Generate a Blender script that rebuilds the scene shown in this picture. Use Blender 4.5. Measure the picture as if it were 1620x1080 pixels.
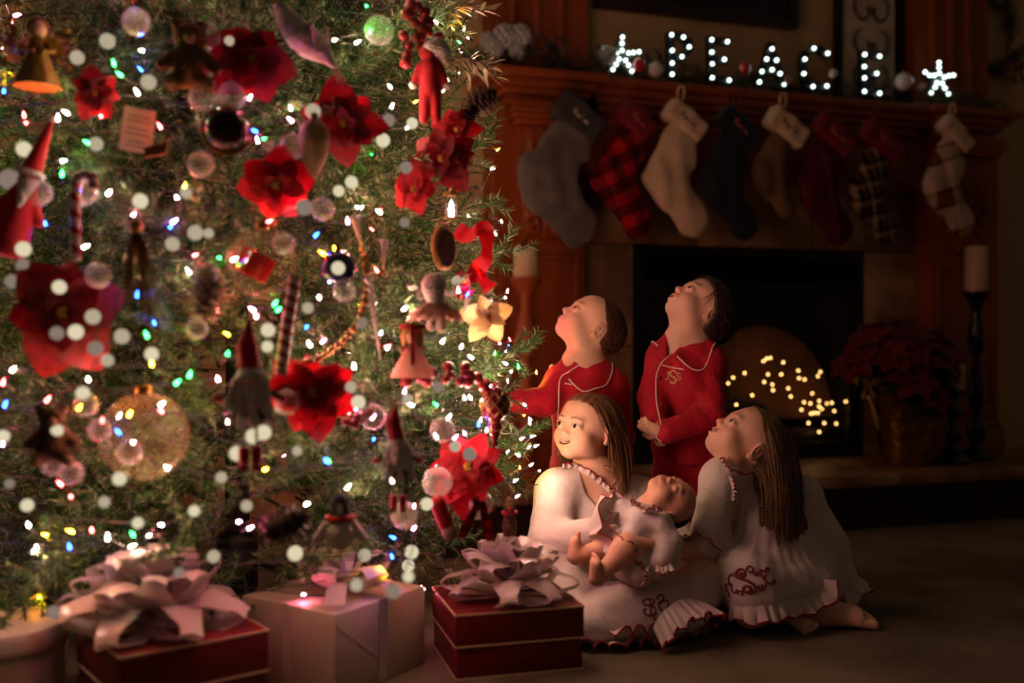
import bpy, bmesh, math, random
import numpy as np
from mathutils import Vector, Matrix, Euler, Quaternion
from mathutils.bvhtree import BVHTree

for _o in list(bpy.data.objects):
    bpy.data.objects.remove(_o)
SC = bpy.context.scene
COL = SC.collection

# ---------------------------------------------------------------- camera
CAM_H, FPX = 0.72, 1575.0
cam_d = bpy.data.cameras.new('camera')
cam = bpy.data.objects.new('camera', cam_d)
COL.objects.link(cam)
cam.location = (0, 0, CAM_H)
cam.rotation_euler = (math.radians(90), 0, 0)
cam_d.sensor_width = 36.0
cam_d.lens = 35.0
cam_d.clip_start = 0.02
cam_d.dof.use_dof = True
cam_d.dof.focus_distance = 2.62
cam_d.dof.aperture_fstop = 1.15
SC.camera = cam

# ---------------------------------------------------------------- world: a dark room, faint warm spill
world = bpy.data.worlds.new('World')
SC.world = world
world.use_nodes = True
_bg = world.node_tree.nodes['Background']
_bg.inputs[0].default_value = (1.0, 0.66, 0.44, 1)
_bg.inputs[1].default_value = 0.042

# ---------------------------------------------------------------- view
SC.view_settings.view_transform = 'Standard'
SC.view_settings.look = 'None'
SC.view_settings.exposure = 0.0
SC.view_settings.gamma = 1.0
SC.view_settings.use_curve_mapping = False
try:
    SC.cycles.sample_clamp_indirect = 2.0
    SC.cycles.max_bounces = 5
    SC.cycles.diffuse_bounces = 3
    SC.cycles.glossy_bounces = 3
    SC.cycles.transparent_max_bounces = 8
    SC.cycles.caustics_reflective = False
    SC.cycles.caustics_refractive = False
except Exception:
    pass

RNG = random.Random(7)
NR = np.random.default_rng(11)
R = math.radians

# ---------------------------------------------------------------- materials
MATS = {}
def srgb(h):
    h = h.lstrip('#')
    c = [int(h[i:i+2], 16)/255 for i in (0, 2, 4)]
    return tuple(x/12.92 if x <= .04045 else ((x+.055)/1.055)**2.4 for x in c) + (1.0,)

def mat(name, col, rough=.6, metal=0.0, col2=None, nscale=8.0, ndetail=4.0, stretch=(1, 1, 1), ramp=(.35, .65),
        bump=0.0, bscale=40.0, bstretch=None, sheen=0.0, sss=0.0, emit=None, estr=0.0, spec=.5, attr=None, coat=0.0,
        alpha=None, trans=0.0, translucent=0.0):
    if name in MATS:
        return MATS[name]
    m = bpy.data.materials.new(name)
    m.use_nodes = True
    nt = m.node_tree
    b = nt.nodes['Principled BSDF']
    if isinstance(col, str): col = srgb(col)
    if isinstance(col2, str): col2 = srgb(col2)
    b.inputs['Base Color'].default_value = col
    b.inputs['Roughness'].default_value = rough
    b.inputs['Metallic'].default_value = metal
    b.inputs['Specular IOR Level'].default_value = spec
    tc = nt.nodes.new('ShaderNodeTexCoord')
    src = None
    if col2 is not None:
        mp = nt.nodes.new('ShaderNodeMapping'); mp.inputs['Scale'].default_value = stretch
        nt.links.new(tc.outputs['Object'], mp.inputs['Vector'])
        nz = nt.nodes.new('ShaderNodeTexNoise'); nz.inputs['Scale'].default_value = nscale
        nz.inputs['Detail'].default_value = ndetail
        nt.links.new(mp.outputs[0], nz.inputs['Vector'])
        rp = nt.nodes.new('ShaderNodeValToRGB')
        rp.color_ramp.elements[0].position = ramp[0]; rp.color_ramp.elements[1].position = ramp[1]
        rp.color_ramp.elements[0].color = col; rp.color_ramp.elements[1].color = col2
        nt.links.new(nz.outputs['Fac'], rp.inputs['Fac'])
        src = rp.outputs['Color']
    if attr:
        at = nt.nodes.new('ShaderNodeAttribute'); at.attribute_name = attr
        if src is None:
            src = at.outputs['Color']
        else:
            mx = nt.nodes.new('ShaderNodeMix'); mx.data_type = 'RGBA'; mx.blend_type = 'MULTIPLY'
            mx.inputs['Factor'].default_value = 1.0
            nt.links.new(src, mx.inputs[6]); nt.links.new(at.outputs['Color'], mx.inputs[7])
            src = mx.outputs[2]
    if src is not None:
        nt.links.new(src, b.inputs['Base Color'])
    if bump:
        mp2 = nt.nodes.new('ShaderNodeMapping'); mp2.inputs['Scale'].default_value = bstretch or (1, 1, 1)
        nt.links.new(tc.outputs['Object'], mp2.inputs['Vector'])
        nb = nt.nodes.new('ShaderNodeTexNoise'); nb.inputs['Scale'].default_value = bscale
        nb.inputs['Detail'].default_value = 3.0
        nt.links.new(mp2.outputs[0], nb.inputs['Vector'])
        bp = nt.nodes.new('ShaderNodeBump'); bp.inputs['Strength'].default_value = bump
        bp.inputs['Distance'].default_value = .01
        nt.links.new(nb.outputs['Fac'], bp.inputs['Height'])
        nt.links.new(bp.outputs[0], b.inputs['Normal'])
    if sheen:
        b.inputs['Sheen Weight'].default_value = sheen
        b.inputs['Sheen Roughness'].default_value = .4
    if coat:
        b.inputs['Coat Weight'].default_value = coat
    if sss:
        b.inputs['Subsurface Weight'].default_value = sss
        b.inputs['Subsurface Radius'].default_value = (1.0, .35, .2)
        b.inputs['Subsurface Scale'].default_value = .006
    if emit is not None:
        b.inputs['Emission Color'].default_value = srgb(emit) if isinstance(emit, str) else emit
        b.inputs['Emission Strength'].default_value = estr
    if trans:
        b.inputs['Transmission Weight'].default_value = trans
    out = nt.nodes['Material Output']
    if translucent:
        tl = nt.nodes.new('ShaderNodeBsdfTranslucent'); tl.inputs[0].default_value = col
        if src is not None: nt.links.new(src, tl.inputs[0])
        ms = nt.nodes.new('ShaderNodeMixShader'); ms.inputs[0].default_value = translucent
        nt.links.new(b.outputs[0], ms.inputs[1]); nt.links.new(tl.outputs[0], ms.inputs[2])
        nt.links.new(ms.outputs[0], out.inputs[0])
    if alpha is not None:
        tr = nt.nodes.new('ShaderNodeBsdfTransparent')
        ms = nt.nodes.new('ShaderNodeMixShader'); ms.inputs[0].default_value = alpha
        nt.links.new(tr.outputs[0], ms.inputs[1]); nt.links.new(b.outputs[0], ms.inputs[2])
        nt.links.new(ms.outputs[0], out.inputs[0])
    MATS[name] = m
    return m

def glow(name, col, strength):
    if name in MATS: return MATS[name]
    m = bpy.data.materials.new(name); m.use_nodes = True
    nt = m.node_tree; nt.nodes.clear()
    e = nt.nodes.new('ShaderNodeEmission'); o = nt.nodes.new('ShaderNodeOutputMaterial')
    e.inputs[0].default_value = srgb(col) if isinstance(col, str) else tuple(col)+(1,)
    e.inputs[1].default_value = strength
    nt.links.new(e.outputs[0], o.inputs[0])
    MATS[name] = m
    return m

def plaid(name, base, stripes, scale, rot=0.0, rough=.9):
    """woven check in object X/Z space: base colour, then (freq, lo, hi, axis, colour, factor) bands"""
    if name in MATS: return MATS[name]
    m = bpy.data.materials.new(name); m.use_nodes = True
    nt = m.node_tree; b = nt.nodes['Principled BSDF']; b.inputs['Roughness'].default_value = rough
    b.inputs['Specular IOR Level'].default_value = .15
    tc = nt.nodes.new('ShaderNodeTexCoord'); mp = nt.nodes.new('ShaderNodeMapping')
    mp.inputs['Scale'].default_value = (scale,)*3; mp.inputs['Rotation'].default_value = (0, rot, 0)
    nt.links.new(tc.outputs['Object'], mp.inputs['Vector'])
    sp = nt.nodes.new('ShaderNodeSeparateXYZ'); nt.links.new(mp.outputs[0], sp.inputs[0])
    prev = None
    def mth(op, a, bv):
        n = nt.nodes.new('ShaderNodeMath'); n.operation = op
        for i, x in enumerate((a, bv)):
            if x is None: continue
            if hasattr(x, 'is_linked') or hasattr(x, 'links'): nt.links.new(x, n.inputs[i])
            else: n.inputs[i].default_value = x
        return n.outputs[0]
    for (freq, lo, hi, ax, colr, fac) in stripes:
        t = mth('MULTIPLY', sp.outputs[0 if ax == 'x' else 2], freq)
        t = mth('ADD', t, 100.0)
        t = mth('FRACT', t, None)
        k = mth('MULTIPLY', mth('MULTIPLY', mth('GREATER_THAN', t, lo), mth('LESS_THAN', t, hi)), fac)
        mx = nt.nodes.new('ShaderNodeMix'); mx.data_type = 'RGBA'
        nt.links.new(k, mx.inputs[0])
        if prev is None: mx.inputs[6].default_value = srgb(base)
        else: nt.links.new(prev, mx.inputs[6])
        mx.inputs[7].default_value = srgb(colr)
        prev = mx.outputs[2]
    nt.links.new(prev, b.inputs['Base Color'])
    MATS[name] = m
    return m

# ---------------------------------------------------------------- objects
def thing(name, label, cat, loc=(0, 0, 0), rot=(0, 0, 0), group=None, kind=None, scale=1.0):
    o = bpy.data.objects.new(name, None)
    COL.objects.link(o)
    o.location = loc
    o.rotation_euler = rot if not isinstance(rot, (int, float)) else (0, 0, rot)
    o.scale = (scale,)*3
    o.empty_display_size = .05
    tag(o, label, cat, group, kind)
    return o

def tag(o, label=None, cat=None, group=None, kind=None):
    if label: o['label'] = label
    if cat: o['category'] = cat
    if group: o['group'] = group
    if kind: o['kind'] = kind
    return o

def link(name, me, m, parent=None, loc=None, rot=None):
    o = bpy.data.objects.new(name, me)
    COL.objects.link(o)
    if m is not None:
        if isinstance(m, (list, tuple)):
            if not me.materials:
                for x in m: me.materials.append(x)
        elif not me.materials:
            me.materials.append(m)
    if parent: o.parent = parent
    if loc is not None: o.location = loc
    if rot is not None: o.rotation_euler = rot
    return o

class MB:
    """collects simple solids, links them as ONE mesh object"""
    def __init__(s): s.v = []; s.f = []; s.c = []; s.mi = []; s.M = None; s.cm = 0
    def add(s, vs, fs):
        k = len(s.v)
        if s.M is not None: vs = [s.M @ Vector(p) for p in vs]
        s.v += [tuple(p) for p in vs]
        s.f += [tuple(i+k for i in f) for f in fs]
        s.mi += [s.cm]*len(fs)
        return s
    def box(s, x0, x1, y0, y1, z0, z1, bev=0.0):
        if bev <= 0:
            vs = [(x, y, z) for x in (x0, x1) for y in (y0, y1) for z in (z0, z1)]
            return s.add(vs, [(0, 1, 3, 2), (4, 6, 7, 5), (0, 4, 5, 1), (2, 3, 7, 6), (0, 2, 6, 4), (1, 5, 7, 3)])
        bm = bmesh.new()
        bmesh.ops.create_cube(bm, size=1)
        for v in bm.verts:
            v.co = ((x0+x1)/2+v.co.x*(x1-x0), (y0+y1)/2+v.co.y*(y1-y0), (z0+z1)/2+v.co.z*(z1-z0))
        bmesh.ops.bevel(bm, geom=list(bm.edges), offset=bev, segments=2, affect='EDGES', profile=.5)
        bm.verts.ensure_lookup_table()
        for i, v in enumerate(bm.verts): v.index = i
        s.add([v.co[:] for v in bm.verts], [[v.index for v in f.verts] for f in bm.faces])
        bm.free()
        return s
    def tube(s, path, rad, n=8, caps=True, flat=1.0, up=(0, 0, 1)):
        P = [Vector(p) for p in path]
        if not hasattr(rad, '__len__'): rad = [rad]*len(P)
        vs = []; fs = []
        T0 = None; nrm = None
        for i, p in enumerate(P):
            a = P[max(i-1, 0)]; b = P[min(i+1, len(P)-1)]
            t = (b-a)
            t = t.normalized() if t.length > 1e-9 else Vector((0, 0, 1))
            if nrm is None:
                u = Vector(up)
                if abs(u.dot(t)) > .95: u = Vector((1, 0, 0))
                nrm = (u - t*u.dot(t)).normalized()
            else:
                nrm = (nrm - t*nrm.dot(t))
                nrm = nrm.normalized() if nrm.length > 1e-6 else t.orthogonal().normalized()
            bi = t.cross(nrm)
            for k in range(n):
                a_ = 2*math.pi*k/n
                vs.append(p + nrm*math.cos(a_)*rad[i]*flat + bi*math.sin(a_)*rad[i])
        for i in range(len(P)-1):
            for k in range(n):
                k2 = (k+1) % n
                fs.append((i*n+k, i*n+k2, (i+1)*n+k2, (i+1)*n+k))
        if caps:
            fs.append(tuple(range(n-1, -1, -1)))
            fs.append(tuple((len(P)-1)*n+k for k in range(n)))
        return s.add(vs, fs)
    def lathe(s, prof, n=24, o=(0, 0, 0), wob=None):
        vs = []; fs = []
        for i, (r, z) in enumerate(prof):
            for k in range(n):
                a = 2*math.pi*k/n
                rr = r*(wob(a, z) if wob else 1)
                vs.append((o[0]+rr*math.cos(a), o[1]+rr*math.sin(a), o[2]+z))
        for i in range(len(prof)-1):
            for k in range(n):
                k2 = (k+1) % n
                fs.append((i*n+k, i*n+k2, (i+1)*n+k2, (i+1)*n+k))
        if prof[0][0] > 1e-6: fs.append(tuple(range(n-1, -1, -1)))
        if prof[-1][0] > 1e-6: fs.append(tuple((len(prof)-1)*n+k for k in range(n)))
        return s.add(vs, fs)
    def ball(s, c, r, n=16, m=10, sc=(1, 1, 1)):
        prof = [(r*math.sin(math.pi*i/m), -r*math.cos(math.pi*i/m)) for i in range(m+1)]
        prof[0] = (1e-7, -r); prof[-1] = (1e-7, r)
        old = s.M
        T = Matrix.Translation(c) @ Matrix.Diagonal((*sc, 1))
        s.M = (old @ T) if old is not None else T
        s.lathe(prof, n)
        s.M = old
        return s
    def grid(s, G, close_u=False, two=False):
        """G: rows of points"""
        nr = len(G); nc = len(G[0])
        vs = [p for r_ in G for p in r_]; fs = []
        for i in range(nr-1):
            for j in range(nc if close_u else nc-1):
                j2 = (j+1) % nc
                fs.append((i*nc+j, i*nc+j2, (i+1)*nc+j2, (i+1)*nc+j))
        return s.add(vs, fs)
    def prism(s, poly, d0, d1, axis='y'):
        """polygon in XZ extruded along Y (axis y), or in YZ along X (axis x), or XY along Z"""
        n = len(poly)
        def mk(p, d):
            if axis == 'y': return (p[0], d, p[1])
            if axis == 'x': return (d, p[0], p[1])
            return (p[0], p[1], d)
        vs = [mk(p, d0) for p in poly] + [mk(p, d1) for p in poly]
        fs = [tuple(range(n)), tuple(range(2*n-1, n-1, -1))]
        fs += [(i, i+n, (i+1) % n + n, (i+1) % n) for i in range(n)]
        return s.add(vs, fs)
    def mesh(s, name, smooth=True, ang=40):
        me = bpy.data.meshes.new(name)
        me.from_pydata(s.v, [], s.f)
        if any(s.mi): me.polygons.foreach_set('material_index', s.mi)
        bm = bmesh.new(); bm.from_mesh(me)
        bmesh.ops.recalc_face_normals(bm, faces=bm.faces)
        bm.to_mesh(me); bm.free()
        if smooth:
            me.shade_smooth()
            try: me.set_sharp_from_angle(angle=R(ang))
            except Exception: pass
        me.update()
        return me
    def build(s, name, m, parent=None, loc=None, rot=None, smooth=True, ang=40):
        return link(name, s.mesh(name, smooth, ang), m, parent, loc, rot)

def arc_path(pts, n=24):
    """Catmull-Rom through pts"""
    P = [Vector(p) for p in pts]
    out = []
    m = len(P)-1
    for i in range(m):
        p0 = P[max(i-1, 0)]; p1 = P[i]; p2 = P[i+1]; p3 = P[min(i+2, m)]
        k = max(2, n//m)
        for j in range(k):
            t = j/k
            out.append(.5*((2*p1)+(p2-p0)*t+(2*p0-5*p1+4*p2-p3)*t*t+(3*p1-p0-3*p2+p3)*t**3))
    out.append(P[-1])
    return out

def px(u, v, Y):
    return Vector(((u-810)/FPX*Y, Y, CAM_H-(v-540)/FPX*Y))

def copy_tree(o, parent=None):
    c = o.copy(); COL.objects.link(c)
    if parent is not None: c.parent = parent
    for ch in list(o.children): copy_tree(ch, c)
    return c

def color_attr(me, cols, name='tint'):
    a = me.color_attributes.new(name, 'FLOAT_COLOR', 'POINT')
    arr = np.ones((len(me.vertices), 4), dtype=np.float32)
    arr[:, :3] = cols
    a.data.foreach_set('color', arr.ravel())
# ---------------------------------------------------------------- signed-distance modelling kit (smooth bodies, cloth, hands)
def rotm(rot):
    if rot is None: return np.eye(3)
    a = np.array(rot, float)
    return a if a.shape == (3, 3) else np.array(Euler(tuple(a)).to_matrix())
class Field:
    def __init__(s, lo, hi, h):
        s.lo = np.array(lo, float); s.h = float(h)
        s.n = np.maximum(4, np.ceil((np.array(hi, float)-s.lo)/h).astype(int)+1)
        s.ax = [s.lo[i]+np.arange(s.n[i])*h for i in range(3)]
        s.d = np.full(tuple(s.n), 1.0, dtype=np.float32)
    def _win(s, lo, hi):
        i0 = np.clip(np.floor((np.array(lo)-s.lo)/s.h).astype(int), 0, s.n-1)
        i1 = np.clip(np.ceil((np.array(hi)-s.lo)/s.h).astype(int)+1, 1, s.n)
        return i0, i1
    def _pts(s, i0, i1):
        return np.meshgrid(s.ax[0][i0[0]:i1[0]], s.ax[1][i0[1]:i1[1]], s.ax[2][i0[2]:i1[2]], indexing='ij', sparse=True)
    def op(s, fn, lo, hi, k=.01, mode='add'):
        m = k+3*s.h
        i0, i1 = s._win(np.array(lo)-m, np.array(hi)+m)
        if np.any(i1 <= i0): return s
        X, Y, Z = s._pts(i0, i1)
        g = fn(X, Y, Z).astype(np.float32)
        sl = tuple(slice(i0[i], i1[i]) for i in range(3))
        a = s.d[sl]
        if mode == 'add':
            hh = np.maximum(k-np.abs(a-g), 0)/max(k, 1e-6)
            s.d[sl] = np.minimum(a, g)-hh*hh*k*.25
        elif mode == 'sub':
            g = -g
            hh = np.maximum(k-np.abs(a-g), 0)/max(k, 1e-6)
            s.d[sl] = np.maximum(a, g)+hh*hh*k*.25
        elif mode == 'int':
            s.d[sl] = np.maximum(a, g)
        return s
    # round cone p->q with radii ra, rb ; flat: squash (sx,sy,sz) weights
    def cone(s, p, q, ra, rb, k=.01, mode='add', flat=(1, 1, 1)):
        p = np.array(p, float); q = np.array(q, float); fl = np.array(flat, float)
        ba = (q-p)/fl; L2 = float(ba@ba)+1e-12
        r = max(ra, rb)
        lo = np.minimum(p, q)-r*fl; hi = np.maximum(p, q)+r*fl
        def fn(X, Y, Z):
            x, y, z = (X-p[0])/fl[0], (Y-p[1])/fl[1], (Z-p[2])/fl[2]
            t = np.clip((x*ba[0]+y*ba[1]+z*ba[2])/L2, 0, 1)
            dx, dy, dz = x-t*ba[0], y-t*ba[1], z-t*ba[2]
            return (np.sqrt(dx*dx+dy*dy+dz*dz)-(ra+(rb-ra)*t))*min(fl)
        return s.op(fn, lo, hi, k, mode)
    def chain(s, pts, rads, k=.01, mode='add', flat=(1, 1, 1)):
        for i in range(len(pts)-1):
            s.cone(pts[i], pts[i+1], rads[i], rads[i+1], k, mode, flat)
        return s
    def ell(s, c, r, rot=None, k=.01, mode='add'):
        c = np.array(c, float); r = np.array(r, float)
        Rm = rotm(rot)
        ext = np.sqrt(((Rm*r)**2).sum(1))
        def fn(X, Y, Z):
            x, y, z = X-c[0], Y-c[1], Z-c[2]
            lx = (x*Rm[0, 0]+y*Rm[1, 0]+z*Rm[2, 0])/r[0]
            ly = (x*Rm[0, 1]+y*Rm[1, 1]+z*Rm[2, 1])/r[1]
            lz = (x*Rm[0, 2]+y*Rm[1, 2]+z*Rm[2, 2])/r[2]
            k0 = np.sqrt(lx*lx+ly*ly+lz*lz)
            k1 = np.sqrt((lx/r[0])**2+(ly/r[1])**2+(lz/r[2])**2)+1e-9
            return k0*(k0-1)/k1
        return s.op(fn, c-ext, c+ext, k, mode)
    def box(s, c, r, rnd=.005, rot=None, k=.01, mode='add'):
        c = np.array(c, float); r = np.array(r, float)
        Rm = rotm(rot)
        ext = (np.abs(Rm)*r).sum(1)
        def fn(X, Y, Z):
            x, y, z = X-c[0], Y-c[1], Z-c[2]
            q = [np.abs(x*Rm[0, i]+y*Rm[1, i]+z*Rm[2, i])-r[i]+rnd for i in range(3)]
            o = np.sqrt(sum(np.maximum(t, 0)**2 for t in q))
            return o+np.minimum(np.maximum(np.maximum(q[0], q[1]), q[2]), 0)-rnd
        return s.op(fn, c-ext, c+ext, k, mode)
    def below(s, z):   # cut everything under z
        Z = s.ax[2][None, None, :]
        s.d = np.maximum(s.d, (z-Z).astype(np.float32)); return s
    def warp(s, fn):   # add a displacement field (positive shrinks)
        X, Y, Z = np.meshgrid(*s.ax, indexing='ij', sparse=True)
        near = np.abs(s.d) < .06
        s.d = np.where(near, s.d+fn(X, Y, Z), s.d).astype(np.float32); return s
    def mesh(s, name, smooth_iter=1):
        V = s.d
        V = np.pad(V, 1, constant_values=1.0)
        lo = s.lo-s.h
        ins = V < 0
        # active cells
        c = [ins[dx:V.shape[0]-1+dx, dy:V.shape[1]-1+dy, dz:V.shape[2]-1+dz] for dx in (0, 1) for dy in (0, 1) for dz in (0, 1)]
        cnt = sum(x.astype(np.int8) for x in c)
        act = (cnt > 0) & (cnt < 8)
        ci = np.argwhere(act)
        idx = -np.ones(act.shape, dtype=np.int64); idx[act] = np.arange(len(ci))
        offs = np.array([(dx, dy, dz) for dx in (0, 1) for dy in (0, 1) for dz in (0, 1)])
        vals = np.stack([V[ci[:, 0]+o[0], ci[:, 1]+o[1], ci[:, 2]+o[2]] for o in offs], 1).astype(float)
        edges = [(0, 1), (0, 2), (0, 4), (1, 3), (1, 5), (2, 3), (2, 6), (3, 7), (4, 5), (4, 6), (5, 7), (6, 7)]
        acc = np.zeros((len(ci), 3)); w = np.zeros(len(ci))
        for a, b_ in edges:
            va, vb = vals[:, a], vals[:, b_]
            cr = (va < 0) != (vb < 0)
            t = np.where(cr, va/np.where(cr, va-vb, 1), 0)
            p = offs[a]+t[:, None]*(offs[b_]-offs[a])
            acc += np.where(cr[:, None], p, 0); w += cr
        P = lo+(ci+acc/np.maximum(w, 1)[:, None])*s.h
        quads = []
        for ax_ in range(3):
            u, v_ = (ax_+1) % 3, (ax_+2) % 3
            sl0 = [slice(1, -1)]*3; sl1 = [slice(1, -1)]*3
            sl0[ax_] = slice(0, -1); sl1[ax_] = slice(1, None)
            A = ins[tuple(sl0)]; B = ins[tuple(sl1)]
            ch = np.argwhere(A != B)
            flip = A[tuple(ch.T)]
            base = ch.copy()
            for q in range(3):
                if q != ax_: base[:, q] += 1
            def cell(du, dv):
                k_ = base.copy(); k_[:, u] -= du; k_[:, v_] -= dv
                return idx[tuple(k_.T)]
            q4 = np.stack([cell(1, 1), cell(0, 1), cell(0, 0), cell(1, 0)], 1)
            q4[~flip] = q4[~flip][:, ::-1]
            quads.append(q4)
        Q = np.concatenate(quads)
        Q = Q[(Q >= 0).all(1)]
        if smooth_iter:
            E_ = np.concatenate([Q[:, [0, 1]], Q[:, [1, 2]], Q[:, [2, 3]], Q[:, [3, 0]]])
            for _ in range(smooth_iter):
                sm = np.zeros_like(P); n_ = np.zeros(len(P))
                np.add.at(sm, E_[:, 0], P[E_[:, 1]]); np.add.at(sm, E_[:, 1], P[E_[:, 0]])
                np.add.at(n_, E_[:, 0], 1); np.add.at(n_, E_[:, 1], 1)
                P = P*.5+.5*sm/np.maximum(n_, 1)[:, None]
        me = bpy.data.meshes.new(name)
        me.vertices.add(len(P)); me.vertices.foreach_set('co', P.ravel())
        me.loops.add(len(Q)*4); me.loops.foreach_set('vertex_index', Q.ravel().astype(np.int32))
        me.polygons.add(len(Q)); me.polygons.foreach_set('loop_start', np.arange(0, len(Q)*4, 4, dtype=np.int32))
        me.polygons.foreach_set('loop_total', np.full(len(Q), 4, dtype=np.int32))
        me.update(calc_edges=True); me.validate()
        me.shade_smooth()
        return me
def mco(me):
    a = np.empty(len(me.vertices)*3); me.vertices.foreach_get('co', a); return a.reshape(-1, 3)
def bvh_of(me):
    return BVHTree.FromPolygons([tuple(v) for v in mco(me)], [tuple(p.vertices) for p in me.polygons])
def bvh_pair(a, b):
    va, vb = mco(a), mco(b); n = len(va)
    return BVHTree.FromPolygons([tuple(v) for v in np.concatenate([va, vb])], [tuple(p.vertices) for p in a.polygons]+[tuple(i+n for i in p.vertices) for p in b.polygons])
# ================================================================ SETTING (fireplace frame: a along the wall, b into it)
TH = R(18.1)
FE = Vector((math.cos(TH), math.sin(TH), 0)); FN = Vector((-math.sin(TH), math.cos(TH), 0))
FP0 = Vector((-.064, 3.706, 0))
def fpt(a, b, z): return FP0 + FE*a + FN*b + Vector((0, 0, z))
def fpx(u, v, b):
    k = (u-810)/FPX
    a = (k*(FP0.y+b*FN.y)-FP0.x-b*FN.x)/(FE.x-k*FE.y)
    Y = FP0.y+a*FE.y+b*FN.y
    return a, CAM_H-(v-540)/FPX*Y
FROT = (0, 0, TH)

M_wood = mat('warm oak stain', '#9a4a1c', .42, col2='#74330d', nscale=6, ndetail=8, stretch=(1, 1, .12), ramp=(.3, .75), bump=.12, bscale=30, bstretch=(1, 1, .1), spec=.4)
M_woodh = mat('warm oak stain across', '#9a4a1c', .42, col2='#74330d', nscale=6, ndetail=8, stretch=(.12, 1, 1), ramp=(.3, .75), bump=.12, bscale=30, bstretch=(.1, 1, 1), spec=.4)
M_marble = mat('brown marble', '#7a5a3a', .38, col2='#d0a878', nscale=4.5, ndetail=12, ramp=(.42, .74), spec=.5)
M_marble2 = mat('brown marble darker', '#6a4c2e', .38, col2='#b88f5e', nscale=5.5, ndetail=12, ramp=(.45, .8), spec=.5)
M_grout = mat('marble joint', '#2a1d12', .8)
M_wall = mat('tan painted wall', '#c0a070', .85, col2='#b69768', nscale=3, bump=.05, bscale=90)
M_carpet = mat('beige carpet', '#857c66', .95, col2='#645c49', nscale=2.4, ndetail=6, ramp=(.4, .62), bump=.7, bscale=260, spec=.1)
M_black = mat('black metal', '#0b0b0c', .45, spec=.4)
M_blackg = mat('gloss black', '#08080a', .15, spec=.6)

def struct(o): o['kind'] = 'structure'; return o

# floor
b = MB(); b.box(-3.2, 4.6, -1.2, 6.6, -.06, 0)
struct(b.build('floor', M_carpet))
# walls
b = MB(); b.box(-2.2, .03, .26, .40, 0, 3.0); b.box(2.44, 3.9, .26, .40, 0, 3.0)
b.box(.03, 2.44, .26, .40, 1.70, 3.0); b.box(.03, .42, .26, .40, 0, 1.70); b.box(2.05, 2.44, .26, .40, 0, 1.70)
struct(b.build('wall_back', M_wall, loc=FP0, rot=FROT))
# hearth: raised stone platform in front of the fireplace
hearth = thing('hearth', 'low raised stone hearth with a dark riser below the fireplace', 'hearth', FP0, FROT)
b = MB(); b.box(-.35, 3.5, -.33, .26, .0, .165)
b.build('riser', mat('dark hearth riser', '#2b1510', .55, col2='#1e0d09', nscale=5), hearth)
for i, (a0, a1) in enumerate(((-.37, .58), (.584, 1.53), (1.534, 2.49), (2.494, 3.52))):
    b = MB(); b.box(a0, a1, -.36, .26, .165, .21, .006)
    b.build('slab', M_marble if i % 2 else M_marble2, hearth)

# fireplace: wooden mantel and marble surround
fire = thing('fireplace', 'carved reddish oak fireplace mantel with a brown marble surround', 'fireplace', FP0, FROT)
# shelf
b = MB(); b.box(-.02, .47, -.005, .26, 1.722, 1.754, .006); b.box(2.0, 2.49, -.005, .26, 1.722, 1.754, .006); b.box(.46, 2.01, .03, .26, 1.722, 1.754, .006)
b.build('mantel_shelf', M_woodh, fire)
# stepped crown mouldings
crown = [(1.690, 1.722, .025), (1.664, 1.690, .045), (1.640, 1.664, .07), (1.628, 1.640, .055)]
for z0, z1, off in crown:
    b = MB()
    for a0, a1, ex in ((0, .45, 0), (2.02, 2.47, 0), (.40, 2.07, .035)):
        b.box(a0+off, a1-off if ex == 0 else a1-off, off+ex, .26, z0, z1, .004)
    b.build('crown_moulding', M_woodh, fire)
b = MB(); b.box(.40, 2.07, .135, .26, 1.40, 1.64)
fr = b.build('frieze', M_woodh, fire)
for a0, a1 in ((.47, 1.19), (1.28, 2.0)):
    b = MB()
    for (x0, x1, z0, z1) in ((a0, a1, 1.58, 1.605), (a0, a1, 1.43, 1.455), (a0, a0+.025, 1.455, 1.58), (a1-.025, a1, 1.455, 1.58)):
        b.box(x0, x1, .12, .137, z0, z1, .003)
    b.build('panel_moulding', M_woodh, fr)
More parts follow.
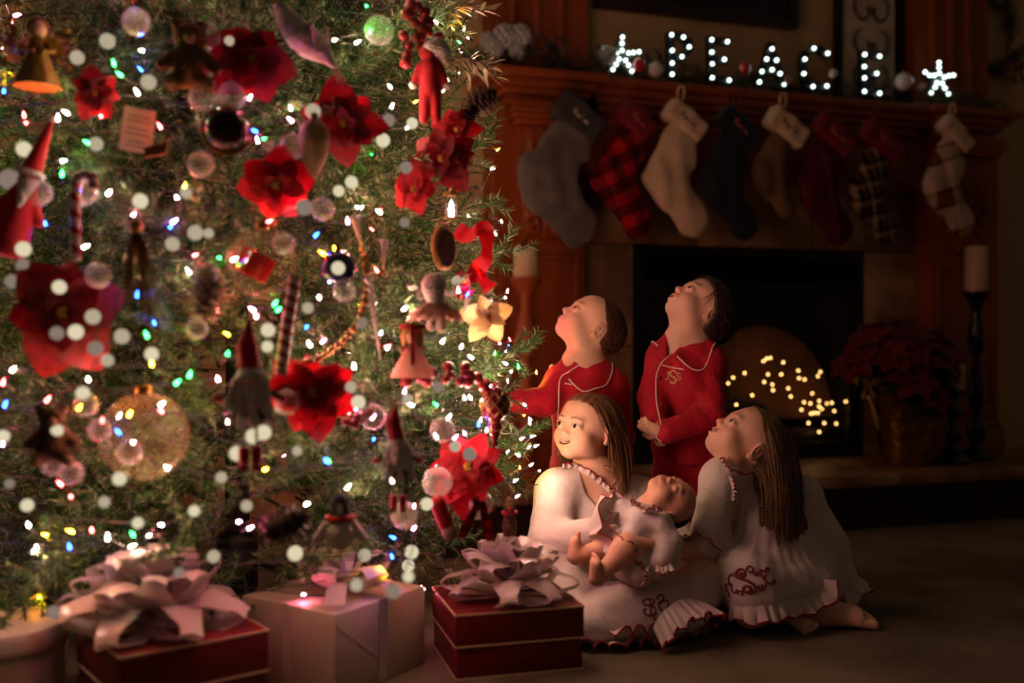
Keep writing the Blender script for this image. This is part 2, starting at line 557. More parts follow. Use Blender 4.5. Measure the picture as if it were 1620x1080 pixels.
def pilaster(a0, a1):
    b = MB(); b.box(a0, a1, .10, .26, .21, 1.63)
    p = b.build('pilaster', M_wood, fire)
    c = (a0+a1)/2
    b = MB(); b.box(a0-.02, a1+.02, .075, .26, .21, .33, .006); b.box(a0-.012, a1+.012, .085, .26, .33, .355, .005)
    b.build('plinth', M_wood, p)
    # raised frame on the shaft
    b = MB()
    for (x0, x1, z0, z1) in ((a0+.02, a0+.045, .40, 1.06), (a1-.045, a1-.02, .40, 1.06), (a0+.045, a1-.045, .40, .425), (a0+.045, a1-.045, 1.035, 1.06)):
        b.box(x0, x1, .088, .102, z0, z1, .003)
    b.build('shaft_moulding', M_wood, p)
    # capital
    for z0, z1, o in ((1.545, 1.565, .0), (1.565, 1.585, -.012), (1.585, 1.60, -.02), (1.60, 1.628, -.008)):
        b = MB(); b.box(a0+.06+o, a1-.06-o, .01+o, .11, z0, z1, .003)
        b.build('capital', M_woodh, p)
    # carved console bracket: S profile with leaf ribs
    prof = [(1.545, .035), (1.50, .02), (1.45, .018), (1.40, .03), (1.34, .052), (1.27, .07), (1.20, .078), (1.15, .072), (1.12, .085), (1.10, .10)]
    G = []
    for z, bb in prof:
        row = []
        for k in range(17):
            t = k/16*2-1
            rib = .012*abs(math.sin(t*math.pi*2.5))*(1 if 1.12 < z < 1.53 else .2)
            w = (.105 - .0*z) * (1-.25*max(0, (1.3-z)/.2))
            row.append((c+t*w, bb + .02*t*t - rib, z))
        G.append(row)
    b = MB(); b.grid(G)
    # close sides back to the pilaster face
    L = [[r_[0], (r_[0][0], .102, r_[0][2])] for r_ in G]; Rr = [[r_[-1], (r_[-1][0], .102, r_[-1][2])] for r_ in G]
    b.grid(L); b.grid(Rr)
    b.build('console', M_wood, p)
    for j, zz in enumerate((1.46, 1.40, 1.34, 1.28, 1.22, 1.16)):
        b = MB()
        for sgn in (-1, 1):
            b.tube([(c+sgn*.012, .03+.05*(1.5-zz)/.34, zz+.02), (c+sgn*.045, .018+.05*(1.5-zz)/.34, zz-.01), (c+sgn*.085, .04+.05*(1.5-zz)/.34, zz-.055)], [.006, .013, .004], 6)
        b.build('carved_leaf', M_wood, p)
pilaster(.03, .40); pilaster(2.07, 2.44)
# marble surround slabs around the opening
slabs = [(.40, .655, .21, .70), (.40, .655, .704, 1.118), (1.79, 2.07, .21, .70), (1.79, 2.07, .704, 1.118),
         (.40, .95, 1.122, 1.41), (.954, 1.51, 1.122, 1.41), (1.514, 2.07, 1.122, 1.41)]
b = MB(); b.box(.40, .655, .21, .26, .21, 1.41); b.box(1.79, 2.07, .21, .26, .21, 1.41); b.box(.655, 1.79, .21, .26, 1.12, 1.41)
b.build('surround_backing', M_grout, fire)
for i, (a0, a1, z0, z1) in enumerate(slabs):
    b = MB(); b.box(a0+.001, a1-.001, .195, .215, z0+.001, z1-.001, .002)
    b.build('marble_slab', M_marble if i % 2 else M_marble2, fire)

# firebox insert
ins = thing('fireplace_insert', 'black metal fireplace insert with glass doors and louvred hood', 'fireplace insert', FP0, FROT)
b = MB()
b.box(.657, .70, .20, .245, .21, 1.115); b.box(1.745, 1.788, .20, .245, .21, 1.115); b.box(.70, 1.745, .20, .245, 1.085, 1.115); b.box(.70, 1.745, .20, .245, .21, .25)
b.build('frame', M_black, ins)
b = MB(); b.box(.66, .67, .245, .85, .21, 1.115); b.box(1.776, 1.786, .245, .85, .21, 1.115); b.box(.67, 1.776, .245, .85, .20, .21); b.box(.67, 1.776, .245, .85, 1.112, 1.122); b.box(.66, 1.786, .85, .86, .2, 1.12)
b.build('firebox', mat('sooty firebox', '#15110f', .8, col2='#0c0a09', nscale=6), ins)
for k in range(3):
    b = MB(); z = .985+k*.034
    b.prism([(.205, z), (.225, z+.022), (.232, z+.022), (.212, z)], .70, 1.745, 'x')
    b.build('louvre', M_black, ins)
b = MB(); b.box(.70, 1.745, .208, .235, .945, .975, .004)
b.build('hood_rail', M_black, ins)
for a0, a1 in ((.703, 1.742),):
    b = MB()
    for (x0, x1, z0, z1) in ((a0, a0+.022, .25, .945), (a1-.022, a1, .25, .945), (a0+.022, a1-.022, .25, .275), (a0+.022, a1-.022, .92, .945)):
        b.box(x0, x1, .212, .23, z0, z1, .003)
    d = b.build('glass_door', M_black, ins)
    b = MB(); b.box(a0+.022, a1-.022, .219, .223, .275, .92)
    b.build('pane', mat('smoked door glass', '#3a3632', .04, spec=.5, alpha=.16), d)
    b = MB(); xh = a1-.011 if a0 < 1 else a0+.011
    b.tube([(xh, .212, .62), (xh, .19, .62), (xh, .19, .54), (xh, .212, .54)], .006, 8)
    b.build('handle', mat('dull brass', '#6b5128', .35, metal=.9), d)
# arched panel added as the glow reflected in the glass; low burner tray
M_arch_glow = mat('tan glass reflection', '#8f6040', .9, col2='#6e4830', nscale=7, bump=.2, bscale=60)
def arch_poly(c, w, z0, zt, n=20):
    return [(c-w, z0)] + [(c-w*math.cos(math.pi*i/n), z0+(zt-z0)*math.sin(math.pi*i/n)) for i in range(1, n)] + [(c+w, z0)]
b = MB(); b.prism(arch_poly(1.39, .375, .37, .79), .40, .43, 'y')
b.build('reflection_arch', M_arch_glow, ins)
b = MB(); b.box(.72, 1.74, .31, .40, .212, .33, .01)
b.build('burner_tray', mat('blue black steel', '#12131d', .5), ins)
M_log = mat('charred log', '#2a1a12', .95, col2='#120b08', nscale=14, bump=.8, bscale=40)
for i, (a0, b0, z0, a1, b1, z1, r) in enumerate(((.86, .345, .37, 1.34, .345, .38, .045), (.90, .35, .44, 1.16, .34, .52, .038), (1.14, .345, .44, 1.36, .345, .41, .035), (.92, .345, .52, 1.12, .35, .60, .032))):
    b = MB(); n = 8
    b.tube([(a0+(a1-a0)*t/n, b0+(b1-b0)*t/n, z0+(z1-z0)*t/n+.008*math.sin(t*2.1+i)) for t in range(n+1)], [r*(1+.12*math.sin(t*1.7+i)) for t in range(n+1)], 10)
    b.build('log', M_log, ins)
# warm fairy lights heaped on the logs
fl = thing('fairy_light_string', 'string of tiny warm fairy lights heaped over the fireplace logs', 'light string', FP0, FROT)
M_fairy = glow('fairy bulb', '#ffc070', 14.0)
bm_f = MB().ball((0, 0, 0), .0040, 10, 6).mesh('bulb')
fpts = [(1213, 567), (1208, 571), (1239, 573), (1178, 590), (1160, 597), (1215, 592), (1236, 592), (1263, 586), (1264, 598), (1273, 600), (1298, 588), (1294, 595), (1209, 604), (1222, 608), (1223, 617), (1247, 614), (1251, 627), (1285, 622), (1272, 636), (1282, 638), (1296, 634), (1308, 638), (1316, 637), (1296, 643), (1300, 647), (1268, 648), (1320, 650), (1283, 654), (1288, 653), (1294, 653), (1279, 669), (1304, 669), (1323, 670), (1296, 683), (1338, 635), (1219, 566), (1152, 606), (1190, 625), (1165, 640)]
wire = []
for i, (u, v) in enumerate(fpts):
    bb = .285+.012*math.sin(i*1.9)
    a, z = fpx(u, v, bb)
    link('bulb', bm_f, M_fairy, fl, (a, bb, z))
    wire.append((a, bb+.008, z+.003))
b = MB(); b.tube(arc_path(wire, 140), .0009, 4)
b.build('wire', mat('copper wire', '#4a2a18', .4, metal=.8), fl)

# over-mantel: wooden columns, dark picture
om = thing('overmantel', 'reddish oak over-mantel columns rising above the mantel shelf', 'panelling', FP0, FROT)
for a0, a1 in ((.03, .44), (2.03, 2.44)):
    b = MB(); b.box(a0, a1, .16, .262, 1.754, 3.0)
    c_ = b.build('column', M_wood, om)
    b = MB(); b.box(a0-.02, a1+.02, .135, .262, 1.754, 1.80, .005); b.build('column_base', M_wood, c_)
    for k in range(3):
        x = a0+.09+k*.10
        b = MB(); b.tube([(x, .158, 1.84), (x, .158, 2.95)], .022, 8); b.build('reed', M_wood, c_)
pic = thing('wall_screen', 'large dark framed screen hung on the tan wall above the lit letters', 'screen', FP0, FROT)
b = MB()
for (x0, x1, z0, z1) in ((.50, 1.46, 2.09, 2.13), (.50, 1.46, 2.70, 2.74), (.50, .54, 2.13, 2.70), (1.42, 1.46, 2.13, 2.70)):
    b.box(x0, x1, .205, .258, z0, z1, .005)
b.build('frame', mat('dark walnut frame', '#22110a', .4), pic)
b = MB(); b.box(.54, 1.42, .225, .25, 2.13, 2.70); b.build('screen', mat('dark screen', '#120a08', .25), pic)
# pale ribbed panel with iron scrollwork between picture and column
pan = thing('scroll_panel', 'tall pale ribbed panel with dark iron scrollwork on the mantel', 'panel', FP0, FROT)
M_pale = mat('pale ribbed fabric', '#cdbfa6', .8, col2='#b9a98d', nscale=9)
for k in range(14):
    b = MB(); x = 1.70+k*.0205
    b.tube([(x, .232, 1.78), (x, .232, 2.75)], .0098, 6); b.build('rib', M_pale, pan)
M_iron = mat('dark iron', '#1c1512', .5, metal=.5)
b = MB(); b.box(1.66, 1.688, .212, .25, 1.755, 2.78, .003); b.box(1.99, 2.018, .212, .25, 1.755, 2.78, .003); b.box(1.688, 1.99, .212, .25, 1.755, 1.785, .003); b.box(1.688, 1.99, .212, .25, 2.75, 2.78, .003)
b.build('frame', M_iron, pan)
for k in range(6):
    z = 1.82+k*.155
    for sx in (1, -1):
        b = MB()
        cx = 1.839
        pts = [(cx+sx*(.008+.05*t/18*math.cos(t*.45)+.055*t/18), .215, z+.075+.07*t/18*math.sin(t*.45)) for t in range(19)]
        b.tube(pts, .0045, 6); b.build('scroll', M_iron, pan)
# glazed wall sconce light that faintly lights panel: none
# ================================================================ TREE KIT
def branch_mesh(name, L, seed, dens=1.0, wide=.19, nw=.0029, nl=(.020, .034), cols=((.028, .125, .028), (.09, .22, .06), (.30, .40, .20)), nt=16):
    r = np.random.default_rng(seed)
    segs = []      # (p, q, needle density per metre)
    def curve(p, d, ln, sag, n):
        pts = [np.array(p, float)]; d = np.array(d, float); d /= np.linalg.norm(d)
        for i in range(n):
            d = d+np.array([0, 0, sag])/n+r.normal(0, .05, 3); d /= np.linalg.norm(d)
            pts.append(pts[-1]+d*ln/n)
        return pts
    main = curve((0, 0, 0), (1, 0, .02), L, .25, 8)
    twigs = [main]
    for i in range(nt):
        t = .22+.74*i/(nt-1)
        k = t*8; j = min(int(k), 7); p = main[j]+(main[j+1]-main[j])*(k-j)
        s = 1 if i % 2 else -1
        ln = wide*(1.05-.72*t)*r.uniform(.85, 1.2)
        a = r.uniform(.65, .95)
        twigs.append(curve(p, (math.cos(a), s*math.sin(a), r.uniform(-.55, .55)), ln, r.uniform(.1, .5), 4))
    V = []; C = []; bark = MB()
    for ti, tw in enumerate(twigs):
        tot = len(tw)-1
        bark.tube([tuple(p) for p in tw], [.0045*(1-.6*i/tot) if ti == 0 else .0022 for i in range(tot+1)], 4, caps=False)
        for i in range(tot):
            p, q = tw[i], tw[i+1]; t_ = (q-p); ln = np.linalg.norm(t_); t_ = t_/ln
            n = int(ln*760*dens)
            if ti == 0 and i < 1: n //= 3
            s = r.uniform(0, 1, n)
            base = p+s[:, None]*(q-p)
            rad = r.normal(0, 1, (n, 3)); rad -= (rad@t_)[:, None]*t_; rad /= np.linalg.norm(rad, axis=1)[:, None]+1e-9
            dr = t_*r.uniform(.45, 1.0, n)[:, None]+rad*r.uniform(.6, 1.0, n)[:, None]; dr /= np.linalg.norm(dr, axis=1)[:, None]
            ll = r.uniform(*nl, n)
            sd = np.cross(dr, r.normal(0, 1, (n, 3))); sd /= np.linalg.norm(sd, axis=1)[:, None]+1e-9
            V.append(np.stack([base-sd*nw/2, base+sd*nw/2, base+dr*ll[:, None]], 1).reshape(-1, 3))
            tipness = (i+1)/tot
            f = r.uniform(0, 1, n)
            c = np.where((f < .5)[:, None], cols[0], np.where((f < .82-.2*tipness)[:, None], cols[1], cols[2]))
            C.append(np.repeat(c, 3, 0))
    V = np.concatenate(V); C = np.concatenate(C)
    bv = np.array(bark.v); nb = len(bv)
    P = np.concatenate([bv, V])
    faces = [tuple(f) for f in bark.f]
    tri = (np.arange(len(V)).reshape(-1, 3)+nb)
    me = bpy.data.meshes.new(name)
    me.from_pydata(P.tolist(), [], faces+[tuple(t) for t in tri.tolist()])
    color_attr(me, np.concatenate([np.tile((.07, .045, .025), (nb, 1)), C]))
    me.update()
    return me
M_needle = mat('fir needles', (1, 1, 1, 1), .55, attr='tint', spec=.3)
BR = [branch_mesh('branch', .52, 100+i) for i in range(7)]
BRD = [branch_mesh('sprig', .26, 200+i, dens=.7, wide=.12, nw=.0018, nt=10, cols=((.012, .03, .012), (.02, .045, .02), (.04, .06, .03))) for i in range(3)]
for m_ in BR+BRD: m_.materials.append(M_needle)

# ================================================================ FIREPLACE DECOR
M_led = glow('cool white bulb', (.78, 1.0, .93), 7.0)
led_me = MB().ball((0, 0, 0), .0066, 10, 6).mesh('bulb'); led_me.materials.append(M_led)
M_sign = mat('black letter shell', '#0d0d0f', .5)
M_signw = mat('grey star shell', '#3c403c', .5)
def lit_shape(name, label, cat, polys, bulbs, bface, m, depth=.03):
    t = thing(name, label, cat, FP0, FROT)
    b = MB()
    for p in polys: b.prism(p, bface, bface+depth, 'y')
    b.build('shell', m, t, smooth=False)
    for (u, v) in bulbs:
        a, z = fpx(u, v, bface-.006)
        link('bulb', led_me, M_led, t, (a, bface-.006, z))
    return t
def crop5(l): return [(900+x/3.24, y/3.24) for x, y in l]
def crop2(l): return [(1160+x/2.7, y/2.7) for x, y in l]
BF = .055
def q(u, v): return fpx(u, v, BF)
def bar(u0, v0, u1, v1, w):
    (a0, z0), (a1, z1) = q(u0, v0), q(u1, v1)
    dx, dz = a1-a0, z1-z0; l = math.hypot(dx, dz); nx, nz = -dz/l*w/2, dx/l*w/2
    ex, ez = dx/l*w/2, dz/l*w/2
    return [(a0-ex+nx, z0-ez+nz), (a1+ex+nx, z1+ez+nz), (a1+ex-nx, z1+ez-nz), (a0-ex-nx, z0-ez-nz)]
W = .026
lit_shape('marquee_letter', 'black letter P with white bulbs, first letter on the mantel', 'letter',
    [bar(1062, 55, 1063, 118, W), bar(1062, 55, 1080, 56, W), bar(1080, 56, 1091, 66, W), bar(1091, 66, 1091, 78, W), bar(1091, 78, 1079, 90, W), bar(1079, 90, 1064, 92, W)],
    crop5([(527, 178), (588, 190), (617, 240), (580, 290), (530, 258), (530, 323), (530, 380)]), BF, M_sign)
lit_shape('marquee_letter', 'black letter E with white bulbs, between the lit P and A', 'letter',
    [bar(1126, 62, 1127, 124, W), bar(1126, 62, 1152, 65, W), bar(1126, 94, 1148, 94, W), bar(1127, 123, 1154, 127, W)],
    crop5([(733, 203), (813, 213), (733, 267), (797, 304), (735, 327), (735, 398), (822, 411)]), BF, M_sign)
lit_shape('marquee_letter', 'black letter A with white bulbs at the middle of the lit word', 'letter',
    [bar(1221, 72, 1203, 130, W), bar(1221, 72, 1240, 133, W), bar(1211, 111, 1233, 114, W)],
    crop5([(1042, 250), (1014, 303), (1065, 308), (990, 366), (1042, 357), (1083, 377), (977, 420), (1103, 431)]), BF, M_sign)
lit_shape('marquee_letter', 'black letter C with white bulbs, fourth letter on the mantel', 'letter',
    [bar(1309, 86, 1300, 78, W), bar(1300, 78, 1288, 76, W), bar(1288, 76, 1276, 85, W), bar(1276, 85, 1272, 96, W), bar(1272, 96, 1272, 117, W), bar(1272, 117, 1278, 132, W), bar(1278, 132, 1290, 138, W), bar(1290, 138, 1309, 135, W)],
    crop5([(1257, 247), (1327, 273), (1210, 303), (1205, 377), (1252, 443), (1323, 440)]), BF, M_sign)
lit_shape('marquee_letter', 'black letter E with white bulbs, last letter beside the white ball', 'letter',
    [bar(1367, 84, 1368, 146, W), bar(1367, 85, 1392, 88, W), bar(1367, 115, 1388, 116, W), bar(1368, 146, 1392, 148, W)],
    crop5([(1517, 279), (1593, 288), (1515, 341), (1578, 376), (1516, 399), (1516, 468), (1593, 478)]), BF, M_sign)
def star_poly(u, v, r, tilt):
    a, z = q(u, v)
    return [[(a+(r if k % 2 == 0 else r*.34)*math.sin(k*math.pi/5+tilt), z+(r if k % 2 == 0 else r*.34)*math.cos(k*math.pi/5+tilt)) for k in range(10)]]
lit_shape('lit_star', 'bright star of cool white bulbs before the lit letter P', 'star', star_poly(983, 88, .098, .05),
    crop5([(275, 190), (273, 222), (187, 246), (218, 260), (246, 272), (307, 271), (331, 269), (360, 265), (273, 258), (258, 303), (291, 309), (243, 329), (306, 334), (226, 356), (323, 364)]), BF, M_signw)
lit_shape('lit_star', 'smaller star of cool white bulbs after the white ball', 'star', star_poly(1486, 125, .085, .05),
    crop2([(879, 267), (879, 288), (820, 308), (839, 322), (859, 322), (881, 313), (902, 329), (922, 323), (941, 321), (870, 353), (893, 356), (863, 372), (905, 376), (846, 397), (919, 401)]), BF, M_signw)
# garland along the shelf
gar = thing('mantel_garland', 'dark evergreen garland lying along the mantel shelf behind the letters', 'garland', FP0, FROT)
for i in range(62):
    a = -.05+2.55*(i+RNG.random())/62
    o = link('sprig', BRD[i % 3], None, gar, (a-.08, .09+.05*RNG.random(), 1.772+.018*RNG.random()))
    o.rotation_euler = (RNG.uniform(-.6, .6), RNG.uniform(-.35, .1), RNG.uniform(-.9, .9)+(math.pi if i % 2 else 0))
    s = RNG.uniform(.55, .8); o.scale = (s, s, s)
def ball_ornament(label, a, b, z, r, m, cap=True):
    t = thing('bauble', label, 'bauble', fpt(a, b, z))
    MB().ball((0, 0, 0), r, 20, 12).build('ball', m, t)
    MB().lathe([(r*.2, 0), (r*.2, r*.22), (r*.1, r*.25)], 12, (0, 0, r*.95)).build('cap', mat('gold cap', '#b08a40', .3, metal=1), t)
    return t
M_redg = mat('red glass', '#b00d12', .12, spec=.8, coat=.5)
M_pearl = mat('pearl white', '#d8cfc4', .3, coat=.3)
M_pearlm = mat('matte cream', '#cbbfae', .7)
for u, v, r, m, l in ((1011, 103, .027, M_redg, 'shiny red bauble next to the brightest star on the mantel'), (1037, 110, .029, M_pearlm, 'cream bauble just left of the lit P'),
                      (1178, 108, .026, M_redg, 'red bauble on the garland between the lit E and A'), (1430, 129, .038, M_pearl, 'large white ball between the last lit E and the star'),
                      (1459, 137, .016, M_pearlm, 'tiny cream ball beside the large white ball'), (1246, 126, .013, M_redg, 'tiny red berry ball beside the lit A'), (1318, 116, .018, M_pearlm, 'small cream ball on the garland beside the lit C')):
    a, z = fpx(u, v, .035); ball_ornament(l, a, .035, z, r, m)
# frosted white flower heads at the left end of the garland
M_frost = mat('frosted petals', '#b9bfb4', .8, col2='#8f968c', nscale=30)
for (u, v, r, l) in ((798, 58, .05, 'largest frosted white pompom flower at the garland end'), (822, 57, .047, 'frosted white pompom flower touching the black bow'), (782, 78, .038, 'dull frosted pompom flower low on the garland end by tree'), (818, 82, .036, 'small frosted pompom flower below the white pair on garland'), (772, 64, .034, 'grey frosted pompom flower half behind the tree spray'), (962, 88, .04, 'frosted white flower tucked behind the first lit star')):
    a, z = fpx(u, v, .06)
    t = thing('pompom_flower', l, 'flower', fpt(a, .06, z))
    b = MB()
    for k in range(46):
        y = 1-2*(k+.5)/46; rr = math.sqrt(1-y*y); ph = k*2.399
        c = Vector((rr*math.cos(ph), rr*math.sin(ph), y))
        b.ball(c*r*.8, r*.24, 6, 4)
    b.build('petals', M_frost, t)
    MB().tube([(0, 0, -r*.6), (.01, .01, -r*1.6)], .004, 6).build('stem', M_needle if False else mat('green stem', '#1d2b14', .7), t)
# black bow on garland
def ribbon_bow(name, label, loc, s, m, rot=(0, 0, 0), tails=True, group=None):
    t = thing(name, label, 'bow', loc, rot, group)
    w = .28*s
    for sx in (-1, 1):
        G = []
        for i in range(13):
            a = i/12*2*math.pi
            x = sx*(s*.5-s*.5*math.cos(a)) * .5*2*.55
            z = s*.26*math.sin(a)
            G.append([(x, -w/2*(.35+.65*math.sin(a/2)), z), (x, 0, z*1.04), (x, w/2*(.35+.65*math.sin(a/2)), z)])
        MB().grid(G).build('loop', m, t)
        if tails:
            G = [[(sx*(.02*s+.34*s*f)+.03*s*math.sin(f*7), -w*.45, -s*.95*f+.0), (sx*(.02*s+.34*s*f)+.22*s, -w*.45+.05*s*math.sin(f*5), -s*.9*f-.0)] for f in [i/7 for i in range(8)]]
            MB().grid(G).build('tail', m, t)
    MB().ball((0, 0, 0), s*.1, 10, 8, (1, 1.3, 1.1)).build('knot', m, t)
    return t
M_blackr = mat('black velvet ribbon', '#0e0c0e', .8, sheen=.3)
a, z = fpx(868, 72, .03); ribbon_bow('ribbon_bow', 'black velvet bow on the garland beside the frosted pompom flowers', fpt(a, .03, z), .13, M_blackr, FROT)
a, z = fpx(1044, 90, .11); ribbon_bow('ribbon_bow', 'black velvet bow on the garland between star and lit P', fpt(a, .11, z), .10, M_blackr, FROT, tails=False)

# stockings
def strokes_text(txt, h):
    """loose cursive strokes standing in for stitched names"""
    out = []; x = 0
    for ch in txt:
        w = h*.55
        if ch in 'lbhkdtf': out.append([(x, 0), (x+w*.6, h*.9), (x+w*.35, h), (x+w*.2, h*.3), (x+w*.5, 0), (x+w, h*.15)])
        elif ch in 'gyjpq': out.append([(x, h*.45), (x+w*.3, 0), (x+w*.7, h*.4), (x+w*.6, -h*.5), (x+w*.2, -h*.35), (x+w, h*.15)])
        elif ch.isupper(): out.append([(x, h), (x+w*.2, 0), (x+w*.3, h), (x+w, h*.8), (x+w*.5, h*.5), (x+w*1.1, h*.1)]); w *= 1.2
        else: out.append([(x, 0), (x+w*.4, h*.5), (x+w*.2, h*.1), (x+w*.6, h*.05), (x+w*.7, h*.5), (x+w, h*.1)])
        x += w
    return out, x
def stocking(label, anchor, m_body, m_cuff, m_loop, sx=1.0, sy=1.0, cuff=(.105, .055), cuffrot=-33, name=None, m_name=None, fur=0.0, bb=-.04, legdx=0.0):
    a, z = fpx(anchor[0], anchor[1], bb)
    t = thing('christmas_stocking', label, 'stocking', fpt(a, bb, z), FROT, 'stockings hung from the mantel')
    fl = (1, .42, 1)
    F = Field((-.22, -.06, -.64), (.16, .06, .0), .0062)
    dx = legdx
    p0 = (.008*sx, 0, -.15*sy); p1 = ((-.052+dx)*sx, 0, -.345*sy); p2 = ((.043+dx)*sx, 0, -.505*sy)
    F.cone(p0, p1, .064*sx, .078*sx, .02, flat=fl); F.cone(p1, p2, .078*sx, .06*sx, .03, flat=fl)
    F.warp(lambda X, Y, Z: .004*np.sin(X*70+Z*12)*np.cos(Z*9)+.0025*np.sin(Z*34+X*20))
    if fur: F.warp(lambda X, Y, Z: fur*np.sin(X*330+np.sin(Z*150)*2)*np.sin(Z*290+X*60))
    link('sock', F.mesh('sock'), m_body, t)
    ca = R(cuffrot)
    cw, chh = cuff
    ctr = (.016, 0, -.112)
    F = Field((-.16, -.07, -.32), (.2, .07, .02), .0062)
    F.box(ctr, (cw, .038, chh), .024, (0, -ca, 0))
    F.warp(lambda X, Y, Z: .003*np.sin(X*60-Z*30))
    if fur: F.warp(lambda X, Y, Z: fur*np.sin(X*330+np.sin(Z*150)*2)*np.sin(Z*290+X*60))
    c_ = link('cuff', F.mesh('cuff'), m_cuff, t)
    b = MB(); b.tube([(-.012, 0, -.06), (-.016, -.004, .0), (-.006, -.004, .026), (.008, -.004, .026), (.014, -.004, .0), (.0, 0, -.06)], .0045, 6)
    b.build('loop', m_loop, t)
    if name:
        st, wd = strokes_text(name, .022)
        b = MB()
        for s_ in st:
            pts = []
            for (x, y) in s_:
                lx, lz = x-wd/2, y-.011
                pts.append((ctr[0]+math.cos(ca)*lx-math.sin(ca)*lz, -.0395, ctr[2]+math.sin(ca)*lx+math.cos(ca)*lz))
            b.tube(arc_path(pts, 20), .0017, 4)
        b.build('stitched_name', m_name, c_)
    return t
M_greyfur = mat('grey faux fur', '#6f675a', .95, col2='#4f483e', nscale=14, bump=1, bscale=220, sheen=.4)
M_greycuff = mat('charcoal fur cuff', '#45413d', .95, col2='#34302d', nscale=14, bump=1, bscale=220)
M_creamk = mat('cream knit', '#d9bf9c', .9, bump=.6, bscale=180, col2='#cdb28d', nscale=10)
M_navy = mat('black velvet', '#0a0d14', .9, sheen=.1)
M_redc = mat('red felt cuff', '#6d0f14', .9, bump=.3, bscale=160)
M_whitec = mat('ivory cuff', '#cbb290', .9, bump=.3, bscale=160)
M_tanv = mat('tan patterned fabric', '#4a3420', .9, col2='#7a5a38', nscale=11, stretch=(1, 1, .3))
M_loopw = mat('ivory loop cord', '#c9ac84', .9)
M_buff = plaid('red buffalo check', '#a3101a', [(1, .5, 1, 'x', '#16080a', .55), (1, .5, 1, 'z', '#16080a', .72)], 11, R(28))
M_tart = plaid('dark red tartan', '#4d0d14', [(1, .0, .12, 'x', '#1c1216', .8), (1, .5, .56, 'x', '#7b4a4a', .5), (1, .0, .10, 'z', '#1c1216', .7), (1, .5, .53, 'z', '#7b4a4a', .4)], 17, R(12))
M_tart2 = plaid('black cream tartan', '#3a1416', [(1, .0, .25, 'x', '#a38a6e', .55), (1, .3, .5, 'x', '#120d10', .9), (1, .6, .66, 'x', '#8a7360', .7), (1, .0, .22, 'z', '#a38a6e', .35), (1, .35, .55, 'z', '#120d10', .7)], 14, R(14))
M_tart3 = plaid('cream brown tartan', '#7c4a33', [(1, .25, .8, 'x', '#cbb394', .6), (1, .18, .22, 'x', '#2c2018', .8), (1, .84, .88, 'x', '#2c2018', .8), (1, .3, .85, 'z', '#cbb394', .65), (1, .22, .26, 'z', '#2c2018', .8), (1, .9, .94, 'z', '#2c2018', .8)], 5.4, R(18))
M_stn = mat('pale stitching', '#b9aa92', .8); M_std = mat('brown stitching', '#6d5230', .8); M_str = mat('pink stitching', '#b36064', .8)
stocking('grey faux fur stocking, first from the tree', (908, 140), M_greyfur, M_greycuff, M_greycuff, 1.32, 1.02, (.105, .06), -36, 'Carter', M_stn, .0018, legdx=-.035)
stocking('red and black buffalo check stocking', (1000, 147), M_buff, M_redc, M_redc, 1.0, 1.0, (.078, .052), -40, 'James', M_str, legdx=-.02)
stocking('plain cream knit stocking with a turned-down cuff', (1077, 146), M_creamk, M_creamk, M_loopw, 1.12, 1.0, (.092, .048), -36, 'Benson', M_std)
stocking('plain black velvet stocking', (1160, 158), M_navy, M_navy, M_navy, 1.05, 1.0, (.09, .052), -40, 'Hunter', M_str)
stocking('tan patterned stocking with a square ivory cuff', (1238, 158), M_tanv, M_whitec, M_loopw, .80, .86, (.095, .05), -33, 'Brynlee', M_std, legdx=-.03)
stocking('dark red tartan stocking with red cuff and pink stitching', (1312, 172), M_tart, M_redc, M_redc, 1.05, 1.0, (.10, .052), -38, 'Jameson', M_str)
stocking('black and cream tartan stocking with red cuff', (1388, 182), M_tart2, M_redc, M_redc, .95, .98, (.105, .052), -32, 'Chase', M_str, legdx=.0)
stocking('cream and brown plaid stocking with ivory cuff, nearest the beige wall', (1506, 172), M_tart3, M_whitec, M_loopw, 1.05, .98, (.09, .042), -44, 'Ellie', M_stn, legdx=-.0)

# candlesticks on the hearth
M_candle = mat('ivory candle wax', '#cdb48c', .6, sss=.15, col2='#b99c70', nscale=6)
def candlestick(label, a, b_, h, ch, cr, m, zb=.21, turned=True):
    t = thing('candlestick', label, 'candlestick', fpt(a, b_, zb), FROT)
    k = h
    prof = [(.075, 0), (.078, .012), (.06, .03), (.03, .05), (.026, .07*k/.7), (.04, .10*k/.7), (.044, .13*k/.7), (.028, .17*k/.7), (.02, .2*k/.7), (.034, .24*k/.7), (.036, .30*k/.7), (.026, .36*k/.7), (.018, .42*k/.7), (.03, .46*k/.7), (.04, .50*k/.7), (.03, .56*k/.7), (.02, .6*k/.7), (.026, .64*k/.7), (.05, k-.02), (.062, k-.008), (.062, k), (.03, k)]
    MB().lathe(prof, 24).build('turned_stem', m, t)
    return t
def pillar_candle(label, a, b_, z, h, r):
    t = thing('pillar_candle', label, 'candle', fpt(a, b_, z), FROT)
    MB().lathe([(r, 0), (r, h-.006), (r-.004, h), (r*.6, h-.004), (.004, h-.007)], 24, wob=lambda a_, z_: 1+.02*math.sin(3*a_+z_*9)).build('wax', M_candle, t)
    MB().tube([(0, 0, h-.008), (.001, 0, h+.008)], .0013, 5).build('wick', mat('wick', '#1c1612', .9), t)
a, z = fpx(832, 440, -.1)
candlestick('turned oak candlestick behind the toddler, beside the tree', a, -.1, z-.21, 0, 0, M_wood)
pillar_candle('cream pillar candle on the oak candlestick near the tree', a, -.1, z, .108, .046)
a, z = fpx(1545, 461, -.05)
candlestick('tallest dark candlestick, by the beige wall', a, -.05, z-.21, 0, 0, M_blackg)
pillar_candle('tall ivory pillar candle below the cream plaid stocking', a, -.05, z, .195, .046)
a, z = fpx(1507, 616, -.15)
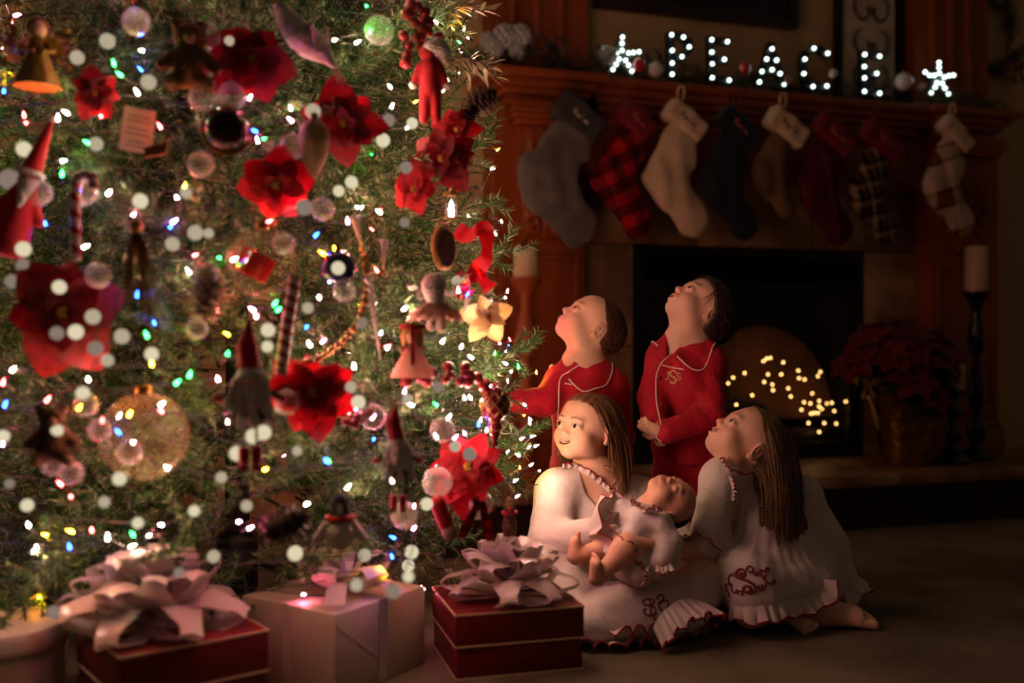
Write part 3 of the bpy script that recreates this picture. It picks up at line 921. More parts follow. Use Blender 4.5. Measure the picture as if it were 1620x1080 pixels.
candlestick('short dark glossy candlestick behind the poinsettia pot', a, -.15, z-.21, 0, 0, M_blackg)
pillar_candle('short ivory candle among the potted poinsettia leaves', a, -.15, z, .105, .048)

# poinsettia flower kit
def leaf_grid(L, W, fold=.25, curl=.2, n=7, tip=1.0):
    G = []
    for i in range(n+1):
        t = i/n
        w = W*(math.sin(math.pi*min(1, t**.85))**.7*(1-.1*t)+.02)
        row = []
        for s in (-1, -.5, 0, .5, 1):
            row.append((t*L, s*w, abs(s)*w*fold - curl*L*t*t + .01*math.sin(t*9+s)))
        G.append(row)
    return G
PETAL = []
for i in range(3):
    PETAL.append(MB().grid(leaf_grid(1.0, .34+.04*i, .30, .12+.14*i)).mesh('petal'))
PETALR = MB().grid(leaf_grid(1.0, .46, .18, .3)).mesh('petal')
M_poin = mat('red poinsettia velvet', '#c00a1c', .75, col2='#8f0615', nscale=5, sheen=.3, translucent=.35)
M_poind = mat('deep red poinsettia velvet', '#8a0714', .75, col2='#5c040d', nscale=5, sheen=.3, translucent=.3)
M_goldp = mat('gold flower centre', '#c9973e', .35, metal=.7)
BEAD = MB().ball((0, 0, 0), .05, 8, 6).mesh('stamen')
def poinsettia(label, loc, face, size, m=None, roll=0.0, n=7, round_=False, name='poinsettia', group=None):
    m = m or M_poin
    q_ = Vector(face).to_track_quat('Z', 'Y')
    t = thing(name, label, 'flower', loc, (0, 0, 0), group)
    t.rotation_euler = q_.to_euler()
    for ring, (cnt, sc, el) in enumerate(((n, 1.0, .05), (n-1, .74, .38), (max(3, n-3), .45, .8))):
        for k in range(cnt):
            me = (PETALR if round_ else PETAL[k % 3])
            key = me.name+m.name
            if key not in POOL:
                c = me.copy(); c.materials.clear(); c.materials.append(m); POOL[key] = c
            o = link('petal', POOL[key], None, t)
            o.location = (0, 0, .05*size*ring)
            o.rotation_euler = Euler((RNG.uniform(-.25, .25), -el+RNG.uniform(-.15, .15), roll+2*math.pi*(k+.5*ring)/cnt+RNG.uniform(-.22, .22)), 'XYZ')
            s = size*sc*RNG.uniform(.78, 1.15); o.scale = (s, s, s)
    for k in range(6):
        o = link('stamen', BEAD, M_goldp, t)
        a_ = k*1.05; o.location = (.07*size*math.cos(a_)*(k > 0), .07*size*math.sin(a_)*(k > 0), .2*size); o.scale = (size,)*3
    return t
POOL = {}
# potted poinsettia on the hearth
a, z = fpx(1430, 728, -.15)
pot = thing('potted_poinsettia', 'large potted poinsettia in crinkled gold foil on the hearth', 'potted plant', fpt(a, -.15, .212), FROT)
M_foil = mat('gold foil', '#a87a2c', .25, metal=1.0, bump=1.0, bscale=26)
b = MB()
b.lathe([(.085, 0), (.09, .01), (.098, .08), (.11, .17), (.125, .24), (.15, .285), (.165, .30), (.155, .295), (.12, .25), (.10, .22), (.02, .22)], 48, wob=lambda a_, z_: 1+.03*math.sin(a_*17+z_*30)+.02*math.sin(a_*7))
b.build('foil_wrap', M_foil, pot)
M_leafg = mat('dark green leaf', '#14230f', .5, col2='#1d3214', nscale=6)
heads = [(0, -.06, .52, .12), (-.16, .0, .50, .12), (.17, -.02, .50, .13), (.06, .1, .56, .12), (-.08, .1, .55, .12), (.25, .04, .44, .11), (-.24, .02, .42, .10), (-.06, -.13, .36, .11), (.1, -.12, .44, .11), (.22, .12, .5, .1), (-.13, -.1, .45, .10), (.02, -.15, .30, .09)]
for (x, y, zz, s) in heads:
    MB().tube([(0, 0, .2), (x*.5, y*.5, zz*.7), (x, y, zz)], .004, 5).build('stalk', M_leafg, pot)
    for ring, (cnt, sc, el) in enumerate(((7, 1, .1), (5, .65, .5))):
        for k in range(cnt):
            key = 'pot'+str(k % 3)
            if key not in POOL:
                c = PETAL[k % 3].copy(); c.materials.clear(); c.materials.append(M_poind); POOL[key] = c
            o = link('petal', POOL[key], None, pot)
            d = Vector((x, y-.1, .25)).normalized().to_track_quat('Z', 'Y')
            e = Euler((0, -el, 2*math.pi*(k+.5*ring)/cnt+x*9), 'XYZ').to_quaternion()
            o.rotation_euler = (d @ e).to_euler(); o.location = (x, y, zz+.01*ring)
            o.scale = (s*sc,)*3
    for k in range(4):
        key = 'leaf'
        if key not in POOL:
            c = PETALR.copy(); c.materials.clear(); c.materials.append(M_leafg); POOL[key] = c
        o = link('leaf', POOL[key], None, pot, (x*.8, y*.8, zz*.78))
        o.rotation_euler = (0, .2, k*1.57+x*7); o.scale = (s*.9,)*3
a, z = fpx(1368, 603, -.26)
ribbon_bow('ribbon_bow', 'gold ribbon bow at the rim of the foil-wrapped poinsettia pot', fpt(a, -.26, z), .075, mat('gold ribbon', '#b58a4a', .35, metal=.6), FROT)
# wreath on the wall at the right
a, z = fpx(1560, 55, .22)
wr = thing('wreath', 'dark evergreen wreath on the wall above the mantel end', 'wreath', fpt(a, .235, z), FROT)
for k in range(34):
    a_ = 2*math.pi*k/34
    o = link('sprig', BRD[k % 3], None, wr, (.15*math.cos(a_), 0, .15*math.sin(a_)))
    o.rotation_euler = (RNG.uniform(-.5, .5), -a_-1.3+RNG.uniform(-.5, .5), 0); o.scale = (.62,)*3
a, z = fpx(1600, 105, .18)
ribbon_bow('ribbon_bow', 'dark red bow hanging below the wall wreath', fpt(a, .16, z), .09, mat('dark red ribbon', '#5e0a12', .7), FROT)

# ================================================================ GIFTS
M_redbox = mat('red gift paper', '#6a0912', .42, col2='#600a13', nscale=4)
M_trim = mat('cream trim line', '#e5c9a6', .5)
M_bow = mat('white satin plastic ribbon', '#d9c8c0', .22, spec=.6, translucent=.35)
M_whitep = mat('white gift paper', '#bdae9a', .55, col2='#b3a48f', nscale=3, bump=.08, bscale=20)
def star_bow(parent_label, loc, s, seed, n=(8, 8, 7, 5), name='gift_bow', rot=0):
    r = random.Random(seed)
    t = thing(name, parent_label, 'bow', loc, (0, 0, rot))
    W_ = .36*s
    for ring, cnt in enumerate(n):
        Lr = s*(1.0-.13*ring); el = .06+.42*ring
        for k in range(cnt):
            ph = 2*math.pi*(k+.5*(ring % 2))/cnt+r.uniform(-.12, .12)
            G = []
            # pointed loop of wide ribbon: out along the bottom, fold at tip, back over the top
            prof = [(0, 0), (.35, -.03), (.7, -.02), (.95, .05), (1.0, .10), (.92, .19), (.6, .31), (.28, .26), (.05, .1)]
            for (x, z) in prof:
                w = W_*1.3*(.25+.75*math.sin(min(1, x*1.25)*math.pi/2))*(1 if x < .9 else .5)
                G.append([(x*Lr, -w/2, z*Lr*.9), (x*Lr, 0, z*Lr*.9+(.03*s if x > .3 else 0)), (x*Lr, w/2, z*Lr*.9)])
            m_ = Matrix.Rotation(ph, 4, 'Z') @ Matrix.Rotation(-el+r.uniform(-.1, .1), 4, 'Y') @ Matrix.Rotation(r.uniform(-.35, .35), 4, 'X')
            b = MB(); b.M = Matrix.Translation((0, 0, .012*s+ring*.06*s)) @ m_; b.grid(G)
            b.build('loop', M_bow, t, ang=60)
    MB().lathe([(.16*s, 0), (.16*s, .02*s), (.02*s, .05*s)], 16).build('base_disc', M_bow, t)
    return t
def red_box(label, loc, rot, wx, wy, h):
    t = thing('gift_box', label, 'gift', loc, (0, 0, rot))
    hl = h*.5
    MB().box(0, wx, 0, wy, 0, h-hl-.003, .003).build('base', M_redbox, t)
    lid = MB().box(-.003, wx+.003, -.003, wy+.003, h-hl, h, .003).build('lid', M_redbox, t)
    for z0, par, e in ((h-.0035, lid, .0042), (h-hl-.0005, lid, .0042), (.001, None, .0012)):
        b = MB()
        for (x0, x1, y0, y1) in ((-e, wx+e, -e, -e+.0022), (-e, wx+e, wy+e-.0022, wy+e), (-e, -e+.0022, -e, wy+e), (wx+e-.0022, wx+e, -e, wy+e)):
            b.box(x0, x1, y0, y1, z0, z0+.004)
        b.build('trim', M_trim, par or t)
    return t
red_box('red gift box with cream trim lines in front of the seated girl', (-.118, 2.11, 0), R(15.5), .283, .25, .141)
star_bow('big white star bow on the red box before the girls', (-.005, 2.275, .145), .16, 3)
red_box('red gift box lying in front at the left, under a huge white bow', (-.694, 1.767, 0), R(38), .275, .275, .16)
star_bow('huge white star bow on the left red gift box', (-.71, 1.96, .163), .19, 5)
# white wrapped gift with ribbon
g = thing('gift_box', 'white paper wrapped gift between the two red boxes', 'gift', (-.353, 1.987, 0), (0, 0, R(56)))
MB().box(0, .285, 0, .275, 0, .175, .004).build('wrapped_box', M_whitep, g)
b = MB()
b.box(-.001, .286, .125, .15, .1752, .1762); b.box(-.0014, -.0002, .125, .15, .001, .176); b.box(.2852, .2864, .125, .15, .001, .176)
b.build('ribbon', M_bow, g)
b = MB()
b.box(.13, .155, -.001, .276, .1763, .1773); b.box(.13, .155, -.0016, -.0004, .001, .177)
b.build('ribbon', M_bow, g)
b = MB(); b.add([(.0, -.0012, .16), (.13, -.0012, .06), (.13, -.0016, .055), (0, -.0016, .155)], [(0, 1, 2, 3)]); b.build('paper_fold', M_whitep, g)
bw = thing('gift_bow', 'loose white ribbon bow on the white wrapped gift', 'bow', (-.37, 2.18, .178), (0, 0, R(10)))
for k, (ph, L, el) in enumerate(((.2, .12, .35), (2.9, .13, .45), (1.6, .09, .6), (4.2, .10, .3), (5.4, .12, .15), (3.5, .10, .9))):
    prof = [(0, 0), (.4, -.02), (.8, .05), (1.0, .22), (.85, .38), (.5, .36), (.1, .1)]
    G = [[(x*L, -.022*(.4+x), z*L), (x*L, 0, z*L+.004), (x*L, .022*(.4+x), z*L)] for x, z in prof]
    b = MB(); b.M = Matrix.Rotation(ph, 4, 'Z') @ Matrix.Rotation(-el, 4, 'Y'); b.grid(G); b.build('loop', M_bow, bw, ang=60)
for k, (ph, L) in enumerate(((4.6, .17), (5.6, .16))):
    G = [[(f*L, -.016-.006*f, .012+.02*math.sin(f*3)-.022*max(0, f-.8)), (f*L, .016+.006*f, .012+.02*math.sin(f*3)-.022*max(0, f-.8))] for f in [i/8 for i in range(9)]]
    b = MB(); b.M = Matrix.Rotation(ph, 4, 'Z'); b.grid(G); b.build('tail', M_bow, bw)
# round white box at the far left
g = thing('round_gift_box', 'round white lidded gift box at the left edge', 'gift', (-1.02, 2.0, 0))
MB().lathe([(.112, 0), (.112, .125)], 48).build('base', M_whitep, g)
MB().lathe([(.118, .115), (.12, .12), (.12, .152), (.116, .157), (.02, .158)], 48).build('lid', M_whitep, g)

# ================================================================ CHRISTMAS TREE
TX, TY = -.74, 2.68
def rprof(z):
    pts = [(.15, .62), (.32, .80), (.55, .835), (.8, .80), (1.2, .72), (1.6, .61), (2.0, .47), (2.5, .24), (2.95, .03)]
    if z <= pts[0][0]: return pts[0][1]
    for (z0, r0), (z1, r1) in zip(pts, pts[1:]):
        if z <= z1: return r0+(r1-r0)*(z-z0)/(z1-z0)
    return .02
def on_tree(u, v, out=0.0):
    best = None
    for i in range(260):
        Y = 1.2+i*.008
        p = px(u, v, Y)
        d = math.hypot(p.x-TX, p.y-TY)-rprof(p.z)-out
        if d <= 0: return p
        if best is None or d < best[0]: best = (d, p)
    return best[1]
tree = thing('christmas_tree', 'large frosted green Christmas tree covered in lights', 'tree', (TX, TY, 0))
MB().tube([(0, 0, .06), (0, 0, 1.5), (0, 0, 2.9)], [.035, .025, .008], 10).build('trunk', mat('tree bark', '#2b1c12', .9, bump=.6, bscale=30), tree)
M_stand = mat('dark green stand', '#0c140d', .5)
for k in range(4):
    a_ = k*math.pi/2+.4
    MB().tube([(.03*math.cos(a_), .03*math.sin(a_), .14), (.26*math.cos(a_), .26*math.sin(a_), .012)], .011, 6).build('stand_leg', M_stand, tree)
MB().lathe([(.05, .05), (.055, .06), (.055, .2), (.05, .21)], 16).build('stand_collar', M_stand, tree)
CAMDIR = math.atan2(-TY, -TX)
r_ = random.Random(21)
for i in range(300):
    f = (i+.5)/300
    z = .26+2.55*(f**1.12)
    if i < 300 and r_.random() < .84:
        ph = CAMDIR+(((i*.6180339)%1)*2-1+r_.uniform(-.04, .04))*R(118)
    else:
        ph = CAMDIR+math.pi+r_.uniform(-1, 1)*R(62)
    rr = rprof(z)
    s = min(1.0, rr/.5)*r_.uniform(.85, 1.1)
    inset = 0 if r_.random() < .62 else r_.uniform(.08, .28)
    r0 = max(.02, rr-.52*s-inset)
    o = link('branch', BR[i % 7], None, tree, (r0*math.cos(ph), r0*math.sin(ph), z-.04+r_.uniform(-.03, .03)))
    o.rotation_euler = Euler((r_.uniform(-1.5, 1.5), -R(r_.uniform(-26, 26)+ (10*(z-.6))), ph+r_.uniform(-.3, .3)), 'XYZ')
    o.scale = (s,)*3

# the mass of inner twigs that cannot be told apart
fv = []; fc = []; ff = []
src_me = [branch_mesh('twigs', .5, 300+i, dens=.42, nw=.0032, nt=12) for i in range(3)]
for i in range(320):
    me = src_me[i % 3]
    co = mco(me)
    ca = np.empty(len(me.vertices)*4); me.color_attributes['tint'].data.foreach_get('color', ca)
    z = .24+2.4*(((i+.5)/320)**1.1)
    ph = CAMDIR+(((i*.6180339+.3)%1)*2-1)*R(140)
    rr = rprof(z)
    s = min(1.0, rr/.5)
    r0 = max(.02, (rr-.5*s)*r_.uniform(.5, 1.0))
    Mx = Matrix.Translation((r0*math.cos(ph), r0*math.sin(ph), z)) @ Euler((r_.uniform(-1.6, 1.6), r_.uniform(-.6, .6), ph+r_.uniform(-.5, .5)), 'XYZ').to_matrix().to_4x4() @ Matrix.Scale(s, 4)
    Ma = np.array(Mx)
    k = sum(len(x) for x in fv)
    fv.append(co@Ma[:3, :3].T+Ma[:3, 3]); fc.append(ca.reshape(-1, 4)[:, :3])
    if i < 3: me['_f'] = 0
    ff += [tuple(j+k for j in p.vertices) for p in me.polygons]
me = bpy.data.meshes.new('inner_twigs'); me.from_pydata(np.concatenate(fv).tolist(), [], ff)
color_attr(me, np.concatenate(fc))
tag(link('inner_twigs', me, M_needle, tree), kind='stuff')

# light strings: small multicoloured bulbs along the branches
BULB = MB().lathe([(.0001, -.0075), (.0018, -.006), (.0025, -.0015), (.0022, .002), (.0009, .006), (.0001, .0085)], 10).mesh('bulb')
SOCK = MB().lathe([(.0028, -.018), (.0032, -.008), (.0026, -.005)], 8).mesh('socket')
M_sock = mat('green socket', '#0a1a0c', .6)
SOCK.materials.append(M_sock)
STR = {
 'white': ('string of warm white mini lights wound through the tree', (1.0, .58, .42), 560, 180),
 'pink':  ('string of pink and magenta mini lights wound through the tree', (1.0, .14, .26), 420, 80),
 'red':   ('string of red mini lights wound through the tree', (1.0, .012, .012), 380, 42),
 'amber': ('string of amber mini lights wound through the tree', (1.0, .36, .004), 420, 52),
 'green': ('string of green mini lights wound through the tree', (.006, 1.0, .03), 190, 44),
 'blue':  ('string of blue mini lights wound through the tree', (.003, .02, 1.0), 230, 44),
}
fixed = {
 'white': [(838, 668), (842, 690), (848, 705), (825, 694), (853, 745), (840, 735), (866, 765), (830, 640), (800, 575), (808, 588), (725, 460), (640, 488), (600, 335), (485, 797), (525, 205), (565, 170), (620, 168), (617, 137), (565, 67), (690, 35), (745, 705), (690, 690), (505, 470), (490, 545), (520, 610), (745, 565), (770, 525), (765, 495), (700, 540), (730, 548), (650, 640), (620, 760), (92, 187), (105, 178), (225, 80), (217, 146), (135, 390), (172, 305), (20, 585), (140, 600), (255, 640), (170, 850), (265, 740), (55, 870), (45, 830), (210, 700), (415, 660), (400, 690), (560, 580), (470, 320), (775, 610), (790, 640), (770, 680), (815, 760), (820, 720), (710, 660), (735, 630)],
 'pink': [(340, 57), (395, 155), (280, 313), (275, 350), (550, 350), (370, 410), (400, 490), (405, 500), (345, 600), (460, 190), (655, 800), (655, 835), (720, 692), (818, 785), (735, 685), (255, 830), (378, 825), (395, 835), (595, 955), (480, 940), (670, 930), (560, 645), (590, 660), (640, 620)],
 'red': [(38, 182), (42, 195), (160, 182), (253, 200), (5, 605), (75, 632), (112, 785), (145, 838), (162, 665), (255, 650), (612, 548), (650, 870), (95, 765)],
 'amber': [(172, 150), (292, 295), (420, 742), (112, 840), (62, 945), (240, 575), (205, 655), (510, 400), (530, 395), (750, 430), (785, 520), (600, 905), (605, 935), (125, 645), (545, 845), (490, 625)],
 'green': [(180, 100), (190, 118), (98, 275), (580, 10), (585, 50), (300, 593), (280, 605), (435, 480), (440, 490), (210, 845), (232, 530), (520, 730), (820, 580), (360, 560), (690, 640)],
 'blue': [(222, 55), (307, 122), (6, 145), (403, 207), (500, 372), (620, 880), (622, 850), (515, 728), (740, 465), (757, 672), (187, 683), (217, 466), (110, 865), (485, 517), (625, 935), (8, 640)],
}
r_ = random.Random(5)
for key, (label, col, st, cnt) in STR.items():
    t = thing('light_string', label, 'light string', (TX, TY, 0))
    m = glow('bulb '+key, col, st)
    me = BULB.copy(); me.materials.clear(); me.materials.append(m)
    pts = [on_tree(u, v, .01)-Vector((TX, TY, 0)) for u, v in fixed[key]]
    while len(pts) < cnt:
        z = .3+2.0*r_.random()**1.05
        ph = CAMDIR+r_.uniform(-1, 1)*R(105) if r_.random() < .84 else CAMDIR+R(r_.uniform(118, 168))
        rr = rprof(z)*r_.uniform(.84, 1.01)
        pts.append(Vector((rr*math.cos(ph), rr*math.sin(ph), z)))
    for p in pts:
        o = link('bulb', me, None, t, p, (r_.uniform(-1.2, 1.2), r_.uniform(-1.2, 1.2), r_.uniform(0, 6)))
        link('socket', SOCK, None, o)
    # thin wire, wound helically through the bulbs by height
    srt = sorted(pts, key=lambda p: (round(p.z/.12), math.atan2(p.y, p.x)))
    wp = []
    for p, q2 in zip(srt, srt[1:]):
        mid = (p+q2)/2; rm = math.hypot(mid.x, mid.y)+1e-6
        f = min(.94*rprof(mid.z)/rm, 3.0) if (p-q2).length > .3 else .95
        wp += [p, Vector((mid.x*f, mid.y*f, mid.z-.02))]
    wp.append(srt[-1])
    b = MB(); b.tube(wp, .0013, 4, caps=False)
    b.build('wire', M_sock, t)
# ================================================================ ORNAMENTS ON THE TREE
def face_yaw(p): return math.atan2(-p.x, p.y)
def spx(n, p): return n*p.y/FPX          # pixels to metres at that depth
M_string = mat('hanging thread', '#a08a58', .6)
def orn(name, label, cat, u, v, out=.02, roll=0.0, group=None, string=None, yaw=0.0):
    p = on_tree(u, v, out)
    t = thing(name, label, cat, p, (0, 0, 0), group)
    t.rotation_euler = Euler((0, roll, face_yaw(p)+yaw), 'XYZ')
    t['_y'] = p.y
    if string:
        MB().tube([(0, .002, string), (.002, .012, string+.03), (0, .02, string+.05)], .0008, 5).build('hanger', M_string, t)
    return t, p.y/FPX
def todir(p): return (CAMP-p).normalized() if False else (V3((0, 0, CAM_H))-p).normalized()
V3 = Vector
# --- poinsettias
for (u, v, rpx, m, l, rnd, rl) in (
    (436, 292, 66, M_poin, 'wide bright red velvet poinsettia left of the pink teardrop ornament', True, .3),
    (545, 195, 66, M_poind, 'deep red poinsettia to the right of the teardrop ornament', False, .1),
    (492, 620, 78, M_poin, 'large red poinsettia with gold stamens below the straight candy cane', False, .5),
    (100, 495, 92, M_poind, 'huge dark red poinsettia on the left of the tree', True, .2),
    (742, 742, 74, M_poin, 'red poinsettia above the right hand gift bow, beside the seated girl', False, .4),
    (398, 95, 66, M_poind, 'dark red poinsettia high on the tree under the white feathered bird', True, .8),
    (150, 148, 40, M_poind, 'small dark red poinsettia next to the handwritten tag', False, .0),
    (700, 250, 58, M_poind, 'dark red poinsettia on the tree edge under the red elf doll', False, .7),
    (722, 205, 38, M_poin, 'small red silk poinsettia hanging beside the dark pinecone', False, .2),
    (655, 300, 40, M_poin, 'red poinsettia above the wood slice ornament', True, .9)):
    p = on_tree(u, v, .03)
    poinsettia(l, p, (todir(p)+V3((RNG.uniform(-.25, .25), 0, RNG.uniform(-.1, .3)))), spx(rpx, p), m, rl, 7 if not rnd else 6, rnd)
p = on_tree(770, 503, .03)
poinsettia('cream fabric star flower near the toddler\'s reaching arm', p, todir(p)+V3((.3, 0, .2)), spx(42, p), mat('cream velvet petal', '#dcb57a', .7, translucent=.3), .3, 5)
# --- berries
M_berry = mat('frosted red berry', '#8e0f1c', .35, col2='#a83038', nscale=40, coat=.3)
BERRY = MB().ball((0, 0, 0), 1.0, 14, 9).mesh('berry'); BERRY.materials.append(M_berry)
M_twig = mat('brown twig', '#3a2416', .8)
def berries(label, pts, rpx, out=.035):
    p0 = on_tree(*pts[0], out)
    t = thing('berry_pick', label, 'berries', p0)
    path = []
    for (u, v) in pts:
        p = on_tree(u, v, out)+V3((RNG.uniform(-.01, .01), RNG.uniform(-.01, .01), 0))
        o = link('berry', BERRY, None, t, p-p0); s = spx(rpx, p)*RNG.uniform(.85, 1.15); o.scale = (s,)*3
        path.append(p-p0+V3((0, .012, .006)))
    MB().tube(arc_path(path, len(path)*3), .0018, 5).build('twig', M_twig, t)
berries('long cluster of frosted red berries right of the pink ballerina', [(672, 598), (690, 590), (706, 580), (714, 592), (724, 603), (738, 580), (746, 592), (742, 605), (730, 590), (757, 598), (770, 607), (788, 612), (700, 600), (648, 604), (684, 604), (762, 612)], 9)
berries('short row of red berries under the large poinsettia', [(548, 668), (560, 660), (572, 655), (584, 652), (556, 672), (578, 664)], 8)
berries('hanging bunch of dark red berries above the red elf doll', [(645, 10), (656, 22), (650, 36), (662, 44), (672, 30), (640, 24), (668, 58), (676, 72), (655, 60), (660, 8), (680, 50), (690, 60), (676, 20), (684, 36)], 9)
berries('loose red berries left of the red elf doll', [(640, 72), (632, 58), (634, 98), (668, 76), (650, 90)], 9)
# --- baubles
def bauble(label, u, v, rpx, m, out=.03, ring=None):
    t, k = orn('bauble', label, 'bauble', u, v, out)
    r = rpx*k
    MB().ball((0, 0, 0), r, 32, 20).build('ball', m, t)
    c = MB().lathe([(r*.17, 0), (r*.19, r*.03), (r*.19, r*.18), (r*.08, r*.2)], 14, (0, 0, r*.96)).build('cap', mat('gold cap', '#b08a40', .3, metal=1), t)
    MB().tube([(0, 0, r*1.14), (.0, .0, r*1.3), (.004, .006, r*1.6)], .0008, 5).build('hanger', M_string, t)
    if ring:
        MB().tube([(r*1.03*math.cos(a), 0, r*1.03*math.sin(a)) for a in [i/32*2*math.pi for i in range(33)]], r*.07, 8, caps=False).build('rim', ring, t)
    return t
M_blue = mat('navy blue glass', '#0a1a4a', .08, spec=.9, coat=1)
bauble('shiny navy blue glass ball in the middle of the tree', 535, 425, 30, M_blue)
M_clear = mat('clear glass', (1, 1, 1, 1), .05, spec=.8, alpha=.16)
M_clearg = mat('clear amber glass', '#c8a878', .2, spec=.4, alpha=.07)
bauble('dark bronze round ornament with a gold rim above the first poinsettia', 358, 207, 36, mat('dark bronze', '#2a190e', .25, metal=.6), ring=mat('antique gold', '#8a6424', .35, metal=1))
bauble('big clear glass ball with a red cube inside', 415, 416, 56, M_clearg)
t, k = orn('filled_cube', 'small red cube inside the big clear glass ball', 'ornament', 403, 418, .03)
b = MB(); b.M = Euler((.3, .4, .5)).to_matrix().to_4x4(); b.box(-22*k, 22*k, -22*k, 22*k, -20*k, 20*k, 3*k); b.build('cube', M_redg, t)
bauble('largest clear amber glass ball, low on the left of the tree', 228, 690, 70, M_clearg)
bauble('grey green clear ball standing in for a bokeh disc at the top of the tree', 600, 48, 24, M_clear)  # dim bokeh disc, built as an added clear ball
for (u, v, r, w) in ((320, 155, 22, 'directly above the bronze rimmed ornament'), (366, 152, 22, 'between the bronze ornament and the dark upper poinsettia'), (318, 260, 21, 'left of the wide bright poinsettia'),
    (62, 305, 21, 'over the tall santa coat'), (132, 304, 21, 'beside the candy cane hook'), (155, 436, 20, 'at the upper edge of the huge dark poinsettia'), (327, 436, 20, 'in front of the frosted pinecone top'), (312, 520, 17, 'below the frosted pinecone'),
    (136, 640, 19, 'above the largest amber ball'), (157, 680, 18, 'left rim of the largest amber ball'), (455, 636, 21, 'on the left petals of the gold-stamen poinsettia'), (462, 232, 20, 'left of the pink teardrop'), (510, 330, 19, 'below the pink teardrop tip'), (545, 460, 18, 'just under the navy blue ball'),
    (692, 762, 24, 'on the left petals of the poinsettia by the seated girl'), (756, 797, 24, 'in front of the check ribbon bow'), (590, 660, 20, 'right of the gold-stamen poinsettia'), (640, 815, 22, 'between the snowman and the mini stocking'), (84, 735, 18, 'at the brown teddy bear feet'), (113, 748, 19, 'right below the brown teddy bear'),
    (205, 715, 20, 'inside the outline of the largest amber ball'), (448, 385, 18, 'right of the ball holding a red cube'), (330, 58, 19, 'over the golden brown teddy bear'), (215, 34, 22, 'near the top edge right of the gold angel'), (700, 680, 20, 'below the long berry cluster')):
    t, k = orn('bokeh_bauble', 'small clear sphere standing in for a bokeh disc '+w, 'bauble', u, v, .05, group='small clear bokeh spheres on the tree')  # faint lens bokeh discs, built as added translucent spheres
    MB().ball((0, 0, 0), r*k, 24, 14).build('ball', mat('clear bokeh disc', '#e9ded2', .35, spec=.6, alpha=.30), t)
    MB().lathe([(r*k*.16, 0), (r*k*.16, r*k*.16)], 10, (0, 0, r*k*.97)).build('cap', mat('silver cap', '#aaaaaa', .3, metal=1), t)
# --- glowing globes added in place of lens bokeh discs
gl = thing('bokeh_globe_set', 'added warm white glowing globes standing in for bokeh discs over the tree front', 'light string', (TX, TY, 0))
G_m = [glow('bokeh bright', (.74, .64, .42), 1.0), glow('bokeh mid', (.46, .38, .26), 1.0), glow('bokeh dim', (.24, .18, .14), 1.0)]
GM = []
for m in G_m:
    me = MB().ball((0, 0, 0), 1, 24, 14).mesh('bokeh_globe'); me.materials.append(m); GM.append(me)
bokeh_discs = [(170, 65, 12, 1), (122, 91, 11, 1), (235, 130, 12, 1), (306, 92, 10, 0), (363, 65, 8, 1), (152, 228, 11, 1), (38, 236, 12, 0), (222, 318, 12, 0), (294, 305, 9, 1), (15, 284, 16, 2), (37, 394, 12, 0), (37, 420, 11, 2), (19, 445, 11, 2), (94, 454, 11, 0), (147, 501, 12, 1), (120, 525, 12, 0), (90, 527, 11, 2), (151, 551, 12, 2), (170, 570, 10, 1), (193, 532, 12, 1), (240, 560, 11, 0), (309, 368, 12, 1), (330, 369, 8, 1), (273, 386, 11, 1), (131, 622, 11, 0), (90, 681, 10, 0), (5, 690, 10, 0), (189, 757, 11, 0), (43, 799, 10, 0), (218, 827, 9, 0), (307, 808, 9, 0), (165, 794, 9, 1), (400, 690, 12, 0), (417, 684, 12, 0), (375, 717, 12, 0), (423, 548, 9, 0), (495, 176, 12, 1), (507, 216, 8, 0), (606, 222, 11, 0), (556, 288, 10, 0), (536, 302, 9, 0), (481, 328, 13, 2), (642, 265, 10, 2), (652, 195, 9, 0), (615, 190, 10, 2), (470, 713, 8, 1), (555, 612, 9, 1), (567, 636, 11, 0), (644, 631, 8, 1), (693, 612, 9, 2), (675, 797, 10, 0), (720, 706, 9, 1), (743, 718, 11, 2), (577, 878, 10, 1), (535, 424, 11, 0), (467, 875, 12, 0), (527, 827, 7, 0), (651, 873, 11, 0), (646, 895, 10, 0), (646, 912, 9, 0), (622, 935, 12, 2), (564, 925, 10, 1), (85, 968, 10, 2), (487, 487, 9, 1), (573, 511, 9, 2), (424, 522, 11, 0), (640, 352, 8, 2), (722, 444, 8, 1), (390, 800, 9, 1), (350, 755, 9, 1), (283, 905, 8, 2), (338, 880, 10, 1), (15, 765, 8, 2)]
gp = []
for (u, v, r, kx) in bokeh_discs:
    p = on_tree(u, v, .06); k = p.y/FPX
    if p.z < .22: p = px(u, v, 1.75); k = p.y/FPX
    o = link('bokeh_globe', GM[kx], None, gl, p-V3((TX, TY, 0))); s = r*k; o.scale = (s,)*3
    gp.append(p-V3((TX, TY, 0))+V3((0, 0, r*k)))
srt = sorted(gp, key=lambda p: (round(p.z/.2), p.x*(1 if round(p.z/.2) % 2 else -1)))
MB().tube([q_*.985 for q_ in arc_path(srt, len(srt)*3)], .0011, 4).build('wire', M_sock, gl)  # added wire joining the bokeh globes
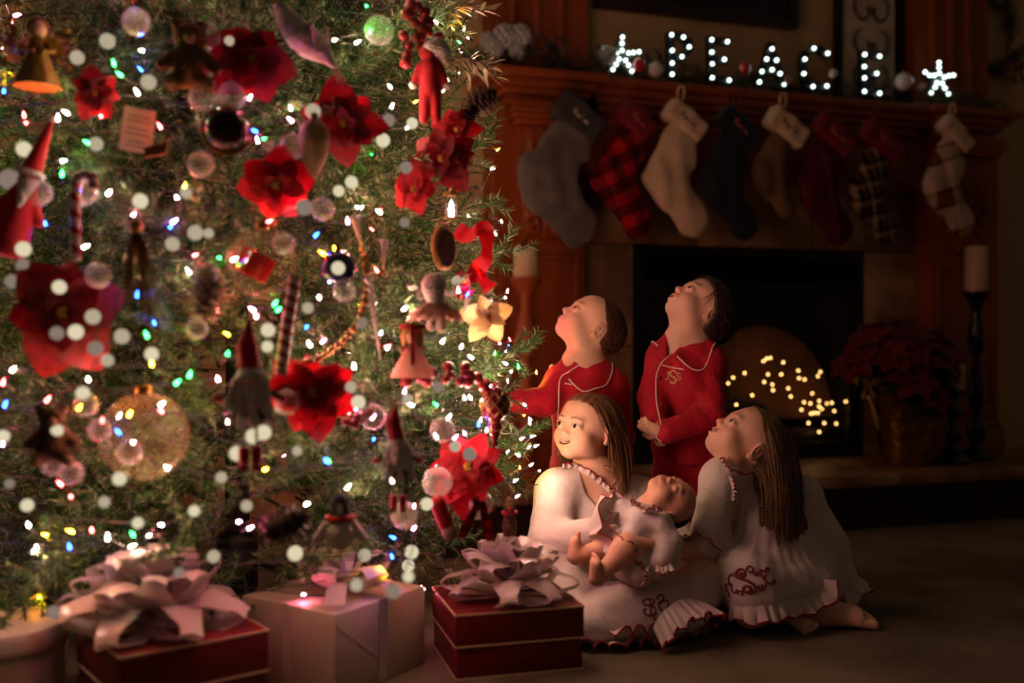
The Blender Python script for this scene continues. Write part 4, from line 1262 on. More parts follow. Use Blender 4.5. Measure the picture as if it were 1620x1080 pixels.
# --- candy canes
def candy(label, pts, rpx, out=.08):
    p0 = on_tree(*pts[0], out); t = thing('candy_cane', label, 'candy cane', p0)
    P = [on_tree(u, v, out) for u, v in pts]
    y = min(p.y for p in P); P = [px(u, v, y) for u, v in pts]
    path = arc_path([p-p0 for p in P], 60); r = spx(rpx, p0)
    b = MB(); b.tube(path, r, 16)
    n = 16
    for f in range((len(path)-1)*n):
        i, k = divmod(f, n)
        b.mi[f] = 1 if ((i/6.0+k/n) % 1.0) < .42 else 0
    b.build('cane', [mat('white sugar', '#f0dcd0', .35), mat('red sugar stripe', '#b0121c', .35)], t, ang=80)
    MB().tube([path[0], path[0]+V3((0, .01, .03))], .0008, 5).build('hanger', M_string, t)
candy('hooked striped candy cane on the left of the tree', [(150, 300), (146, 282), (134, 276), (122, 284), (119, 305), (119, 340), (120, 375), (120, 412)], 8)
candy('leaning striped candy cane above the large poinsettia', [(466, 436), (462, 470), (456, 505), (451, 540), (446, 575), (444, 592)], 10)
# --- dolls
M_felt = mat('red felt', '#b3101b', .85, sheen=.25, bump=.2, bscale=120)
M_plush = mat('white plush', '#e6d6c8', .95, bump=.9, bscale=150, sheen=.3)
M_skinf = mat('doll face', '#d8a488', .6)
M_beard = mat('white beard', '#efe6da', .95, bump=1, bscale=120, col2='#bfb4a6', nscale=30, stretch=(3, 3, .5))
def fld(t, name, lo, hi, h, ops, m, warp=None):
    F = Field(lo, hi, h)
    for fn, args, kw in ops: getattr(F, fn)(*args, **kw)
    if warp: F.warp(warp)
    return link(name, F.mesh(name), m, t)
def fuzz(a, f): return lambda X, Y, Z: a*np.sin(X*f)*np.sin(Y*f+1)*np.sin(Z*f+2)
# tall santa at the left edge
t, k = orn('santa_doll', 'tall red cloth santa with a pointed hat at the left edge of the tree', 'doll', 40, 300, .05, roll=.28)
u_ = k
fld(t, 'coat', (-50*u_, -40*u_, -110*u_), (50*u_, 40*u_, 20*u_), 3*u_, [('cone', ((0, 0, 0), (0, 0, -90*u_), 17*u_, 32*u_), {}), ('cone', ((-12*u_, 0, -10*u_), (-34*u_, -8*u_, -45*u_), 10*u_, 8*u_), {}), ('cone', ((12*u_, 0, -10*u_), (34*u_, -8*u_, -45*u_), 10*u_, 8*u_), {})], M_felt)
fld(t, 'hat', (-30*u_, -30*u_, 10*u_), (30*u_, 30*u_, 130*u_), 3*u_, [('cone', ((0, 0, 28*u_), (6*u_, 0, 120*u_), 18*u_, 3*u_), {})], M_felt)
MB().ball((0, -2*u_, 14*u_), 16*u_, 16, 12).build('face', M_skinf, t)
fld(t, 'beard', (-30*u_, -34*u_, -50*u_), (30*u_, 10*u_, 20*u_), 3*u_, [('cone', ((0, -12*u_, 4*u_), (0, -22*u_, -30*u_), 13*u_, 4*u_), {})], M_beard, fuzz(2*u_, 60/ (10*u_)))
MB().tube([(18*u_*math.cos(a), 18*u_*math.sin(a), 27*u_) for a in [i/16*2*math.pi for i in range(17)]], 5*u_, 8, caps=False).build('fur_band', M_plush, t)
MB().ball((6*u_, 0, 122*u_), 6*u_, 10, 8).build('pompom', M_plush, t)
MB().ball((0, -18*u_, 12*u_), 3.4*u_, 8, 6).build('nose', M_skinf, t)
# red elf doll hanging at the tree edge, seen from behind
t, k = orn('elf_doll', 'red felt elf doll with white mittens hanging at the tree edge', 'doll', 680, 130, .05)
fld(t, 'body', (-40*k, -25*k, -70*k), (40*k, 25*k, 50*k), 2.4*k, [('cone', ((0, 0, 22*k), (0, 0, -12*k), 17*k, 15*k), {}), ('cone', ((-6*k, 0, -12*k), (-9*k, 0, -58*k), 11*k, 8*k), {'k': .004}), ('cone', ((7*k, 0, -12*k), (10*k, 0, -58*k), 11*k, 8*k), {'k': .004}), ('cone', ((-14*k, 0, 24*k), (-24*k, -3*k, 0), 8*k, 6*k), {}), ('cone', ((14*k, 0, 24*k), (25*k, -3*k, -2*k), 8*k, 6*k), {})], M_felt)
for sx in (-1, 1): MB().ball((sx*27*k, -3*k, -6*k), 6.5*k, 12, 8).build('mitten', M_plush, t)
MB().ball((-2*k, 0, 44*k), 15*k, 16, 12).build('head', M_felt, t)
fld(t, 'hat', (-30*k, -20*k, 30*k), (40*k, 20*k, 84*k), 2.4*k, [('cone', ((2*k, -2*k, 52*k), (20*k, 0, 48*k), 14*k, 13*k), {}), ('cone', ((14*k, 0, 60*k), (22*k, 0, 30*k), 12*k, 9*k), {})], M_plush)
# white feathered bird at the top
t, k = orn('feather_bird', 'white feathered bird with a twig tail near the top of the tree', 'bird', 482, 62, .06, roll=.65)
fld(t, 'body', (-75*k, -35*k, -40*k), (70*k, 35*k, 40*k), 3*k, [('ell', ((0, 0, 0), (46*k, 22*k, 24*k)), {}), ('cone', ((-30*k, 0, 4*k), (-56*k, -4*k, 12*k), 17*k, 12*k), {}), ('cone', ((35*k, 0, 0), (62*k, 0, -4*k), 14*k, 5*k), {})], M_plush, fuzz(2.4*k, .9/k))
for sy in (-1, 1):
    for j in range(5):
        G = leaf_grid(46*k, 7*k, .1, .1)
        b = MB(); b.M = Matrix.Translation((-8*k, sy*18*k, 8*k)) @ Matrix.Rotation(sy*(.15+.12*j), 4, 'Z') @ Matrix.Rotation(-.1*j, 4, 'Y'); b.grid(G); b.build('feather', M_plush, t)
MB().lathe([(4*k, 0), (.5*k, 14*k)], 8).build('beak', mat('beak', '#8a5a2a', .6), t, (-66*k, -4*k, 13*k), (0, R(-80), 0))
for sy in (-1, 1): MB().ball((-60*k, -4*k+sy*10*k, 17*k), 2.2*k, 8, 6).build('eye', M_blackg, t)
for j in range(3): MB().tube([(55*k, 0, -4*k), (85*k, 4*k*j, -10*k-6*k*j), (110*k, 2*k, -22*k-10*k*j)], [2.2*k, 1.6*k, .8*k], 5).build('twig', mat('pale twig', '#b08a6a', .8), t)
# plush owl-like fairy with tutu
t, k = orn('plush_fairy', 'white plush fairy with closed eyes and a pink tutu beside the ballerina', 'doll', 686, 470, .05)
fld(t, 'body', (-30*k, -25*k, -60*k), (30*k, 25*k, 50*k), 2.2*k, [('ell', ((0, 0, 16*k), (20*k, 17*k, 23*k)), {}), ('cone', ((2*k, 0, -4*k), (4*k, 0, -22*k), 13*k, 15*k), {}), ('cone', ((-3*k, 0, -24*k), (-4*k, 0, -46*k), 7*k, 8*k), {'k': .002}), ('cone', ((11*k, 0, -24*k), (12*k, 0, -48*k), 7*k, 9*k), {'k': .002})], M_plush)
M_tulle = mat('pink tulle', '#e0a48e', .8, alpha=.75)
for lay in range(3):
    N = 48; G = []
    for rr_, z0 in ((10, -8), (22+lay*4, -18-lay*3), (38+lay*3, -26-lay*5)):
        G.append([((2+(rr_+3*math.sin(i*2.7+lay))*math.cos(2*math.pi*i/N))*k, (rr_+3*math.sin(i*2.7))*math.sin(2*math.pi*i/N)*k*.8, (z0+3*math.sin(i*1.9+lay*2))*k) for i in range(N)])
    MB().grid(G, close_u=True).build('tutu_layer', M_tulle, t)
for sx in (-1, 1):
    MB().tube([(sx*7*k+7*k*math.cos(a)*.7, -16.5*k, 17*k-4*k*math.sin(a)) for a in [i/8*math.pi for i in range(9)]], .8*k, 5).build('closed_eye', M_blackr, t)
for sx in (-1, 1):
    b = MB(); b.M = Matrix.Translation((sx*14*k, 10*k, -2*k)) @ Matrix.Rotation(sx*-.7+ (math.pi if sx < 0 else 0), 4, 'Y'); b.grid(leaf_grid(36*k, 13*k, .1, .1)); b.build('wing', M_plush, t)
# ballerina
t, k = orn('ballerina_doll', 'pink dressed ballerina doll with a red ribbon halo and blonde hair', 'doll', 653, 555, .06)
N = 40; G = []
for rr_, z0 in ((6, 12), (10, 4), (20, -14), (30, -34), (33, -42)):
    G.append([((rr_*(1+.12*math.sin(i*1.1)*(rr_ > 8)))*math.cos(2*math.pi*i/N)*k, rr_*math.sin(2*math.pi*i/N)*k*.8, z0*k) for i in range(N)])
MB().grid(G, close_u=True).build('dress', mat('blush satin', '#d99584', .5, translucent=.2), t)
MB().ball((0, 0, 24*k), 13*k, 16, 12).build('head', M_skinf, t)
fld(t, 'hair', (-24*k, -20*k, 0), (24*k, 22*k, 50*k), 2*k, [('ell', ((0, 3*k, 27*k), (16*k, 15*k, 14*k)), {}), ('cone', ((-12*k, 2*k, 24*k), (-13*k, 2*k, 8*k), 7*k, 4*k), {}), ('cone', ((12*k, 2*k, 24*k), (13*k, 2*k, 8*k), 7*k, 4*k), {}), ('ell', ((0, -14*k, 20*k), (9*k, 9*k, 11*k)), {'mode': 'sub'})], mat('doll blonde hair', '#c99a4e', .6, bump=.5, bscale=120))
b = MB(); N = 24
b.grid([[(21*k*math.cos(2*math.pi*i/N), 18*k*math.sin(2*math.pi*i/N), 38*k+z*k) for i in range(N)] for z in (-4, 4)], close_u=True); b.build('ribbon_halo', M_felt, t)
b = MB(); b.box(-3*k, 3*k, -19*k, -18*k, -22*k, 38*k); b.build('ribbon_tail', M_felt, t)
for sx in (-1, 1): MB().tube([(sx*7*k, 0, 10*k), (sx*20*k, -6*k, 2*k), (sx*14*k, -14*k, -6*k)], [3*k, 2.6*k, 2.2*k], 6).build('arm', M_skinf, t)
# gnomes
def gnome(label, u, v, s, lean):
    t, k = orn('gnome_doll', label, 'doll', u, v, .09)
    k *= s
    fld(t, 'hat', (-40*k, -30*k, 0), (50*k, 30*k, 110*k), 2.6*k, [('cone', ((0, 0, 14*k), (lean*12*k, 0, 60*k), 20*k, 15*k), {}), ('cone', ((lean*12*k, 0, 60*k), (lean*4*k, 0, 100*k), 15*k, 4*k), {})], M_felt)
    fld(t, 'beard', (-60*k, -44*k, -80*k), (60*k, 24*k, 26*k), 2.6*k, [('cone', ((0, -4*k, 8*k), (0, -8*k, -14*k), 24*k, 22*k), {})]+[('cone', (((j-4)*5*k, -12*k, 4*k), ((j-4)*9*k, -16*k-4*k*(j % 2), (-50-14*((j*7) % 3)+3*abs(j-4))*k), 9*k, 2.5*k), {'k': .003}) for j in range(9)], M_beard)
    MB().ball((0, -26*k, 6*k), 7*k, 12, 8).build('nose', M_skinf, t)
    fld(t, 'body', (-40*k, -30*k, -70*k), (40*k, 30*k, 10*k), 3*k, [('cone', ((4*k, 4*k, -10*k), (6*k, 4*k, -44*k), 22*k, 24*k), {})], mat('grey green wool', '#39402f', .95))
    for sx in (-1, 1):
        MB().tube([(sx*14*k, -2*k, -10*k), (sx*34*k, -8*k, -14*k), (sx*44*k, -12*k, -20*k)], [6*k, 5*k, 4.5*k], 8).build('arm', mat('grey green wool', '#39402f', .95), t)
        MB().ball((sx*47*k, -13*k, -21*k), 7*k, 10, 8, (1.3, 1, 1)).build('mitten', M_felt, t)
        MB().tube([(sx*9*k, 0, -60*k), (sx*10*k, -2*k, -100*k)], 2.2*k, 6).build('dangling_leg', mat('grey yarn', '#8d8578', .9), t)
        MB().tube([(sx*10*k, -2*k, -98*k), (sx*10*k, -3*k, -124*k), (sx*10*k, -14*k, -130*k)], [8*k, 8*k, 7*k], 10).build('boot', M_felt, t)
gnome('white bearded gnome with a tall red hat left of the big poinsettia', 396, 608, 1.0, -.4)
gnome('small white bearded gnome under the red berry row', 630, 712, .72, -.9)
# snowman seen from behind
t, k = orn('snowman_doll', 'plush snowman with a black knit hat above the white gift', 'snowman', 538, 838, .09)
fld(t, 'body', (-32*k, -30*k, -36*k), (32*k, 30*k, 22*k), 2.4*k, [('ell', ((0, 0, -6*k), (25*k, 23*k, 26*k)), {})], M_plush)
fld(t, 'hat', (-24*k, -22*k, 8*k), (24*k, 22*k, 62*k), 2.4*k, [('cone', ((0, 0, 24*k), (0, 0, 42*k), 18*k, 14*k), {})], mat('black knit', '#15101a', .95, bump=.8, bscale=180))
MB().tube([(19*k*math.cos(a), 17*k*math.sin(a), 20*k) for a in [i/20*2*math.pi for i in range(21)]], 5*k, 8, caps=False).build('hat_band', M_felt, t)
for sx in (-1, 1): fld(t, 'arm', (-50*k, -20*k, -30*k), (50*k, 20*k, 20*k), 2.6*k, [('cone', ((sx*20*k, 0, 8*k), (sx*36*k, -3*k, -14*k), 8*k, 8*k), {})], M_plush)
b = MB(); b.box(-5*k, 4*k, -18.6*k, -17.6*k, 28*k, 44*k); b.build('cloth_tag', mat('white tag', '#e8dcd0', .8), t)
# teddy bears
def teddy(label, u, v, s, m):
    t, k = orn('teddy_bear', label, 'teddy bear', u, v, .05); k *= s
    fld(t, 'body', (-60*k, -40*k, -60*k), (60*k, 40*k, 70*k), 3*k, [('ell', ((0, 0, 30*k), (24*k, 21*k, 22*k)), {}), ('ell', ((0, 0, -14*k), (28*k, 24*k, 32*k)), {}), ('ell', ((-19*k, 2*k, 50*k), (9*k, 6*k, 9*k)), {}), ('ell', ((19*k, 2*k, 50*k), (9*k, 6*k, 9*k)), {}), ('cone', ((-22*k, 0, 2*k), (-40*k, -10*k, -16*k), 10*k, 9*k), {}), ('cone', ((22*k, 0, 2*k), (40*k, -10*k, -16*k), 10*k, 9*k), {}), ('cone', ((-14*k, -4*k, -36*k), (-26*k, -24*k, -44*k), 12*k, 12*k), {}), ('cone', ((14*k, -4*k, -36*k), (26*k, -24*k, -44*k), 12*k, 12*k), {})], m)
    MB().ball((0, -20*k, 25*k), 9*k, 12, 8).build('muzzle', mat('tan muzzle', '#a88860', .9), t)
    for sx in (-1, 1):
        MB().ball((sx*9*k, -19*k, 37*k), 2.6*k, 8, 6).build('eye', M_blackg, t)
        MB().ball((sx*27*k, -34*k, -45*k), 8*k, 12, 8, (1, .5, 1)).build('paw_pad', mat('tan muzzle', '#a88860', .9), t)
    MB().ball((0, -28*k, 28*k), 3*k, 8, 6).build('nose', M_blackg, t)
M_tedd = mat('brown plush', '#6b4a28', .95, bump=.9, bscale=150, col2='#573a1e', nscale=20)
teddy('brown teddy bear low on the left of the tree', 82, 688, .85, M_tedd)
teddy('golden brown teddy bear high on the tree left of the dark poinsettia', 300, 92, 1.05, mat('gold brown plush', '#8a6234', .95, bump=.9, bscale=150, col2='#6f4c26', nscale=20))
# gold angel
t, k = orn('angel_ornament', 'gold fabric angel with spread wings in the upper left corner', 'angel', 60, 88, .05)
M_goldf = mat('gold brocade', '#9a6c2c', .5, metal=.35, bump=.6, bscale=70)
MB().lathe([(6*k, 30*k), (12*k, 22*k), (16*k, 0), (34*k, -44*k), (36*k, -50*k), (.5*k, -46*k)], 28, wob=lambda a, z: 1+.06*math.sin(9*a)).build('gown', M_goldf, t)
MB().ball((0, 0, 42*k), 14*k, 16, 12).build('head', M_skinf, t)
fld(t, 'hair', (-24*k, -22*k, 20*k), (24*k, 24*k, 66*k), 2.4*k, [('ell', ((0, 4*k, 45*k), (17*k, 15*k, 16*k)), {}), ('ell', ((0, -14*k, 40*k), (9*k, 9*k, 10*k)), {'mode': 'sub'})], mat('auburn doll hair', '#7a3a18', .7, bump=.6, bscale=90))
for sx in (-1, 1):
    for j in range(5):
        b = MB(); b.M = Matrix.Translation((sx*6*k, 10*k, 16*k)) @ Matrix.Rotation((math.pi if sx < 0 else 0), 4, 'Z') @ Matrix.Rotation(-.65+.32*j, 4, 'Y'); b.grid(leaf_grid(52*k, 9*k, .1, .05)); b.build('wing_feather', M_goldf, t)
    MB().tube([(sx*10*k, -4*k, 22*k), (sx*22*k, -14*k, 6*k), (sx*6*k, -20*k, 2*k)], [5*k, 5*k, 3.6*k], 8).build('arm', M_goldf, t)
# handwritten tag
t, k = orn('paper_tag', 'cream paper tag with handwritten lines and a cinnamon bundle', 'tag', 218, 205, .06, roll=.12)
G = [[(x*24*k, 2*k*math.sin(x*3)-1*k, z*k) for x in (-1, -.5, 0, .5, 1)] for z in (-36, -20, 0, 20, 34)]
MB().grid(G).build('paper', mat('cream paper', '#d8b39c', .8, translucent=.2), t)
for j, z in enumerate((20, 13, 0, -8, -20, -27)):
    b = MB(); w = (16, 18, 15, 19, 12, 15)[j]
    b.tube([((-w+2*w*i/20)*k, -2.4*k+2*k*math.sin((-w+2*w*i/20)/8), (z+1.4*math.sin(i*2.3+j))*k) for i in range(21)], .8*k, 4); b.build('ink_line', mat('ink', '#2a1a16', .8), t)
for j in range(4):
    b = MB(); b.tube([(14*k, -4*k, (-30-4*j)*k), (46*k, -6*k, (-14-5*j)*k)], 3*k, 8); b.build('cinnamon_stick', mat('cinnamon', '#7a4520', .8), t)
# teardrop
t, k = orn('teardrop_ornament', 'long pink and gold frosted teardrop ornament hanging by the red poinsettia', 'bauble', 497, 238, .07, string=.055)
MB().lathe([(.1*k, -48*k), (3*k, -44*k), (9*k, -34*k), (18*k, -14*k), (24*k, 8*k), (25*k, 22*k), (20*k, 38*k), (10*k, 48*k), (4*k, 52*k)], 32).build('drop', mat('pink gold frost', '#d8967c', .45, col2='#c8a070', nscale=12, stretch=(1, 1, .5), bump=.5, bscale=220), t)
MB().lathe([(6*k, 50*k), (6*k, 58*k), (2*k, 60*k)], 12).build('cap', mat('gold cap', '#b08a40', .3, metal=1), t)
# jewelled finial
t, k = orn('finial_ornament', 'burgundy and gold diamond patterned finial ornament near the toddler\'s sleeve', 'bauble', 783, 640, .05, string=.045)
M_burg = mat('burgundy glass', '#6e1420', .25, coat=.4)
MB().lathe([(2*k, 30*k), (8*k, 26*k), (18*k, 18*k), (23*k, 2*k), (20*k, -14*k), (12*k, -24*k), (8*k, -28*k), (12*k, -32*k), (12*k, -38*k), (7*k, -50*k), (4*k, -58*k), (6*k, -62*k), (.5*k, -70*k)], 28).build('body', M_burg, t)
M_gbead = mat('gold braid', '#b8864a', .4, metal=.7)
for j in range(8):
    for sgn in (-1, 1):
        pts = []
        for i in range(13):
            f = i/12; z = 20-38*f; rr_ = np.interp(z, [-18, -14, 2, 18, 20], [17, 20, 23, 18, 16])+.8
            a = 2*math.pi*j/8+sgn*f*2*math.pi/4
            pts.append((rr_*math.cos(a)*k, rr_*math.sin(a)*k, z*k))
        MB().tube(pts, 1.1*k, 5).build('braid', M_gbead, t)
for zz, rr_ in ((-28, 9), (-40, 12)): MB().tube([(rr_*k*math.cos(a), rr_*k*math.sin(a), zz*k) for a in [i/20*2*math.pi for i in range(21)]], 1.6*k, 6, caps=False).build('gold_band', M_gbead, t)
# wood slice
t, k = orn('wood_slice', 'dark round wood slice ornament with bark rim, turned edge-on', 'ornament', 702, 392, .04, string=.045, yaw=R(62))
b = MB(); b.M = Matrix.Rotation(R(90), 4, 'X'); b.lathe([(.1*k, -5*k), (30*k, -5*k), (31*k, 0), (30*k, 5*k), (.1*k, 5*k)], 36); b.build('slice', mat('dark painted slice', '#2c1c1c', .6, col2='#4a3028', nscale=20), t)
MB().tube([(31*k*math.cos(a), 0, 31*k*math.sin(a)) for a in [i/32*2*math.pi for i in range(33)]], [5.5*k*(1+.12*math.sin(i*2.3)) for i in range(33)], 8, caps=False).build('bark_rim', mat('pale bark', '#a97a40', .9, bump=.6, bscale=80), t)
# red ribbon and bows
M_ribbon = mat('red satin ribbon', '#c00d1e', .5, translucent=.3)
p0 = on_tree(765, 392, .05)
t = thing('ribbon', 'red satin ribbon trailing down the tree edge below the pinecones', 'ribbon', p0)
for pts, w in (([(722, 362), (738, 372), (752, 366), (766, 362), (771, 385), (768, 410), (756, 428), (766, 445), (776, 458)], 11), ([(756, 430), (742, 440), (728, 446), (732, 462), (744, 470)], 12)):
    pp = arc_path([V3((u, v, 0)) for u, v in pts], 40); G = [[], [], []]
    for i, q_ in enumerate(pp):
        tg = (pp[min(i+1, len(pp)-1)]-pp[max(i-1, 0)]).normalized(); nr_ = V3((-tg.y, tg.x, 0)); ww = w*(1+.25*math.sin(i*.5))
        for k_, sg in enumerate((-1, 0, 1)):
            G[k_].append(px(q_.x+nr_.x*ww*sg, q_.y+nr_.y*ww*sg, p0.y+.012*math.sin(i*.45+sg*.8))-p0)
    MB().grid(G).build('ribbon_strip', M_ribbon, t)
p = on_tree(752, 790, .09); ribbon_bow('ribbon_bow', 'red ribbon bow with buffalo check lining behind the right gift bow', p, spx(66, p), plaid('red black check ribbon', '#a8101c', [(1, .5, 1, 'x', '#18080a', .5), (1, .5, 1, 'z', '#18080a', .6)], 38), (.0, .1, face_yaw(p)))
# stuffed red leg with white cuff
t, k = orn('mini_stocking', 'small red felt stocking with a white toe near the plaid bow', 'stocking', 702, 820, .07, roll=-.35)
fld(t, 'sock', (-30*k, -20*k, -30*k), (30*k, 20*k, 36*k), 2.4*k, [('cone', ((0, 0, 26*k), (0, 0, -10*k), 13*k, 12*k), {})], M_felt)
MB().ball((1*k, 0, -22*k), 13*k, 12, 10, (1, 1, 1.2)).build('toe', mat('pinkish plush', '#a87c6e', .95), t)
# little deer doll
t, k = orn('reindeer_doll', 'tiny brown reindeer doll with a red scarf beside the nightgown sleeve', 'doll', 806, 815, .03)
fld(t, 'body', (-24*k, -24*k, -40*k), (24*k, 24*k, 44*k), 2.2*k, [('ell', ((0, 0, 18*k), (9*k, 11*k, 12*k)), {}), ('cone', ((0, 0, 4*k), (0, 0, -14*k), 9*k, 11*k), {}), ('cone', ((-5*k, 0, -16*k), (-6*k, -2*k, -36*k), 5*k, 4.5*k), {}), ('cone', ((5*k, 0, -16*k), (6*k, -2*k, -36*k), 5*k, 4.5*k), {}), ('cone', ((0, -6*k, 14*k), (0, -15*k, 11*k), 6*k, 5*k), {})], M_tedd)
MB().tube([(10*k*math.cos(a), 9*k*math.sin(a), 5*k) for a in [i/16*2*math.pi for i in range(17)]], 3.4*k, 8, caps=False).build('scarf', M_felt, t)
for sx in (-1, 1): MB().tube([(sx*5*k, 0, 28*k), (sx*12*k, 0, 38*k), (sx*10*k, -2*k, 48*k)], [2*k, 1.6*k, 1*k], 5).build('antler', M_twig, t)
MB().ball((0, -19*k, 12*k), 3*k, 8, 6).build('nose', M_redg, t)
# bead garland
M_bead = mat('bronze bead', '#b07c48', .25, metal=.7)
bd = thing('bead_garland', 'swag of bronze beads across the middle of the tree', 'garland', (TX, TY, 0))
BD = MB().ball((0, 0, 0), 1, 12, 8).mesh('bead'); BD.materials.append(M_bead)
gpts = arc_path([V3((u, v, 0)) for u, v in ((470, 575), (500, 568), (525, 553), (548, 533), (566, 508), (576, 480), (580, 450), (578, 415), (570, 385))], 400)
gp2 = [gpts[0]]
for q_ in gpts:
    if (q_-gp2[-1]).length > 11.5: gp2.append(q_)
gpts = gp2
for q_ in gpts:
    p = on_tree(q_.x, q_.y, .03); o = link('bead', BD, None, bd, p-V3((TX, TY, 0))); o.scale = (spx(6.0, p),)*3
MB().tube([on_tree(q_.x, q_.y, .028)-V3((TX, TY, 0)) for q_ in gpts], .0008, 4).build('thread', M_string, bd)
# icicles
M_ice = mat('clear acrylic', '#f0e2dc', .1, spec=.8, alpha=.65)
for (u0, v0, u1, v1, r, l) in ((583, 440, 602, 570, 8, 'long twisted clear icicle right of the bead garland'), (608, 380, 606, 425, 7, 'short clear icicle above the long twisted one'), (560, 345, 575, 400, 7, 'pink tinted icicle above the navy blue ball'), (742, 470, 730, 500, 5, 'tiny clear icicle beside the cream star flower')):
    p0 = on_tree(u0, v0, .04); p1 = px(u1, v1, p0.y)
    t = thing('icicle', l, 'icicle', p0); L = p1-p0; r = spx(r, p0)
    for ph in (0, math.pi):
        pts = [L*(i/40)+V3((math.cos(i*.8+ph), math.sin(i*.8+ph), 0))*r*.5*(1-i/46) for i in range(41)]
        MB().tube(pts, [r*.55*(1-i/44) for i in range(41)], 8).build('twist', M_ice, t)
    MB().tube([(0, 0, 0), (0, .01, .03)], .0008, 5).build('hanger', M_string, t)
# pinecones
M_cone = mat('dark pinecone', '#2e1a0f', .8, col2='#40261a', nscale=20); M_conef = mat('frosted pinecone', '#6a5238', .85, col2='#a08a6a', nscale=25)
SCALE_ = MB().grid(leaf_grid(1.0, .45, .3, -.25, 5)).mesh('scale')
def pinecone(label, u, v, rpx, m, out=.04, tilt=.3):
    t, k = orn('pinecone', label, 'pinecone', u, v, out); r = rpx*k
    MB().lathe([(.1*r, -r*1.1), (r*.45, -r*.8), (r*.55, 0), (r*.35, r*.8), (.05*r, r*1.1)], 12).build('core', m, t)
    c = SCALE_.copy(); c.materials.clear(); c.materials.append(m)
    for i in range(60):
        f = (i+.5)/60; z = -1.1+2.1*f; ph = i*2.399; rad = .55*math.sin(math.pi*(.12+.8*f))**.8
        o = link('scale', c, None, t, (math.cos(ph)*r*rad*.7, math.sin(ph)*r*rad*.7, z*r)); s = r*(.62*math.sin(math.pi*(.14+.76*f))+.12); o.scale = (s,)*3
        o.rotation_euler = (0, .45-.9*f, ph)
    t.rotation_euler[1] += tilt
pinecone('large dark pinecone between the left bow and the snowman', 452, 830, 34, M_cone, .06, 1.2)
pinecone('dark pinecone at the tree edge left of the mantel', 762, 160, 24, M_cone, .05, 1.0)
pinecone('frosted brown pinecone in the left middle of the tree', 330, 470, 34, M_conef, .03, .2)
pinecone('small dark pinecone under the edge pinecone', 742, 185, 18, M_cone, .05, .4)
# gold tinsel tassel angel
t, k = orn('tinsel_tassel', 'long gold tinsel tassel left of the frosted pinecone', 'tassel', 215, 420, .05)
M_tins = mat('gold tinsel', '#7a5a30', .3, metal=.9)
b = MB(); r2 = random.Random(4)
for j in range(70):
    a = r2.uniform(0, 6.28); rr_ = r2.uniform(6, 32); L = r2.uniform(90, 150)
    b.tube([(0, 0, 60*k), (math.cos(a)*rr_*.5*k, math.sin(a)*rr_*.5*k, 30*k), (math.cos(a)*rr_*k, math.sin(a)*rr_*k, (60-L)*k)], [1.2*k, 1.0*k, .6*k], 3)
tag(b.build('tinsel', M_tins, t), kind='stuff')
MB().ball((0, 0, 62*k), 12*k, 14, 10).build('knob', M_goldf, t)
# silver glitter sprays at the tree's upper right
M_spray = mat('silver glitter leaf', '#a89a78', .35, metal=.4, col2='#cfc4a4', nscale=40)
SPL = MB().grid(leaf_grid(1.0, .16, .2, .15, 5)).mesh('leaf'); SPL.materials.append(M_spray)
def spray(label, u, v, du, dv, n):
    p0 = on_tree(u, v, -.05); t = thing('glitter_spray', label, 'foliage spray', p0)
    p1 = px(u+du, v+dv, p0.y-.02)-p0
    path = arc_path([V3((0, 0, 0)), p1*.5+V3((0, 0, .02)), p1], 20)
    MB().tube(path, [.0022*(1-i/len(path)*.7) for i in range(len(path))], 5).build('stem', M_twig, t)
    for i in range(n):
        f = (i+3)/(n+3); q_ = path[min(len(path)-1, int(f*(len(path)-1)))]
        o = link('leaf', SPL, None, t, q_); o.scale = (.05*RNG.uniform(.7, 1.1),)*3
        d = (p1.normalized()+V3((RNG.uniform(-1, 1), RNG.uniform(-1, 1), RNG.uniform(-1, 1)))*.9).normalized()
        o.rotation_euler = d.to_track_quat('X', 'Z').to_euler()
spray('silver glitter leaf spray reaching toward the mantel', 700, 100, 80, 10, 34)
spray('silver glitter leaf spray at the top edge of the tree', 690, 30, 80, -10, 30)
spray('silver glitter leaf spray under the frosted pompom flowers', 720, 115, 60, 10, 24)
# small lit lantern
t, k = orn('lantern_ornament', 'small glowing lantern ornament on the tree edge above the ribbon', 'lantern', 714, 326, .04, string=.02)
for sx in (-1, 1):
    for sy in (-1, 1): MB().tube([(sx*9*k, sy*9*k, -18*k), (sx*9*k, sy*9*k, 16*k)], 1.2*k, 6).build('post', M_gbead, t)
MB().lathe([(13*k, 16*k), (13*k, 18*k), (3*k, 26*k), (1*k, 30*k)], 8).build('roof', M_gbead, t)
MB().lathe([(13*k, -20*k), (13*k, -18*k)], 8).build('base', M_gbead, t)
MB().lathe([(4*k, -17*k), (4.4*k, -6*k), (3*k, 4*k), (.3*k, 10*k)], 10).build('bulb', glow('lantern bulb', (.75, .85, 1.0), 12), t)
# ================================================================ PEOPLE
def headrot(yaw, pitch, roll=0):
    return np.array((Matrix.Rotation(R(yaw), 3, 'Z') @ Matrix.Rotation(R(-pitch), 3, 'X') @ Matrix.Rotation(R(roll), 3, 'Y')))
M_skin = mat('child skin', (.80, .50, .36, 1), .5, attr='tint', spec=.35, sss=.12)
M_eye = mat('eye', (1, 1, 1, 1), .08, attr='tint', spec=.7)
M_teeth = mat('milk teeth', '#f3e6d8', .3)
M_redpj = mat('red velour pyjama', '#c4002a', .75, col2='#ae0022', nscale=18, bump=.35, bscale=70, sheen=.08)
M_piping = mat('white piping', '#f3d9cf', .7)
M_gown = mat('white cotton nightgown', '#e9dcd6', .85, col2='#e2d3cc', nscale=12, bump=.25, bscale=60, translucent=.12)
M_redthread = mat('red thread', '#8e1420', .7)
M_maroon = mat('maroon monogram thread', '#7c0d18', .6)

